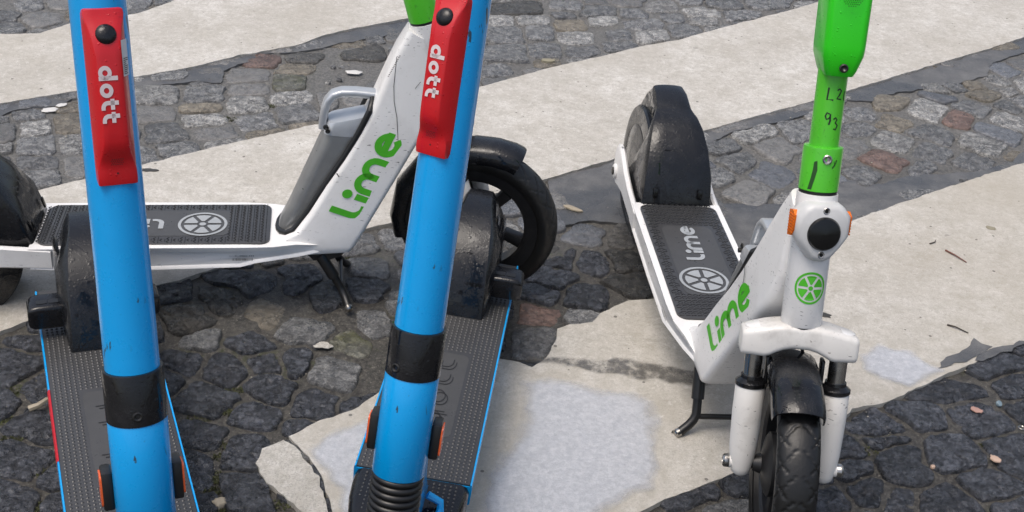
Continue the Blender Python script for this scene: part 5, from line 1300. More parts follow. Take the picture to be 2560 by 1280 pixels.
S 1.431 4.838 42 42 45 49 43 36 34 36 42 43 36 33 33 37 34 28 27 27 30 36
T 0.797 4.767 37 39 42 46 40 34 33 34 40 45 40 39 39 34 27 22 21 22 27 33
G 1.143 4.846 42 39 43 48 46 40 37 40 46 48 33 30 31 36 40 40 37 40 46 48
'''
S1 = [(-2.310,2.094),(-1.864,2.923),(-1.654,3.147),(-1.502,3.317),(-1.399,3.346),(-1.340,3.443),(-1.181,3.561),(-1.120,3.667),(-1.045,3.863),(-0.805,4.240),(-0.377,4.750),(0.632,5.947),(2.106,7.436),(2.181,6.143),(0.624,4.615),(0.158,4.244),(-0.081,3.967),(-0.182,3.889),(-0.382,3.704),(-0.526,3.587),(-0.610,3.509),(-0.670,3.415),(-0.775,3.333),(-0.815,3.307),(-0.869,3.248),(-0.922,3.196),(-1.062,3.088),(-1.170,2.980),(-1.326,2.868),(-1.547,2.692),(-1.734,2.506),(-2.231,1.908)]
S2 = [(-1.899,1.683),(-1.505,2.096),(-1.331,2.238),(-1.139,2.395),(-1.073,2.440),(-1.049,2.462),(-0.986,2.514),(-0.890,2.596),(-0.781,2.692),(-0.669,2.784),(-0.512,2.906),(-0.329,3.054),(-0.131,3.212),(0.072,3.404),(0.214,3.515),(0.352,3.632),(0.466,3.710),(0.604,3.839),(0.872,4.076),(1.027,4.224),(1.633,4.804),(2.569,5.645),(5.549,8.257),(5.662,7.318),(2.824,5.035),(1.629,3.992),(1.502,3.879),(1.203,3.632),(0.938,3.410),(0.816,3.309),(0.649,3.182),(0.460,3.031),(0.236,2.837),(0.075,2.704),(-0.085,2.574),(-0.257,2.439),(-0.322,2.392),(-0.447,2.299),(-0.536,2.232),(-0.601,2.186),(-0.670,2.120),(-0.714,2.092),(-0.812,2.021),(-0.905,1.943),(-0.944,1.897),(-1.051,1.801),(-1.254,1.645),(-1.576,1.357)]
S3 = [(4.924,5.463),(1.837,3.389),(1.325,3.012),(1.018,2.787),(0.792,2.610),(0.644,2.502),(0.505,2.403),(0.398,2.295),(0.314,2.200),(0.247,2.184),(0.217,2.156),(0.188,2.125),(0.171,2.090),(0.123,2.075),(0.101,2.058),(0.100,2.023),(0.080,1.956),(0.054,1.921),(0.031,1.935),(-0.007,1.941),(-0.102,1.900),(-0.172,1.853),(-0.218,1.808),(-0.260,1.750),(-0.311,1.714),(-0.356,1.665),(-0.336,1.643),(-0.314,1.615),(-0.283,1.573),(-0.261,1.511),(-0.234,1.452),(-0.192,1.379),(0.051,1.406),(0.176,1.499),(0.242,1.548),(0.284,1.582),(0.406,1.662),(0.523,1.756),(0.611,1.828),(0.637,1.850),(0.651,1.875),(0.701,1.891),(0.735,1.912),(0.772,1.940),(0.848,2.000),(0.917,2.050),(1.057,2.145),(1.433,2.386),(3.155,3.447)]
F4 = [(-0.363,1.653),(-0.390,1.626),(-0.395,1.590),(-0.368,1.545),(-0.342,1.526),(-0.309,1.490),(-0.266,1.457),(-0.241,1.451),(-0.268,1.510),(-0.289,1.567),(-0.320,1.612),(-0.340,1.641)]
M1 = [(-1.732,2.502),(-1.545,2.688),(-1.325,2.866),(-1.169,2.978),(-1.061,3.086),(-0.922,3.193),(-0.868,3.245),(-0.782,3.329),(-0.766,3.293),(-0.839,3.196),(-0.823,3.115),(-0.899,3.108),(-1.042,3.025),(-1.162,2.956),(-1.174,2.896),(-1.233,2.879),(-1.263,2.858),(-1.301,2.805),(-1.513,2.621),(-1.694,2.433)]
M1B = [(-0.774,3.330),(-0.670,3.412),(-0.610,3.506),(-0.526,3.584),(-0.381,3.700),(-0.181,3.886),(-0.175,3.787),(-0.358,3.605),(-0.524,3.489),(-0.594,3.429),(-0.662,3.370)]
M2 = [(0.075,2.702),(0.236,2.835),(0.460,3.029),(0.649,3.179),(0.816,3.307),(0.937,3.407),(1.202,3.629),(1.501,3.875),(1.628,3.989),(2.811,5.007),(2.674,4.708),(1.585,3.848),(1.450,3.739),(1.405,3.633),(1.298,3.546),(1.166,3.477),(1.026,3.399),(0.994,3.353),(0.921,3.347),(0.906,3.308),(0.801,3.238),(0.696,3.154),(0.559,3.067),(0.475,2.961),(0.402,2.826),(0.355,2.711),(0.288,2.531),(0.250,2.515),(0.168,2.520),(0.111,2.483),(0.084,2.564)]
M3 = [(0.471,2.653),(0.656,2.676),(0.803,2.831),(0.890,2.816),(0.986,2.885),(1.196,2.945),(1.269,3.000),(1.350,3.091),(1.874,3.481),(1.840,3.395),(1.326,3.014),(1.018,2.789),(0.792,2.612),(0.645,2.504),(0.506,2.412),(0.468,2.477)]
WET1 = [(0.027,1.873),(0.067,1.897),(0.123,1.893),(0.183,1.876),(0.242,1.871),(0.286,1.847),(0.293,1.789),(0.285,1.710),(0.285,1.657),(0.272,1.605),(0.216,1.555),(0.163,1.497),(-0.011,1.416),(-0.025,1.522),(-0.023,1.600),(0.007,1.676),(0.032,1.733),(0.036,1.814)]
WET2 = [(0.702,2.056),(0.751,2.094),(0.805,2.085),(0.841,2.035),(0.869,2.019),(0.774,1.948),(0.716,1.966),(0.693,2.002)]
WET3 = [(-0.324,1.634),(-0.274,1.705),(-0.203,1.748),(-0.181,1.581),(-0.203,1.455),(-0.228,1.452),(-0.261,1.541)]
STREAK = [(0.016,1.946),(0.123,1.960),(0.231,1.970),(0.323,1.962),(0.405,1.934),(0.387,1.902),(0.297,1.907),(0.229,1.913),(0.154,1.923),(0.078,1.931),(0.024,1.930)]
WORN = [[(0.847,2.023),(0.874,2.069),(0.909,2.083),(0.942,2.129),(0.952,2.145),(0.963,2.126),(0.981,2.120),(0.963,2.098),(0.948,2.088),(0.921,2.066),(0.888,2.048)],[(0.929,2.067),(0.973,2.108),(1.018,2.126),(1.059,2.151),(1.099,2.176),(1.094,2.157),(1.055,2.139),(0.994,2.097),(0.948,2.063)]]
MOSS = [(-0.752, 2.904, 0.019, 80), (-0.669, 3.003, 0.015, 60), (-0.859, 1.737, 0.015, 120), (-0.835, 1.655, 0.016, 120), (-0.811, 1.61, 0.018, 140), (-0.707, 1.455, 0.017, 120), (-0.486, 1.786, 0.013, 70), (-0.475, 1.788, 0.015, 80), (-0.519, 1.707, 0.022, 140), (-0.464, 1.638, 0.014, 70), (-0.455, 1.557, 0.019, 180), (-0.453, 1.523, 0.014, 100), (-0.463, 1.607, 0.014, 80), (-0.43, 1.483, 0.015, 100), (-0.339, 1.504, 0.017, 100), (-0.541, 1.671, 0.014, 80), (-0.471, 1.725, 0.013, 70), (-0.349, 2.278, 0.013, 60), (0.674, 1.764, 0.023, 80), (-0.188, 2.099, 0.016, 50), (-0.817, 2.662, 0.018, 40), (-0.435, 1.707, 0.011, 60), (-0.365, 1.705, 0.007, 30), (-0.742, 1.532, 0.018, 80), (0.887, 1.808, 0.014, 40), (0.695, 1.729, 0.015, 40)]
# ------------------------------------------------------------------ the square: mortar bed, crossing stripes, cobbles
def structure(o): o['kind'] = 'structure'; return o

def warp(a, b, step, far):
    xs = [a + step * i for i in range(int((b - a) / step) + 1)]
    return [a - f for f in reversed(far)] + xs + [xs[-1] + f for f in far]
FAR = [.05, .15, .4, 1, 3, 10, 40, 120]
xs, ys = warp(-2.1, 2.3, .014, FAR), warp(.9, 4.9, .014, FAR)
verts = []
for y in ys:
    for x in xs:
        z = -.0042
        if -2.2 < x < 2.4 and .8 < y < 5:
            z += .0022 * mnoise.noise((x * 9, y * 9, 1)) + .0022 * mnoise.noise((x * 34, y * 34, 4)) + .0016 * mnoise.noise((x * 80, y * 80, 7))
        verts.append((x, y, min(z, -.0005)))
nx = len(xs)
faces = [(j * nx + i, j * nx + i + 1, (j + 1) * nx + i + 1, (j + 1) * nx + i) for j in range(len(ys) - 1) for i in range(nx - 1)]
g = MB(); g.add(verts, faces)
pavement = structure(g.build('pavement', M_MORTAR))

def rough_outline(poly, step=.012, amp=.003, seed=0, freq=40):
    out = []
    n = len(poly)
    for i in range(n):
        a, b = Vector(poly[i]), Vector(poly[(i + 1) % n])
        k = max(1, int((b - a).length / step))
        if (b - a).length > 3: k = 1
        nrm = Vector((-(b - a).y, (b - a).x)).normalized()
        for j in range(k):
            p = a + (b - a) * j / k
            if k > 1 or j > 0:
                d = amp * (mnoise.noise((p.x * freq, p.y * freq, seed)) + .7 * mnoise.noise((p.x * freq * 3, p.y * freq * 3, seed + 9)))
                p = p + nrm * d
            out.append((p.x, p.y))
    return out

def slab(name, poly, top, bottom, mat, amp=.003, seed=0, freq=40, kind='structure', parent=None):
    pts = rough_outline(poly, amp=amp, seed=seed, freq=freq)
    bm = bmesh.new()
    vt = [bm.verts.new((x, y, top)) for x, y in pts]
    ed = [bm.edges.new((vt[i], vt[(i + 1) % len(vt)])) for i in range(len(vt))]
    bmesh.ops.triangle_fill(bm, use_beauty=True, use_dissolve=False, edges=ed)
    for f in bm.faces:
        if f.normal.z < 0: f.normal_flip()
    if bottom is not None:
        vb = [bm.verts.new((x, y, bottom)) for x, y in pts]
        for i in range(len(vt)):
            j = (i + 1) % len(vt)
            bm.faces.new((vt[i], vb[i], vb[j], vt[j]))
    me = bpy.data.meshes.new(name); bm.to_mesh(me); bm.free()
    me.materials.append(mat)
    o = bpy.data.objects.new(name, me); COL.objects.link(o)
    if kind: o['kind'] = kind
    if parent: o.parent = parent
    return o

for i, p in enumerate((S1, S2, S3)): slab('crossing_stripe', p, .006, -.03, M_STRIPE_WORN if i == 2 else M_STRIPE, .0035, i, 30)
slab('crossing_stripe_fragment', F4, .007, -.03, M_CHIP, .006, 5, 45)
for i, p in enumerate((M1, M1B, M2, M3)): slab('asphalt_filler', p, .0015, -.03, M_MARGIN, .010, 10 + i, 14)
for i, p in enumerate(WORN): slab('bare_patch', p, .0075, None, M_MARGIN, .008, 20 + i, 40)
def in_poly(x, y, poly):
    c = False
    for i in range(len(poly)):
        (x1, y1), (x2, y2) = poly[i], poly[i - 1]
        if (y1 > y) != (y2 > y) and x < (x2 - x1) * (y - y1) / (y2 - y1) + x1: c = not c
    return c

def edge_distance(x, y, poly):
    best = 9.
    for i in range(len(poly)):
        (x1, y1), (x2, y2) = poly[i - 1], poly[i]
        dx, dy = x2 - x1, y2 - y1
        t = max(0, min(1, ((x - x1) * dx + (y - y1) * dy) / (dx * dx + dy * dy + 1e-12)))
        best = min(best, math.hypot(x - x1 - t * dx, y - y1 - t * dy))
    return best

def film(name, poly, z, mat, step, soft):
    """thin wet film whose rim fades out (attribute 'film')"""
    x0, x1 = min(p[0] for p in poly), max(p[0] for p in poly)
    y0, y1 = min(p[1] for p in poly), max(p[1] for p in poly)
    nx_, ny_ = int((x1 - x0) / step) + 2, int((y1 - y0) / step) + 2
    idx, vs, val, fs = {}, [], [], []
    for j in range(ny_):
        for i in range(nx_):
            x, y = x0 + i * step, y0 + j * step
            wx = x + .012 * mnoise.noise((x * 25, y * 25, 2)); wy = y + .012 * mnoise.noise((x * 25, y * 25, 8))
            d = edge_distance(wx, wy, poly)
            if in_poly(wx, wy, poly): v = min(1, d / soft)
            elif d < step * 1.5: v = 0
            else: continue
            idx[i, j] = len(vs); vs.append((x, y, z)); val.append(v)
    for (i, j) in idx:
        q = [idx.get(t) for t in ((i, j), (i + 1, j), (i + 1, j + 1), (i, j + 1))]
        if None not in q: fs.append(q)
    me = bpy.data.meshes.new(name); me.from_pydata(vs, [], fs)
    at = me.attributes.new('film', 'FLOAT', 'POINT')
    at.data.foreach_set('value', val)
    me.materials.append(mat)
    o = bpy.data.objects.new(name, me); COL.objects.link(o); o['kind'] = 'structure'
    return o

for p, m, st_, so in ((WET1, M_SKY_SHEEN, .006, .032), (WET2, M_SKY_SHEEN, .006, .02), (WET3, M_SKY_SHEEN, .006, .02), (STREAK, M_STREAK, .004, .008)):
    film('wet_sheen_or_streak', p, .0085, m, st_, so)  # pale sheets carry a painted sky reflection; the streak is a dark wet smear

def stone_mesh(radii, k, seed):
    """one sett from its outline radii (millimetres, equal angles)"""
    rs = random.Random(seed)
    n = len(radii)
    q = []
    for i in range(30):
        t = i * n / 30
        i0 = int(t); f = t - i0
        r = (radii[i0 % n] * (1 - f) + radii[(i0 + 1) % n] * f) / 1000
        a = 2 * math.pi * i / 30
        q.append(Vector((r * math.cos(a), r * math.sin(a))))
    size = sum(p.length for p in q) / len(q)
    q = [p * (1.0 + .07 * mnoise.noise((p.x * 55, p.y * 55, seed)) + .05 * mnoise.noise((p.x * 150, p.y * 150, seed))) for p in q]
    tilt = Vector((rs.uniform(-.035, .035), rs.uniform(-.035, .035)))
    top = rs.uniform(-.0025, .0035)
    rough = .0062 if k in 'BD' else .0038 if k in 'GL' else .0026
    vs, m = [], len(q)
    for f, dz in ((1.06, -.035), (1.04, -.012), (1.0, -.0058), (.972, -.0022), (.92, -.0006), (.70, .0008), (.50, .0014), (.26, .0016)):
        for p in q:
            x, y = p.x * f, p.y * f
            z = dz + top + tilt.x * x + tilt.y * y
            if f <= 1.0:
                z += rough * mnoise.noise((x * 42, y * 42, seed)) + rough * .65 * (1 - 2 * abs(mnoise.noise((x * 90, y * 90, seed + 3))))
            vs.append((x, y, min(z, .0048)))
    vs.append((0, 0, min(.0016 + top, .0048)))
    fs = []
    R_ = 8
    for r in range(R_ - 1):
        for i in range(m):
            j = (i + 1) % m
            fs.append((r * m + i, r * m + j, (r + 1) * m + j, (r + 1) * m + i))
    for i in range(m): fs.append(((R_ - 1) * m + i, (R_ - 1) * m + (i + 1) % m, R_ * m))
    return vs, fs

rest, rest_mat, KINDS = MB(), [], list(MAT)
for i, line in enumerate(STONES.split('\n')):
    if not line.strip(): continue
    k, cx, cy, *rad = line.split()
    c = Vector((float(cx), float(cy)))
    if k == 'L' and c.y < 2.3: k = 'G'
    if c.y - .3 * c.x > 2.35: k = {'B': 'b', 'D': 'd'}.get(k, k)
    vs, fs = stone_mesh([float(v) for v in rad], k, i + 1)
    if i <= 300:
        b = MB(); b.add(vs, fs)
        o = b.build('cobblestone', MAT[k], pavement, ang=70)
        o.location = (c.x, c.y, 0)
    else:
        rest.add([(x + c.x, y + c.y, z) for x, y, z in vs], fs)
        rest_mat += [KINDS.index(k)] * len(fs)
ro = rest.build('small_cobblestones', MAT[KINDS[0]], pavement, ang=70, kind='stuff')
for k in KINDS[1:]: ro.data.materials.append(MAT[k])
ro.data.polygons.foreach_set('material_index', rest_mat)

# moss and weeds growing in the joints
mm = N('moss_green')
M_MOSS = mm.done(mm.mix(mm.noise(60, 4), (.022, .028, .010), (.085, .092, .030)), .8)
moss = MB()
rs = random.Random(3)
for (mx, my, rad, cnt) in MOSS:
    for _ in range(cnt):
        a, r = rs.uniform(0, 6.28), rad * math.sqrt(rs.random())
        x, y = mx + r * math.cos(a), my + .8 * r * math.sin(a)
        h, w, ya = rs.uniform(.001, .0042), rs.uniform(.0008, .0018), rs.uniform(0, 6.28)
        dx, dy = math.cos(ya) * w, math.sin(ya) * w
        lx, ly = rs.uniform(-.004, .004), rs.uniform(-.004, .004)
        z0 = -.004
        moss.add([(x - dx, y - dy, z0), (x + dx, y + dy, z0), (x + dx * 1.1 + lx * .6, y + dy * 1.1 + ly * .6, z0 + h * .7), (x + lx, y + ly, z0 + h), (x - dx * 1.1 + lx * .6, y - dy * 1.1 + ly * .6, z0 + h * .7)], [(0, 1, 2, 3, 4)])
mo = moss.build('moss', M_MOSS, smooth=False)
mo['kind'] = 'stuff'

# sand grains and crumbs in the joints
M_CRUMB = plain('crumbs', (.40, .37, .31), .7)
cr = MB()
for _ in range(2600):
    x, y = rs.uniform(-1.6, 1.8), rs.uniform(1.3, 4.2)
    s = rs.uniform(.0006, .0016) * (1.0 if rs.random() < .93 else 1.9)
    z = rs.uniform(-.003, .004)
    cr.add([(x + s * rs.uniform(.7, 1.3) * a, y + s * rs.uniform(.7, 1.3) * b, z + s * .8 * c) for a, b, c in ((1, 0, 0), (0, 1, 0), (-1, 0, 0), (0, -1, 0), (0, 0, 1), (0, 0, -1))],
           [(0, 1, 4), (1, 2, 4), (2, 3, 4), (3, 0, 4), (1, 0, 5), (2, 1, 5), (3, 2, 5), (0, 3, 5)])
c_ = cr.build('grit', M_CRUMB, smooth=False); c_['kind'] = 'stuff'
# ------------------------------------------------------------------ lettering
def lime_word():
    """strokes of the wordmark, x-height 1: (points, closed) and dots"""
    st = [([(.15, 1.31), (.15, .55)] + arc(.54, .54, .39, 180, 268, 9) + [(.66, .17)], False),
          ([(.93, 0), (.93, .67)], False),
          ([(1.24, 0), (1.24, .52)] + arc(1.56, .53, .32, 180, 0, 12) + [(1.88, 0)], False),
          ([(1.88, .52)] + arc(2.22, .52, .335, 180, 0, 12) + [(2.555, 0)], False),
          (arc(3.28, .51, .36, 4, 322, 26), False),
          ([(2.94, .545), (3.78, .575)], False)]
    return st, [(.93, 1.0, .19)]

def write_lime(mb, P, w=.30, cond=1.0):
    st, dots = lime_word()
    for pts, cl in st: mb.ribbon([(u * cond, v) for u, v in pts], w, P, cl)
    for u, v, r in dots: mb.disc((u * cond, v), r, P)

def dott_word():
    return [(arc(.5, .5, .35, 0, 360, 24)[:-1], True), ([(.87, 0), (.87, 1.42)], False),
            (arc(1.72, .5, .35, 0, 360, 24)[:-1], True),
            ([(2.58, 1.32), (2.58, .50)] + arc(2.93, .50, .35, 180, 270, 6) + [(3.08, .15)], False), ([(2.30, .86), (3.06, .86)], False),
            ([(3.50, 1.32), (3.50, .50)] + arc(3.85, .50, .35, 180, 270, 6) + [(4.0, .15)], False), ([(3.22, .86), (3.98, .86)], False)]

def citrus(mb, P, ro=1.0, ri=.86, w0=.24, w1=.74):
    """slice emblem: rim ring, six wedges and a centre dot"""
    mb.ribbon(arc(0, 0, (ro + ri) / 2, 0, 360, 40)[:-1], ro - ri, P, True)
    for k in range(6):
        a = 60 * k + 30
        q = []
        gap = .075
        for t in (-1, 1):
            th = R(a + t * 30)
            n = Vector((-math.sin(th), math.cos(th))) * (-t * gap)
            q.append((th, n))
        (t0, n0), (t1, n1) = q
        p = [Vector((math.cos(t0), math.sin(t0))) * w0 + n0]
        p += [Vector((math.cos(t0), math.sin(t0))) * (w1 - .06) + n0]
        for i in range(1, 6):
            th = t0 + (t1 - t0) * (.10 + .8 * (i - 1) / 4)
            p.append(Vector((math.cos(th), math.sin(th))) * w1)
        p += [Vector((math.cos(t1), math.sin(t1))) * (w1 - .06) + n1, Vector((math.cos(t1), math.sin(t1))) * w0 + n1]
        mb.add([P(v.x, v.y) for v in p], [tuple(range(len(p)))])
    mb.disc((0, 0), .14, P, 12)

# ------------------------------------------------------------------ white scooter
RHO = .2773
LB = Vector((-.0051, 0, .3812))
LAX = Vector((-math.sin(RHO), 0, math.cos(RHO)))
LEX = Vector((math.cos(RHO), 0, math.sin(RHO)))
NECK = [((-.200, .121), (-.372, .112), .064), ((-.193, .1235), (-.368, .128), .0675), ((-.186, .134), (-.345, .143), .068), ((-.168, .166), (-.303, .162), .0665),
        ((-.147, .204), (-.274, .203), .0625), ((-.115, .262), (-.242, .258), .058), ((-.085, .317), (-.208, .312), .053),
        ((-.060, .362), (-.179, .365), .0485), ((-.040, .402), (-.152, .425), .043), ((-.033, .45), (-.128, .485), .038),
        ((-.045, .50), (-.110, .527), .034), ((-.058, .545), (-.090, .562), .0305)]

SPK = plain('dark_green_holes', (.008, .10, .004), .5)

def pose_matrix(x, y, yaw, lean):
    return Matrix.Translation((x, y, 0)) @ Matrix.Rotation(yaw, 4, 'Z') @ Matrix.Rotation(lean, 4, 'X')

def neck_w(x, z):
    best = None
    for i in range(len(NECK) - 1):
        a = (Vector(NECK[i][0]) + Vector(NECK[i][1])) / 2; b = (Vector(NECK[i + 1][0]) + Vector(NECK[i + 1][1])) / 2
        t = max(0, min(1, (Vector((x, z)) - a).dot(b - a) / (b - a).length_squared))
        d = (Vector((x, z)) - a - (b - a) * t).length
        if best is None or d < best[0]: best = (d, NECK[i][2] * (1 - t) + NECK[i + 1][2] * t)
    return best[1]

def rear_face(u):
    """point on the neck's rear face, u = 0 at the deck, 1 at the head"""
    pts = [Vector((q[1][0], 0, q[1][1])) for q in NECK[2:9]]
    L = [0]
    for a, b in zip(pts, pts[1:]): L.append(L[-1] + (b - a).length)
    d = u * L[-1]
    for i in range(len(pts) - 1):
        if d <= L[i + 1] or i == len(pts) - 2:
            t = (d - L[i]) / (L[i + 1] - L[i])
            return pts[i] + (pts[i + 1] - pts[i]) * t, (pts[i + 1] - pts[i]).normalized()

def wheel_lime(root, M, name='front_wheel', Rr=.163, hw=.031, spokes=5, brake=True, phase=0.):
    """wheel in a frame whose Y axis is the axle"""
    Z = Vector((0, 1, 0))
    rim = MB(M)
    rim.lathe([(.098, -.016), (.102, -.021), (.118, -.024), (.1265, -.026), (.1265, .026), (.118, .024), (.102, .021), (.098, .016), (.098, -.016)], (0, 0, 0), Z, 56, False)
    for k in range(spokes):
        a = 2 * math.pi * k / spokes + phase
        d = Vector((math.cos(a), 0, math.sin(a))); t = Vector((-math.sin(a), 0, math.cos(a)))
        secs = []
        for r, w, h in ((.036, .016, .014), (.06, .0105, .011), (.101, .0130, .012)):
            secs.append([d * r + t * p + Z * q for p, q in rrect(w, h, .004, 2)])
        rim.loft(secs)
    rim.lathe([(.0, -.046), (.012, -.046), (.016, -.034), (.044, -.026), (.050, -.022), (.050, .022), (.044, .026), (.016, .034), (.012, .046), (0, .046)], (0, 0, 0), Z, 36, False)
    w = rim.build(name, RIMM, root)
    ty = MB(M)
    nu, nv = 440, 46
    vs = []
    for i in range(nu):
        a = 2 * math.pi * i / nu
        for j in range(nv + 1):
            t = -1 + 2 * j / nv
            ph = t * R(128)
            y = hw * math.sin(ph) / 1.0 if abs(ph) < R(90) else hw * (math.copysign(1, t) * (1 - .35 * (abs(ph) / R(90) - 1) ** 1.2))
            rr = (Rr - .0215) + .0215 * (math.copysign(abs(math.cos(ph)) ** .8, math.cos(ph)))
            lat = abs(ph) / R(90)
            if lat < .98:
                s = a * 27 / (2 * math.pi)
                g1 = abs(((s + lat * 1.35) % 1) - .5) * 2
                g2 = abs(((s - lat * 1.35 + .5) % 1) - .5) * 2
                cut = 0
                if .12 < lat < .92:
                    if g1 < .075: cut = 1
                    if g2 < .075 and lat > .35: cut = 1
                rr -= .0028 * cut
            vs.append((rr * math.cos(a), y, rr * math.sin(a)))
    fs = []
    for i in range(nu):
        for j in range(nv):
            a0, b0 = i * (nv + 1) + j, ((i + 1) % nu) * (nv + 1) + j
            fs.append((a0, a0 + 1, b0 + 1, b0))
    ty.add(vs, fs)
    ty.build('tyre', RUBBER, w, ang=60)
    if brake:
        va = MB(M)
        a = 3.9
        p0 = Vector((.098 * math.cos(a), 0, .098 * math.sin(a))); d = Vector((-math.cos(a), -.35, -math.sin(a))).normalized()
        va.tube([p0, p0 + d * .012, p0 + d * .020 + Vector((0, -.008, 0))], [.003, .003, .0038], 8)
        va.build('valve', SILVER, w)
    return w

def make_white_scooter(label, pose, steer, grp, ink=False):
    root = bpy.data.objects.new('electric_scooter', None); COL.objects.link(root)
    root.matrix_world = pose_matrix(*pose)
    tag(root, label, 'scooter', grp)
    cs, sn = math.cos(steer), math.sin(steer)
    ex = LEX * cs + Vector((0, 1, 0)) * sn
    ey = -LEX * sn + Vector((0, 1, 0)) * cs
    S = lambda p: LB + ex * p[0] + ey * p[1] + LAX * p[2]          # fork frame
    H = lambda p: LB + LEX * p[0] + Vector((0, p[1], 0)) + LAX * p[2]  # head tube frame

    # deck
    d = MB()
    prof = [(-.25, .139), (-.25, .125), (-.30, .1205), (-.376, .1165), (-.406, .108), (-.574, .104), (-.74, .105), (-.79, .108), (-.79, .150), (-.574, .151), (-.40, .1505), (-.345, .149), (-.30, .148)]
    secs = []
    for y, ins in ((-.0905, .010), (-.0935, .005), (-.0945, .0), (.0945, .0), (.0935, .005), (.0905, .010)):
        q = []
        for (x, z) in prof:
            dz = -ins if z > .14 else (0 if z > .125 else ins * .6)
            wy = y if x < -.36 else y * (1 - .30 * (x + .36) / .11)
            q.append((x, wy, z + dz))
        secs.append(q)
    d.loft(secs)
    deck = d.build('deck', WHITE, root)
    for s in (-1, 1):
        a = MB()
        arm = [(-.75, .148), (-.75, .107), (-.90, .112), (-.945, .104), (-.975, .097), (-1.0, .106), (-1.014, .130), (-1.018, .160), (-1.005, .182), (-.985, .190), (-.955, .186), (-.90, .166), (-.84, .155)]
        P = lambda u, v, dd: (u, s * dd, v)
        bm_in, bm_out = .0835, .0955
        secs = [[(Vector((x, s * (bm_in + i * (bm_out - bm_in) / 3), z)) if i in (1, 2) else
                  Vector((x, s * (bm_in + i * (bm_out - bm_in) / 3), z)) * 1 + Vector((.004 * (1 if x < -.98 else 0), 0, .004 * (1 if z < .13 else -1)))) for x, z in arm] for i in range(4)]
        a.loft(secs)
        a.lathe([(.016, 0), (.017, .004), (.014, .007), (0, .007)], (-.982, s * .0945, .125), (0, s, 0), 20, False)
        ar = a.build('rear_arm', WHITE, deck)
        b = MB(); b.lathe([(.009, 0), (.009, .003), (.005, .004), (0, .0025)], (-.982, s * .101, .125), (0, s, 0), 14, False)
        b.lathe([(.005, 0), (.0062, .001), (0, .001)], (-.982, s * .104, .125), (0, s, 0), 6, False)
        b.build('axle_bolt', DSTEEL, deck)
    # weld seam and serial print on the side
    pr = MB()
    rs = random.Random(5)
    for s in (-1,):
        P = lambda u, v: (u, s * .0953, v)
        for i in range(26): pr.ribbon([(-.425 + i * .0018, .1315), (-.425 + i * .0018, .1345)], .0009 if rs.random() < .6 else .0004, P)
        for i in range(22): pr.ribbon([(-.420 + i * .0018, .1225), (-.420 + i * .0018, .128)], rs.uniform(.0004, .0011), P)
        for i in range(14): pr.ribbon([(-.835 + i * .0018, .122), (-.835 + i * .0018, .127)], rs.uniform(.0004, .0013), P)
    pr.build('serial_print', INK, deck, smooth=False, kind='stuff')

    # foot mat
    zt = .1535
    m = MB()
    cx, L2 = (-.3503 - .4277 / 2), .4277 / 2
    o1 = [(cx + u, v) for u, v in rrect(L2, .0815, .020, 6)]
    o2 = [(cx + u, v) for u, v in rrect(L2 - .0025, .079, .0185, 6)]
    m.loft([[(x, y, .146) for x, y in o1], [(x, y, zt - .001) for x, y in o1], [(x, y, zt) for x, y in o2]])
    mat_o = m.build('foot_mat', MATM, root)
    fl = MB()
    pl = [(cx + .006 + u, v) for u, v in rrect(.130, .052, .018, 5)]
    fl.loft([[(x, y, zt - .001) for x, y in pl], [(x, y, zt + .0006) for x, y in pl]])
    fl.build('plain_panel', MATF, mat_o)
    lg = MB()
    P = lambda u, v: (-.553 - .0352 * u, .016 - .0305 * v, zt + .0016)
    write_lime(lg, P, .27)
    lg.build('raised_lettering', GREYM, mat_o, smooth=False)
    em = MB()
    P = lambda u, v: (-.480 + .047 * u, -.006 + .048 * v, zt + .0016)
    citrus(em, P, 1.0, .88, .24, .76)
    em.build('citrus_emblem', GREYM, mat_o, smooth=False)
    tr = MB()
    PT = .0125
    for i in range(34):
        for j in range(14):
            x = cx + L2 - .008 - i * PT; y = -.0735 + j * .0113 + (i % 2) * .0055
            if x < cx - L2 + .005 or abs(y) > .0765: continue
            if abs(x - cx - .006) < .137 and abs(y) < .058: continue
            h = .0011
            for seg in (((0, -.0045), (0, .0045)), ((-.0052, -.0045), (-.0095, 0)), ((-.0095, 0), (-.0052, .0045))):
                (ax, ay), (bx, by) = seg
                dv = Vector((bx - ax, by - ay)).normalized(); nn = Vector((-dv.y, dv.x)) * .0009
                q = [(x + ax + nn.x, y + ay + nn.y), (x + bx + nn.x, y + by + nn.y), (x + bx - nn.x, y + by - nn.y), (x + ax - nn.x, y + ay - nn.y)]
                top = [(x + ax + nn.x * .3, y + ay + nn.y * .3), (x + bx + nn.x * .3, y + by + nn.y * .3), (x + bx - nn.x * .3, y + by - nn.y * .3), (x + ax - nn.x * .3, y + ay - nn.y * .3)]
                tr.add([(a, b, zt - .0002) for a, b in q] + [(a, b, zt + h) for a, b in top], [(4, 5, 6, 7), (0, 1, 5, 4), (1, 2, 6, 5), (2, 3, 7, 6), (3, 0, 4, 7)])
    tr.build('tread_ridges', RIDGE, mat_o, smooth=False, kind='stuff')

    # neck
    nk = MB()
    secs = []
    for (fx, fz), (rx, rz), w in NECK:
        F, Q = Vector((fx, 0, fz)), Vector((rx, 0, rz)); c = (F + Q) / 2; h = (F - Q).length / 2; u = (F - Q).normalized()
        rad = min(.013, w * .5, h * .6)
        secs.append([c + u * a + Vector((0, b, 0)) for a, b in rrect(h, w, rad, 5)])
    nk.loft(secs)
    neck = nk.build('neck', WHITE, root, ang=50)
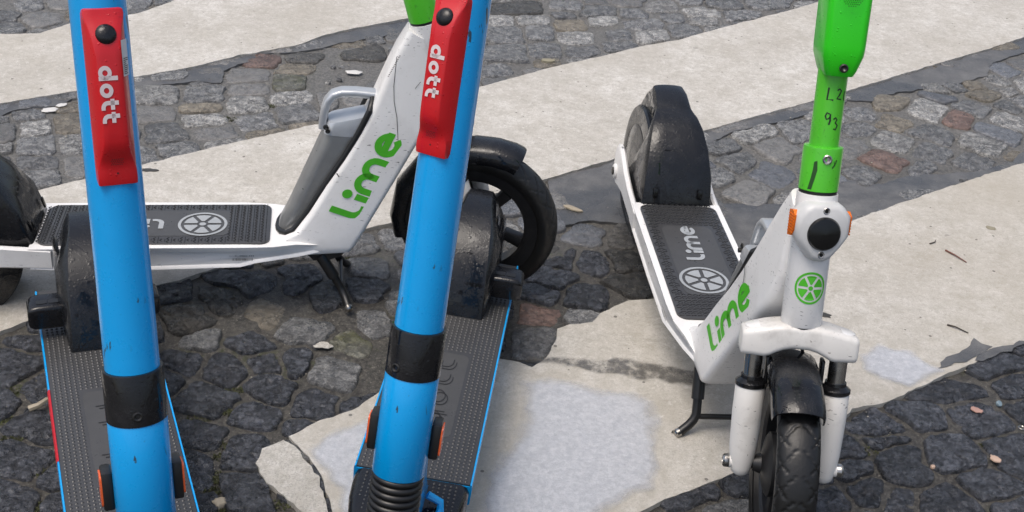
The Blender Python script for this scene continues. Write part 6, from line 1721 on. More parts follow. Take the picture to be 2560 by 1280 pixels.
    # green wordmark, both sides
    for s in (-1, 1):
        lm = MB()
        dirv, upv, sc = Vector((.45, .893)), Vector((-.93, .365)), .0505
        o = Vector((-.155, .229)) - dirv * (.93 * sc)
        if s > 0: o = o + dirv * (3.76 * sc) + upv * sc; dirv = -dirv; upv = -upv
        def P(u, v):
            q = o + dirv * (u * sc) + upv * (v * sc)
            return (q.x, s * (neck_w(q.x, q.y) + .0011), q.y)
        write_lime(lm, P, .265)
        lm.build('green_lettering', GRN_PRINT, neck, smooth=False)
    ct = MB()
    P = lambda u, v: (u, -(neck_w(u, v) + .0010), v)
    if ink:
        ct.ribbon([(-.158, .385), (-.150, .375), (-.1455, .364), (-.143, .352)], .0022, P)
    else:
        ct.ribbon([(-.112, .515), (-.114, .49), (-.1165, .46), (-.1155, .43), (-.110, .40), (-.1085, .38), (-.107, .352)], .0011, P)
        ct.ribbon([(-.077, .455), (-.067, .468)], .0009, P); ct.ribbon([(-.222, .290), (-.217, .282)], .0020, P)
        for i in range(13): ct.ribbon([(-.128 + i * .0017, .478 + i * .0032), (-.1256 + i * .0017, .4785 + i * .0032)], .0014, P)
    ct.build('scuff_marks', INK, neck, smooth=False, kind='stuff')

    # battery in the neck
    gk = MB()
    path = []
    for i in range(41):
        a = 2 * math.pi * i / 40
        u = .50 - .52 * math.cos(a) if True else 0
        u = .03 + .97 * (.5 - .5 * math.cos(a))
        lat = .047 * math.copysign(min(1, abs(math.sin(a)) * 2.2) ** .8, math.sin(a)) * (1 - .18 * u)
        q, t = rear_face(max(0, min(1, u)))
        nrm = Vector((-t.z, 0, t.x))
        path.append(q + nrm * .001 + Vector((0, lat, 0)))
    gk.tube(path, .0062, 10, False)
    gk.build('battery_gasket', BLACK, neck)
    bt = MB()
    secs = []
    for (bx, bz), (fx, fz), w in (((-.336, .150), (-.29, .148), .030), ((-.331, .166), (-.27, .170), .033), ((-.312, .204), (-.225, .21), .034), ((-.275, .29), (-.18, .29), .034), ((-.2455, .358), (-.145, .350), .033)):
        B_, F_ = Vector((bx, 0, bz)), Vector((fx, 0, fz)); c = (B_ + F_) / 2; h = (F_ - B_).length / 2; u = (F_ - B_).normalized()
        secs.append([c + u * a + Vector((0, b, 0)) for a, b in rrect(h, w, .022, 6)])
    bt.loft(secs)
    bat = bt.build('battery', BATT, root, ang=50)
    bc = MB()
    secs = []
    for (bx, bz), (fx, fz), w in (((-.2455, .357), (-.145, .349), .0335), ((-.240, .371), (-.145, .385), .0335), ((-.2365, .378), (-.145, .398), .031)):
        B_, F_ = Vector((bx, 0, bz)), Vector((fx, 0, fz)); c = (B_ + F_) / 2; h = (F_ - B_).length / 2; u = (F_ - B_).normalized()
        secs.append([c + u * a + Vector((0, b, 0)) for a, b in rrect(h, w, .014, 5)])
    bc.loft(secs)
    path = [(-.139, .424), (-.185, .4285), (-.211, .4285), (-.225, .424), (-.2345, .413), (-.240, .396), (-.2435, .374), (-.245, .360)]
    secs = []
    for i, (x, z) in enumerate(path):
        a, b = path[max(0, i - 1)], path[min(len(path) - 1, i + 1)]
        t = Vector((b[0] - a[0], 0, b[1] - a[1])).normalized(); nn = Vector((-t.z, 0, t.x))
        secs.append([Vector((x, 0, z)) - nn * .003 + nn * p + Vector((0, q, 0)) for p, q in rrect(.0072, .0155, .0055, 3)])
    bc.loft(secs)
    bh = bc.build('battery_handle', BATT_L, bat)
    sc_ = MB(); sc_.lathe([(.0052, 0), (.0052, .002), (.003, .003), (0, .001)], (-.2415, -.0335 + .004, .372), (0, -1, 0), 14, False)
    sc_.lathe([(.0038, .0), (.0045, .0075), (.002, .0075), (0, .006)], (-.238, -.029, .366), (0, -1, 0), 14, False)
    sc_.build('screw', DSTEEL, bat)

    # head tube, headlight, emblem
    ht = MB()
    ht.lathe([(.0285, -.001), (.030, .0015), (.030, .190), (.0295, .199), (.024, .1996)], LB, LAX, 40)
    hd = ht.build('head_tube', WHITE, root)
    rg = MB(); rg.lathe([(.0275, .1985), (.0275, .2035)], LB, LAX, 36)
    rg.build('seal_ring', BLACK, hd)
    rg = MB(); rg.lathe([(.0275, -.004), (.0275, .0)], LB, LAX, 36); rg.build('seal_ring', BLACK, hd)
    em = MB()
    yaw0 = -.10
    P = lambda u, v: H((.0308 * math.cos(u * .0238 / .0305 + yaw0), .0308 * math.sin(u * .0238 / .0305 + yaw0), .062 + v * .0245))
    citrus(em, P, 1.0, .87, .22, .77)
    em.build('citrus_emblem', GRN_PRINT, hd, smooth=False)
    hl = MB()
    base = [(-.021, .192), (.021, .192), (.030, .186), (.0405, .173), (.0405, .143), (.030, .126), (.016, .108), (.007, .104), (-.007, .104), (-.016, .108), (-.030, .126), (-.0405, .143), (-.0405, .173), (-.030, .186)]
    cy, cz = 0, .150
    secs = [[H((e, cy + (u - cy) * k, cz + (v - cz) * k)) for u, v in base] for e, k in ((.010, .96), (.026, 1.0), (.037, .98), (.0435, .90), (.046, .78))]
    hl.loft(secs)
    head = hl.build('headlight', SILVERW, root)
    ln = MB()
    ln.lathe([(.0245, -.004), (.0248, .002), (.0225, .0055), (.012, .0075), (0, .008)], H((.045, 0, .148)), LEX, 40, False)
    ln.build('lens', GLOSS, head)
    for s in (-1, 1):
        rf = MB()
        q = [(.012, .138), (.026, .140), (.034, .149), (.036, .172), (.026, .178), (.012, .176)]
        rf.prism(q, lambda u, v, dd: H((u, s * dd, v)), .036, .0425 )
        for i in range(7):
            zz = .1445 + i * .0042
            rf.prism([(.014, zz), (.034, zz), (.034, zz + .0018), (.014, zz + .0018)], lambda u, v, dd: H((u, s * dd, v)), .042, .0436)
        rf.build('side_reflector', AMBER, head)
        zz = .181 if s > 0 else .117
        b = MB(); b.lathe([(.0055, -.006), (.0055, .0012), (.0045, .002), (.0028, .0012), (.0028, -.001), (0, -.001)], H((.0445 if s > 0 else .0445, 0, zz)), LEX, 16, False)
        b.build('screw', STEEL, head)
        b = MB(); b.lathe([(.0034, -.001), (.0034, .0014), (0, .0014)], H((.0447, 0, zz)), LEX, 6, False); b.build('screw_socket', GLOSS, head)

    # green collar and stem, steering with the fork
    co = MB()
    co.lathe([(.0265, .2035), (.0285, .2045), (.0285, .264), (.0278, .2675), (.0215, .2685)], LB, LAX, 40)
    st = MB()
    st.lathe([(.0213, .262), (.0213, .86)], LB, LAX, 32)
    stem = st.build('stem', GREEN, root)
    collar = co.build('stem_collar', GREEN, stem)
    b = MB(); b.lathe([(.0068, -.003), (.0068, .0015), (.0055, .0025), (.0035, .0018), (.003, .0), (0, .0)], S((.0283, .003, .2525)), ex, 18, False)
    b.build('screw', STEEL, stem)
    if ink:
        hw = MB()
        c0 = .0008
        P = lambda y, z: S((.0216 * math.cos(y / .0213), .0216 * math.sin(y / .0213), z))
        for pts in ([(-.0062, .3535), (-.0072, .3365), (.0015, .3362)], [(.006, .350), (.0092, .3525), (.0125, .3495), (.0098, .3435), (.0065, .3385), (.0135, .3375)],
                    [(.0215, .3495), (.0195, .3455), (.0192, .339), (.022, .3355)],
                    [(-.001, .3165), (-.0045, .318), (-.0065, .313), (-.0045, .3085), (-.001, .310), (.0002, .3165), (.0008, .3065), (-.0005, .301)],
                    [(.0055, .3090), (.0085, .3115), (.0112, .3085), (.0088, .3045), (.0128, .3005), (.0105, .2945), (.0068, .2955)]):
            hw.ribbon(pts, .0023, P)
        hw.build('handwritten_number', INK, stem, smooth=False, kind='stuff')
        dm = MB()
        P = lambda y, z: S((.0288 * math.cos(y / .0285), .0288 * math.sin(y / .0285), z))
        dm.add([P(*q) for q in ((-.0150, .2475), (-.0105, .2495), (-.0090, .236), (-.0115, .222), (-.0145, .207), (-.0205, .207), (-.0175, .222), (-.0155, .236))], [(0, 1, 2, 7), (7, 2, 3, 6), (6, 3, 4, 5)])
        dm.ribbon([(.012, .240), (.0165, .247), (.0178, .252)], .0022, P); dm.ribbon([(.0135, .250), (.016, .243)], .0012, P)
        dm.build('rub_mark', plain('rub_mark_green', (.020, .075, .014), .4), collar, smooth=False, kind='stuff')
    # control box on the stem
    bx = MB()
    secs = []
    for s_, dep, hw_, off in ((.3715, .036, .0225, .004), (.379, .0405, .0262, .004), (.400, .0455, .0335, .004), (.4115, .047, .0345, .004), (.47, .0485, .035, .004), (.56, .049, .035, .004), (.60, .044, .032, .004)):
        ring = []
        for a, b_ in rrect(dep / 2 + .012, hw_, .010, 4):
            taper = 1 - .22 * max(0, (a) / (dep / 2 + .012))
            ring.append(S((dep / 2 - .010 + a, b_ * taper + off, s_)))
        secs.append(ring)
    bx.loft(secs)
    box = bx.build('control_box', GREEN_BRIGHT, stem, ang=30)
    b = MB(); b.lathe([(.0062, -.004), (.0062, .002), (.0045, .0028), (.003, .001), (0, .0)], S((.0455, .006, .384)), ex, 16, False); b.build('screw', DSTEEL, stem)
    gr = MB()
    for i in range(-6, 7):
        for j in range(-6, 7):
            u, v = (i + .5 * (j % 2)) * .0030, j * .0026
            if math.hypot(u, v) < .0150:
                c = S((.0603, .004 + u, .482 + v))
                gr.add([c + ey * (.0009 * math.cos(2 * math.pi * k / 6)) + LAX * (.0009 * math.sin(2 * math.pi * k / 6)) for k in range(6)], [tuple(range(6))])
    gr.build('speaker_holes', SPK, stem, smooth=False, kind='stuff')
    # handlebar, above the picture
    hb = MB()
    hb.tube([S((-.03, -.24, .84)), S((-.012, -.12, .855)), S((0, 0, .86)), S((-.012, .12, .855)), S((-.03, .24, .84))], .014, 16)
    hbo = hb.build('handlebar', BLACK, root)
    for s in (-1, 1):
        b = MB(); b.tube([S((-.0165, s * .15, .8515)), S((-.031, s * .245, .8395))], .0172, 16); b.build('grip', RUBBER, hbo)

    # fork
    fk = MB()
    secs = []
    for y in [-.086, -.0845, -.080, -.070, -.060, -.052, -.045, -.036, -.025, -.012, 0, .012, .025, .036, .045, .052, .060, .070, .080, .0845, .086]:
        a = abs(y)
        top = .001 - .014 * max(0, (a - .022) / .063) ** 1.4
        bot = -.0355 - .0155 * min(1, max(0, (a - .012) / .036)) ** 1.5
        dep = .029 - .006 * max(0, (a - .05) / .036)
        if a > .082: k = {.0845: .96, .086: .86}.get(a, 1)
        else: k = 1
        mid, hh = (top + bot) / 2, (top - bot) / 2
        secs.append([S((p * k, y, mid + q * k)) for p, q in rrect(dep, hh, min(.009, hh * .7), 4)])
    fk.loft(secs)
    fork = fk.build('fork', WHITE_DIRTY, root, ang=50)
    for s in (-1, 1):
        cp = MB(); cp.lathe([(.0185, -.002), (.0185, .0004), (.0175, .001), (0, .001)], S((0, s * .063, -.0075)), LAX * 1.0 + ey * s * .18, 26, False); cp.build('crown_cap', WHITE, fork)
        b = MB(); b.lathe([(.0135, -.105), (.0135, -.045)], S((0, s * .063, 0)), LAX, 24); b.build('stanchion', STEEL, fork)
        b = MB(); b.lathe([(.016, -.088), (.0165, -.093), (.0205, -.096), (.0236, -.0985), (.0236, -.104), (.0215, -.106)], S((0, s * .063, 0)), LAX, 28); b.build('dust_seal', BLACK_WET, fork)
        b = MB()
        prof = [(.0215, -.1055), (.0226, -.108), (.0228, -.150), (.0222, -.170), (.0212, -.205), (.0190, -.225), (.0162, -.240), (.0140, -.248), (.008, -.253), (0, -.2535)]
        b.lathe(prof, S((0, s * .063, 0)), LAX, 28)
        b.lathe([(.0105, 0), (.0105, .006), (.009, .0065)], S((0, s * .076, -.232)), ey * s, 18)
        b.build('fork_leg', WHITE_DIRTY, fork)
        b = MB(); b.lathe([(.0095, 0), (.0105, .002), (.0105, .009), (.008, .012), (.005, .012), (.004, .008), (0, .008)], S((0, s * .080, -.232)), ey * s, 18, False); b.build('axle_bolt', STEEL, fork)
        b = MB(); b.lathe([(.008, .030), (.0125, .033), (.0125, .040), (.009, .043), (.009, .050)], S((0, 0, -.232)), ey * s, 18); b.build('axle_spacer', BLACK, fork)
    ax0 = S((0, 0, -.232))
    WM = lambda p: ax0 + ex * p[0] + ey * p[1] + LAX * p[2]
    wheel_lime(root, WM, phase=.62)
    # front fender
    fd = MB(WM)
    secs = []
    for dg, hw_, r in ((46.5, .0375, .1815), (48, .0385, .1825), (53, .039, .182), (64, .0385, .179), (78, .038, .176), (95, .039, .174), (115, .037, .172), (140, .034, .170), (165, .030, .168), (182, .027, .167)):
        a = R(dg); dd = Vector((math.cos(a), 0, math.sin(a)))
        outer = [(-hw_, -.028), (-hw_ * .985, -.016), (-hw_ * .90, -.006), (-hw_ * .72, .000), (-hw_ * .4, .0045), (0, .006), (hw_ * .4, .0045), (hw_ * .72, .0), (hw_ * .90, -.006), (hw_ * .985, -.016), (hw_, -.028)]
        inner = [(y * .94, q - .0028) for y, q in reversed(outer)]
        secs.append([dd * (r + q + .004) + Vector((0, y - .004, 0)) for y, q in outer + inner])
    fd.loft(secs)
    for s in (-1, 1):
        fd.box((-.008, s * .041, .150), (.020, .006, .05), .002)
    fd.build('front_fender', FENDER_WET, root, ang=60)
    cb = MB(); cb.tube([S((-.012, .006, -.036)), S((-.014, .014, -.060)), S((-.013, .022, -.085)), S((-.010, .030, -.10)), S((-.006, .037, -.150)), S((-.004, .040, -.21))], .0026, 8); cb.build('brake_cable', BLACK, root)

    # kickstand
    ks = MB()
    ks.box((-.262, 0, .116), (.05, .10, .016), .004)
    for s in (-1, 1):
        ks.prism([(-.285, .122), (-.205, .122), (-.215, .110), (-.245, .100), (-.268, .102)], lambda u, v, dd: (u, dd, v), s * .048, s * .060)
    for s in (-1, 1):
        ks.lathe([(.008, 0), (.009, .003), (.0, .003)], (-.256, s * .058, .110), (0, s, 0), 14, False)
    kso = ks.build('kickstand', BLACK, root)
    for s in (-1, 1):
        lg = MB(); lg.tube([(-.255, s * .054, .112), (-.238, s * .056, .082), (-.228, s * .057, .064)], .0115, 14)
        lg.tube([(-.2285, s * .057, .066), (-.216, s * .058, .040), (-.211, s * .062, .031), (-.206, s * .071, .022), (-.200, s * .088, .009), (-.1985, s * .092, .0075)], .0082, 14)
        lg.build('leg', BLACK, kso)
        tp = MB(); tp.lathe([(.0085, 0), (.0085, .006), (.006, .009), (0, .0095)], (-.2005, s * .0870, .0100), Vector((.002, s * .0052, -.0018)), 14, False); tp.build('foot_tip', STEEL, kso)
    br = MB(); br.tube([(-.2135, -.057, .036), (-.2135, .057, .036)], .0052, 10); br.build('crossbar', BLACK, kso)

    # rear fender and wheel
    AR = Vector((-.982, 0, .127))
    rf = MB()
    secs = []
    for dg, r, wt, rin in ((4, .190, .0745, .02), (6, .200, .0745, .02), (25, .200, .070, .02), (42, .197, .063, .02), (56, .196, .0545, .02), (66, .192, .047, .02), (71, .189, .0415, .02), (74, .1905, .0375, .02), (88, .198, .0345, .02), (99, .200, .0325, .02), (101, .196, .031, .02), (115, .180, .033, .02), (140, .165, .035, .02), (160, .160, .035, .02)):
        a = R(dg); dd = Vector((math.cos(a), 0, math.sin(a)))
        wsd = wt + .0075
        outer = [(-wsd, rin - r), (-wt - .004, -.030), (-wt - .0015, -.0065), (-wt + .0005, -.0024), (-wt + .0045, -.0004), (-wt * .5, .0012), (0, .0016), (wt * .5, .0012), (wt - .0045, -.0004), (wt - .0005, -.0024), (wt + .0015, -.0065), (wt + .004, -.030), (wsd, rin - r)]
        secs.append([AR + dd * (r + q) + Vector((0, y, 0)) for y, q in outer])
    rf.loft(secs)
    rfo = rf.build('rear_fender', FENDER_WET, root, ang=32)
    for s in (-1, 1):
        b = MB(); b.lathe([(.158, -.004), (.160, .004), (.156, .0085), (.120, .0115), (.117, .0100), (.113, .0115), (.05, .0135), (0, .0135)], AR + Vector((.012, s * .046, -.006)), (0, s, 0), 56, False)
        b.build('side_cover', FENDER_WET, rfo)
        sl = MB(); a = R(14); c = AR + Vector((math.cos(a) * .2035, s * .048, math.sin(a) * .2035)); sl.box(c, (.004, .010, .022), .0018, rot=Matrix.Rotation(-R(14), 3, 'Y')); sl.build('slot', GLOSS, rfo)
    rw = MB(); rw.lathe([(.03, -.05), (.09, -.04), (.110, -.030), (.119, -.012), (.119, .012), (.110, .030), (.09, .04), (.03, .05)], Vector((-.99, 0, .119)), (0, 1, 0), 48)
    rw.build('rear_wheel', RUBBER, root)
    return root

WHITE_GRP = 'white scooters with green stems'
make_white_scooter('white scooter seen from the side, parked behind the two blue scooters', (-.13283, 2.18415, .1732, -.03136), R(-17), WHITE_GRP)
make_white_scooter('white scooter facing the viewer at right, with bright green stem box and handwritten number', (.43122, 1.56669, -1.44712, -.01969), R(-11), WHITE_GRP, ink=True)
# ------------------------------------------------------------------ blue scooter
DRHO = .2582
DB = Vector((.02, 0, 0))
DAX = Vector((-math.sin(DRHO), 0, math.cos(DRHO)))
DEX = Vector((math.cos(DRHO), 0, math.sin(DRHO)))

def make_blue_scooter(label, pose, steer, grp, first):
    root = bpy.data.objects.new('electric_scooter', None); COL.objects.link(root)
    root.matrix_world = pose_matrix(*pose)
    tag(root, label, 'scooter', grp)
    cs, sn = math.cos(steer), math.sin(steer)
    ex = DEX * cs + Vector((0, 1, 0)) * sn
    ey = -DEX * sn + Vector((0, 1, 0)) * cs
    S = lambda p: DB + ex * p[0] + ey * p[1] + DAX * p[2]
    H = lambda p: DB + DEX * p[0] + Vector((0, p[1], 0)) + DAX * p[2]
    zd = .140
    # deck
    d = MB()
    prof = [(.083, .098), (.0895, .103), (.0905, .136), (.0895, .1405), (.0872, .1405), (.0872, .137), (-.0872, .137), (-.0872, .1405), (-.0895, .1405), (-.0905, .136), (-.0895, .103), (-.083, .098)]
    d.loft([[(x, y, z) for y, z in prof] for x in (-.257, -.4, -.6, -.90)])
    deck = d.build('deck', BLUE, root, ang=30)
    if first:
        t = MB(); P = lambda u, v: (u, -.0912, v)
        t.add([(-.60, -.0911, .112), (-.42, -.0911, .112), (-.42, -.0911, .137), (-.60, -.0911, .137), (-.60, -.0893, .1412), (-.42, -.0893, .1412), (-.60, -.0870, .1414), (-.42, -.0870, .1414)], [(0, 1, 2, 3), (3, 2, 5, 4), (4, 5, 7, 6)])
        t.build('red_tape', REDTAPE, deck, smooth=False)
    m = MB()
    m.loft([[(x, y, z) for y, z in ((-.0868, .1365), (-.0868, zd - .0006), (-.0855, zd), (.0855, zd), (.0868, zd - .0006), (.0868, .1365))] for x in (-.2585, -.42, -.60, -.898)])
    mat_o = m.build('foot_mat', MATM, root, ang=30)
    pl = MB(); q = [(-.468 + u, v) for u, v in rrect(.112, .040, .012, 4)]
    pl.loft([[(x, y, zd - .001) for x, y in q], [(x, y, zd + .0005) for x, y in q]])
    pl.build('plain_panel', MATF, mat_o)
    lt = MB(); P = lambda u, v: (-.375 - u * .046, .024 - v * .034, zd + .0011)
    for pts, cl in dott_word():
        for k in (-.12, .12):
            lt.ribbon([(a + k * .6, b + k * .6) for a, b in pts], .045, P, cl)
    lt.build('raised_lettering', BLACK, mat_o, smooth=False)
    gd = MB()
    pit = .0082
    for i in range(70):
        for j in range(21):
            x = -.264 - i * pit; y = -.0795 + j * .00795 + (i % 2) * .0
            if abs(x + .468) < .117 and abs(y) < .0445: continue
            if x < -.72 and abs(y) < .05: continue
            r, h = .0027, .0013
            vs = [(x + r * math.cos(k * 1.0472) * 1.0, y + r * math.sin(k * 1.0472) * 1.15, zd - .0002) for k in range(6)] + [(x + r * .45 * math.cos(k * 1.0472), y + r * .5 * math.sin(k * 1.0472), zd + h) for k in range(6)]
            gd.add(vs, [(6, 7, 8, 9, 10, 11)] + [(k, (k + 1) % 6, 6 + (k + 1) % 6, 6 + k) for k in range(6)])
    gd.build('grip_studs', GRIP, mat_o, ang=80, kind='stuff')
    # front plate
    fp = MB()
    secs = []
    for x, w, zt, zb in ((-.2555, .0868, .1395, .099), (-.235, .0868, .1405, .098), (-.20, .0845, .141, .097), (-.165, .077, .141, .096), (-.13, .060, .139, .096), (-.10, .035, .132, .098), (-.09, .020, .120, .105)):
        c = .012
        secs.append([(x, a, b) for a, b in ((-w, zb + .004), (-w, zt - c), (-w + .004, zt - .004), (-w + c, zt), (w - c, zt), (w - .004, zt - .004), (w, zt - c), (w, zb + .004), (w - .008, zb), (-w + .008, zb))])
    fp.loft(secs)
    fpo = fp.build('front_plate', BLACK_WET, root, ang=40)
    gd = MB()
    for i in range(13):
        for j in range(19):
            x = -.247 + i * .0085; y = -.0765 + j * .0085
            wl = .083 if x < -.2 else .083 - (x + .2) * .35
            if abs(y) > wl - .012 or abs(y) < .034: continue
            r, h, z0 = .0027, .0013, .1408
            vs = [(x + r * math.cos(k * 1.0472), y + r * math.sin(k * 1.0472), z0 - .0015) for k in range(6)] + [(x + r * .45 * math.cos(k * 1.0472), y + r * .45 * math.sin(k * 1.0472), z0 + h) for k in range(6)]
            gd.add(vs, [(6, 7, 8, 9, 10, 11)] + [(k, (k + 1) % 6, 6 + (k + 1) % 6, 6 + k) for k in range(6)])
    gd.build('grip_studs', GRIP, fpo, ang=80, kind='stuff')
    # fin joining deck and tube
    fn = MB()
    pr = [(-.045, .20), (-.098, .425), (-.128, .432), (-.150, .36), (-.172, .27), (-.195, .20), (-.225, .158), (-.245, .139), (-.07, .139)]
    secs = []
    for y, k in ((-.026, .004), (-.0235, .001), (-.020, 0), (.020, 0), (.0235, .001), (.026, .004)):
        cx, cz = -.13, .26
        secs.append([(x + (cx - x) * k * 8, y, z + (cz - z) * k * 3) for x, z in pr])
    fn.loft(secs)
    fno = fn.build('neck', BLUE, root, ang=30)
    for s in (-1, 1):
        lb = MB()
        lb.add([(-.155, s * .0263, .255), (-.137, s * .0263, .255), (-.128, s * .0263, .33), (-.143, s * .0263, .33)], [(0, 1, 2, 3)])
        lb.build('label_sticker', STICK, fno, smooth=False)
    ba = MB()
    for s in (1,):
        ba.tube([(-.20, s * .030, .160), (-.20, s * .050, .150), (-.19, s * .052, .141), (-.16, s * .048, .142)], .006, 8)
    ba.build('cable_guide', BLUE, fno)
    # tubes
    lo = MB()
    lo.lathe([(.0335, .3265), (.0345, .328), (.0345, .464), (.0338, .4655), (.030, .4656)], DB, DAX, 48)
    lower = lo.build('lower_tube', BLUE, root)
    be = MB()
    prof = []
    for i in range(18):
        s0 = .327 - i * .0098
        prof += [(.0300, s0), (.0335, s0 - .002), (.0345, s0 - .0049), (.0335, s0 - .0078)]
    be.lathe(prof + [(.030, .150)], DB, DAX, 48)
    be.build('rubber_bellows', BLACK, lower, ang=60)
    for s in (-1, 1):
        pb = MB()
        c = H((-.020, s * .0405, .3725))
        M3 = Matrix((DEX, Vector((0, 1, 0)), DAX)).transposed()
        pb.box(c, (.030, .013, .050), .003, rot=M3)
        po = pb.build('reflector_housing', BLACK, lower)
        rr = MB(); rr.prism(rrect(.0125, .0205, .005, 4), lambda u, v, dd: H((-.020 + u, s * dd, .3725 + v)), .0465, .0490)
        rr.build('side_reflector', ORANGE, lower)
    ck = MB(); ck.lathe([(.0315, .4657), (.0352, .4665), (.0352, .5275), (.0343, .5292), (.030, .5295)], DB, DAX, 48)
    cko = ck.build('stem_clamp', BLACK_WET, root)
    b = MB(); b.lathe([(.006, -.004), (.006, .0008), (.0045, .0015), (.003, .0006), (.003, -.002), (0, -.002)], S((.0350, -.004, .480)), ex, 16, False); b.build('screw', DSTEEL, cko)
    ut = MB(); ut.lathe([(.0312, .5285), (.0306, .70), (.0298, .93), (.0290, 1.12)], DB, DAX, 48)
    stem = ut.build('stem', BLUE, root)
    hb = MB(); hb.tube([S((-.05, -.25, 1.10)), S((-.02, -.12, 1.115)), S((0, 0, 1.12)), S((-.02, .12, 1.115)), S((-.05, .25, 1.10))], .015, 16)
    hbo = hb.build('handlebar', BLACK, root)
    for s in (-1, 1):
        b = MB(); b.tube([S((-.0275, s * .15, 1.1112)), S((-.0515, s * .255, 1.099))], .0175, 16); b.build('grip', RUBBER, hbo)
    # red panel
    pn = MB()
    secs = []
    tr_ = lambda s_: .0312 - (s_ - .5285) * .0037
    for s_, hb_, ht_, h in ((0.7515, 0.0175, 0.0177, 0.0296), (0.7525, 0.0201, 0.0195, 0.0322), (0.7580, 0.0213, 0.0198, 0.0333), (0.7680, 0.0215, 0.0195, 0.0336), (0.7750, 0.0215, 0.0183, 0.0340), (0.7810, 0.0215, 0.0165, 0.0362), (0.7880, 0.0215, 0.0144, 0.0405), (0.7950, 0.0215, 0.0132, 0.0442), (0.8030, 0.0215, 0.0127, 0.0458), (0.8150, 0.0215, 0.0126, 0.0464), (0.8600, 0.0215, 0.0126, 0.0466), (0.8930, 0.0215, 0.0127, 0.0466), (0.9050, 0.0215, 0.0137, 0.0452), (0.9150, 0.0215, 0.0152, 0.0418), (0.9240, 0.0215, 0.0173, 0.0376), (0.9310, 0.0215, 0.0193, 0.0346), (0.9360, 0.0213, 0.0200, 0.0332), (0.9400, 0.0201, 0.0195, 0.0322), (0.9412, 0.0175, 0.0177, 0.0296)):
        r0 = .0290
        bx = math.sqrt(max(0, r0 ** 2 - hb_ ** 2)) if hb_ < r0 else 0
        bx2 = min(h - .001, bx + .0035)
        ring = [(bx - .006, -hb_), (bx2, -hb_), (bx2 + (h - bx2) * .12, -hb_ * .985), (h - .0016, -ht_ - .0009), (h - .0003, -ht_ + .0008), (h, -ht_ * .5), (h + .0002, 0), (h, ht_ * .5), (h - .0003, ht_ - .0008), (h - .0016, ht_ + .0009), (bx2 + (h - bx2) * .12, hb_ * .985), (bx2, hb_), (bx - .006, hb_)]
        secs.append([S((a, b, s_)) for a, b in ring])
    pn.loft(secs)
    pno = pn.build('front_panel', RED, root, ang=40)
    bu = MB()
    nrm = (ex * .93 + DAX * .36).normalized()
    bu.lathe([(.0108, -.004), (.0108, .0008), (.0098, .0024), (.007, .0042), (.0035, .0052), (0, .0055)], S((.0412, 0, .9155)), nrm, 32, False)
    bu.build('round_button', BLACK_WET, pno)
    lt = MB()
    TXT = -.0030 if first else .0006
    u0 = .0152
    P = lambda u, v: S((.0473, -.0092 + v * .0137 + TXT, .8835 - u * u0))
    for pts, cl in dott_word(): lt.ribbon(pts, .30, P, cl)
    lt.build('white_lettering', PINK_PRINT, pno, smooth=False)
    sp = MB()
    for i in range(6):
        for j in range(4):
            c = S((.0352 + j * .0006, -.006 + i * .0022 + (j % 2) * .0011, .7755 + j * .0020))
            sp.add([c + ex * .0006 + ey * (.00055 * math.cos(k * 1.0472)) + DAX * (.00055 * math.sin(k * 1.0472)) for k in range(6)], [tuple(range(6))])
    sp.disc((0, 0), .0011, lambda a, b: S((.0341, a, .7655 + b)), 8)
    sp.build('speaker_holes', BLACK, pno, smooth=False, kind='stuff')
    if first:
        sk = MB()
        q = [(.0462, .0130, .909), (.0330, .0206, .909), (.0330, .0206, .871), (.0462, .0130, .871)]
        sk.add([S((a + .0006, b + .0006, c)) for a, b, c in q], [(0, 1, 2, 3)])
        sk.build('sticker', STICK, pno, smooth=False)
        ik = MB(); rs = random.Random(2)
        for i in range(9):
            s0 = .890 - i * .002
            f_ = rs.uniform(.5, 1)
            ik.add([S((a + .0009, b + .0009, c)) for a, b, c in ((.0448, .0140, s0), (.0448 - .0105 * f_, .0140 + .0060 * f_, s0), (.0448 - .0105 * f_, .0140 + .0060 * f_, s0 - .0008), (.0448, .0140, s0 - .0008))], [(0, 1, 2, 3)])
        ik.build('sticker_print', INK, pno, smooth=False, kind='stuff')

    # rear fender
    AR = Vector((-.872, 0, .122))
    rf = MB()
    secs = []
    for dg, r, wt, ws in ((3, .175, .045, .047), (6, .178, .0455, .048), (22, .176, .0435, .054), (40, .173, .0405, .057), (58, .171, .036, .055), (68, .170, .0325, .048), (80, .170, .0265, .040), (95, .170, .0235, .036), (104, .169, .0225, .034), (107, .165, .021, .033), (125, .158, .024, .036), (150, .150, .028, .04), (170, .146, .03, .04)):
        a = R(dg); dd = Vector((math.cos(a), 0, math.sin(a)))
        outer = [(-ws, -.09), (-ws, -.030), (-(wt + ws) / 2 - .001, -.013), (-wt - .0006, -.0022), (-wt + .0018, -.0003), (0, .0006), (wt - .0018, -.0003), (wt + .0006, -.0022), ((wt + ws) / 2 + .001, -.013), (ws, -.030), (ws, -.09)]
        secs.append([AR + dd * (r + q) + Vector((0, y, 0)) for y, q in outer])
    rf.loft(secs)
    rfo = rf.build('rear_fender', FENDER_WET, root, ang=24)
    for s in (-1, 1):
        b = MB(); b.lathe([(.122, 0), (.124, .004), (.115, .008), (.05, .010), (0, .010)], AR + Vector((.0, s * .044, 0)), (0, s, 0), 40, False); b.build('side_cover', FENDER_WET, rfo)
        tl = MB()
        sec = []
        for y, k in ((.052, .96), (.0535, 1), (.090, 1), (.099, .93), (.1045, .78), (.1065, .55)):
            sec.append([(-.768 + a * (1 if y < .09 else (.6 + .4 * k)), s * y, .181 + b_ * (k if y > .09 else k)) for a, b_ in rrect(.024, .0225, .007, 4)])
        tl.loft(sec)
        to = tl.build('rear_light', BLACK_WET, root)
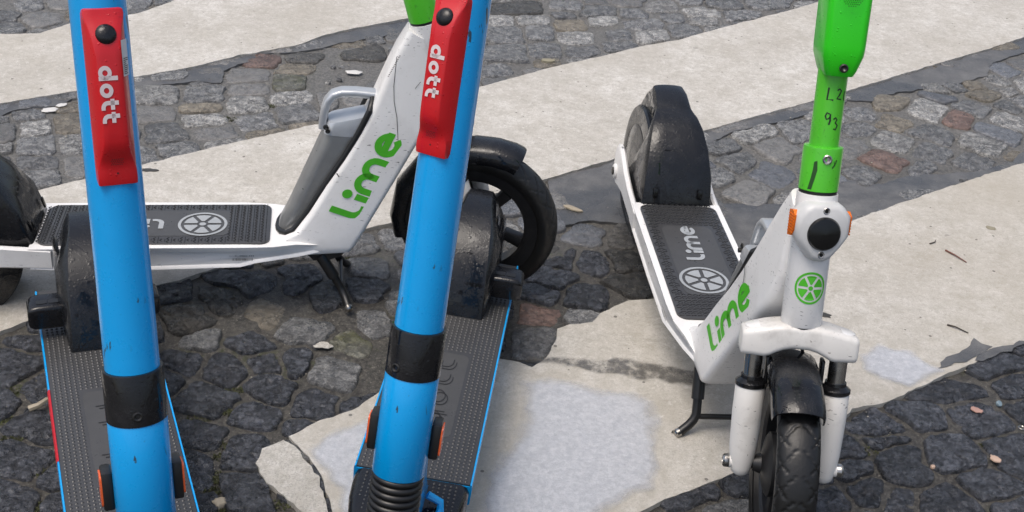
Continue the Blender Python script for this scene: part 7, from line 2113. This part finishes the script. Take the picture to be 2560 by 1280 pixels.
        for j in range(2):
            gl = MB(); gl.prism(rrect(.0085, .006, .003, 3), lambda u, v, dd: (-.762 + v, s * (.064 + j * .019 + u), .2035 + dd), -.001, .0009); gl.build('lens', BLACK, to)
        rd = MB(); rd.prism(rrect(.018, .018, .005, 3), lambda u, v, dd: (-.768 + u, s * dd, .181 + v), .0505, .0535); rd.build('red_strip', REDTAPE, to)
    rw = MB(); rw.lathe([(.03, -.035), (.09, -.034), (.113, -.028), (.124, -.010), (.124, .010), (.113, .028), (.09, .034), (.03, .035)], AR, (0, 1, 0), 48); rw.build('rear_wheel', RUBBER, root)
    # front wheel and fork, below the picture
    AF = DB + DAX * .128
    fw = MB(); fw.lathe([(.03, -.030), (.09, -.030), (.113, -.026), (.125, -.010), (.125, .010), (.113, .026), (.09, .030), (.03, .030)], AF, (0, 1, 0), 48); fw.build('front_wheel', RUBBER, root)
    fo = MB(); fo.lathe([(.031, .150), (.031, .185)], DB, DAX, 32)
    for s in (-1, 1):
        fo.tube([H((0, s * .020, .165)), H((0, s * .043, .150)), H((0, s * .045, .11)), H((0, s * .045, .10))], .013, 14)
    fo.build('fork', BLACK, root)
    ks = MB(); ks.box((-.40, 0, .094), (.05, .09, .012), .003)
    for s in (-1, 1): ks.tube([(-.40, s * .035, .095), (-.385, s * .042, .05), (-.375, s * .062, .006)], .008, 12)
    ks.build('kickstand', BLACK, root)
    return root

BLUE_GRP = 'blue scooters with red front panels'
make_blue_scooter('blue scooter at left with a white sticker on the edge of its red panel', (-.39487, 1.05195, -1.15279, -.02759), R(3), BLUE_GRP, True)
make_blue_scooter('blue scooter in the middle, in front of the black wheel of the white scooter', (-.14808, 1.18165, -1.64195, -.06142), R(-25), BLUE_GRP, False)
# ------------------------------------------------------------------ litter lying on the square
M_CHIP2 = plain('white_chip', (.62, .61, .58), .6, bump=.6)
M_TWIG = plain('twig_brown', (.16, .062, .040), .6)
M_TWIGD = plain('twig_dark', (.045, .032, .022), .6)
M_LEAF = plain('dry_leaf', (.27, .245, .17), .6)
M_SHELL = plain('nut_shell', (.52, .37, .28), .55)
M_SHELLP = plain('nut_shell_pink', (.42, .25, .20), .55)
M_ROOT = plain('pale_stick', (.36, .31, .23), .6)
M_DARKLEAF = plain('wet_leaf', (.045, .042, .034), .35)

def flake(name, x, y, a, b, ang, h, mat, label, cat, z=.006, seed=0, group=None, bend=0.):
    mb = MB(); n = 22
    rings = []
    for k, f in ((0, 1.0), (1, .96), (2, .6)):
        ring = []
        for i in range(n):
            t = 2 * math.pi * i / n
            j = 1 + .35 * mnoise.noise((math.cos(t) * 1.7, math.sin(t) * 1.7, seed)) + .22 * mnoise.noise((math.cos(t) * 4.5, math.sin(t) * 4.5, seed + 5))
            u, v = a * f * j * math.cos(t), b * f * j * math.sin(t)
            ring.append((u * math.cos(ang) - v * math.sin(ang), u * math.sin(ang) + v * math.cos(ang), (0, h * .8, h)[k] + bend * (u * u) / (a * a)))
        rings.append(ring)
    mb.loft(rings)
    o = mb.build(name, mat, None, ang=60); o.location = (x, y, z)
    return tag(o, label, cat, group)

def twig(name, pts, r, mat, label, cat):
    mb = MB()
    p0 = Vector(pts[0])
    mb.tube([Vector(p) - p0 for p in pts], [r * (1 - .45 * i / (len(pts) - 1)) for i in range(len(pts))], 7)
    o = mb.build(name, mat); o.location = p0
    return tag(o, label, cat)

flake('paint_chip', -1.196, 2.862, .020, .013, .5, .0015, M_CHIP2, 'larger white paint chip on the cobbles left of the left blue stem', 'paint chip', .002, 1)
flake('paint_chip', -1.178, 2.896, .014, .009, .7, .0015, M_CHIP2, 'smaller white paint chip, upper of the pair left of the left blue stem', 'paint chip', .002, 2)
flake('paint_chip', -.483, 3.256, .024, .012, .1, .0015, M_CHIP2, 'ragged white chip on the cobbles left of the white neck top', 'paint chip', .003, 3)
flake('paint_chip', -.347, 1.942, .020, .011, .0, .0015, M_CHIP, 'pale grey flake on dark cobbles between the blue scooters', 'paint chip', .003, 4)
flake('paint_chip', .131, 2.562, .025, .008, -.5, .004, M_ROOT, 'long pale chip on wet asphalt beside the black wheel', 'paint chip', .003, 5)
flake('nut_shell', .886, 1.761, .012, .0075, -.9, .003, M_SHELL, 'cream oval shell on dark cobbles at lower right', 'shell', .003, 6)
flake('nut_shell', .892, 1.904, .011, .008, -.5, .002, M_SHELLP, 'pinkish oval shell on a cobble below the paint edge at right', 'shell', .003, 7)
flake('dry_leaf', 1.126, 2.628, .013, .008, -.3, .001, M_LEAF, 'small pale brown leaf on the white stripe at far right', 'leaf', .0065, 8)
flake('wet_leaf', -.862, 2.577, .020, .008, .05, .001, M_DARKLEAF, 'dark wet leaf on the stripe behind the left blue stem', 'leaf', .0065, 9)
flake('pebble', -.434, 1.494, .0125, .010, .3, .010, M_ROOT, 'rounded pale pebble in a mossy joint at the bottom edge', 'pebble', -.004, 10)
flake('pebble', .767, 1.729, .0045, .004, .3, .005, M_SHELL, 'tiny yellowish pebble between dark cobbles at lower right', 'pebble', -.001, 11)
flake('stone_chip', .059, 3.454, .020, .012, .1, .006, M_LEAF, 'tan stone chip at the stripe edge right of the middle blue stem', 'stone chip', .002, 12)
flake('wet_leaf', .64, 2.19, .030, .009, -.25, .001, M_DARKLEAF, 'dark slender leaf on the stripe right of the white fork', 'leaf', .0065, 13)
flake('wet_leaf', .317, 1.764, .011, .005, .5, .001, M_DARKLEAF, 'small dark leaf on the white stripe left of the kickstand', 'leaf', .0065, 14)
twig('twig', [(.985, 2.50, .008), (1.0, 2.478, .010), (1.02, 2.452, .008)], .0022, M_TWIG, 'straight reddish twig on the white stripe at right', 'twig')
twig('twig', [(.955, 2.525, .008), (.968, 2.532, .009), (.974, 2.545, .008)], .0016, M_TWIGD, 'short bent dark twig above the reddish twig', 'twig')
twig('twig', [(.908, 2.185, .008), (.922, 2.177, .010), (.945, 2.160, .008)], .0020, M_TWIGD, 'dark forked twig on the stripe near the cracked paint', 'twig')
twig('stick', [(-.808, 1.682, .006), (-.794, 1.688, .010), (-.784, 1.702, .013), (-.776, 1.708, .010)], .0062, M_ROOT, 'knobbly pale stick against the left blue deck', 'stick')
rg = MB(); rg.lathe([(.0050, 0), (.0062, .0006), (.0062, .0016), (.0050, .0022), (.0042, .0016), (.0042, .0006), (.0050, 0)], (0, 0, 0), (0, 0, 1), 24, False)
o = rg.build('metal_ring', STEEL); o.location = (.962, 1.858, .004); tag(o, 'small pale metal ring on a cobble at the right edge', 'ring')
cp = MB(); cp.lathe([(.006, 0), (.006, .004), (.005, .005), (.0, .005)], (0, 0, 0), (.4, -.5, .8), 16, False)
o = cp.build('bottle_cap', plain('blue_grey_cap', (.20, .27, .31), .35)); o.location = (.942, 1.933, .000); tag(o, 'blue grey plastic cap wedged between cobbles at right', 'cap')
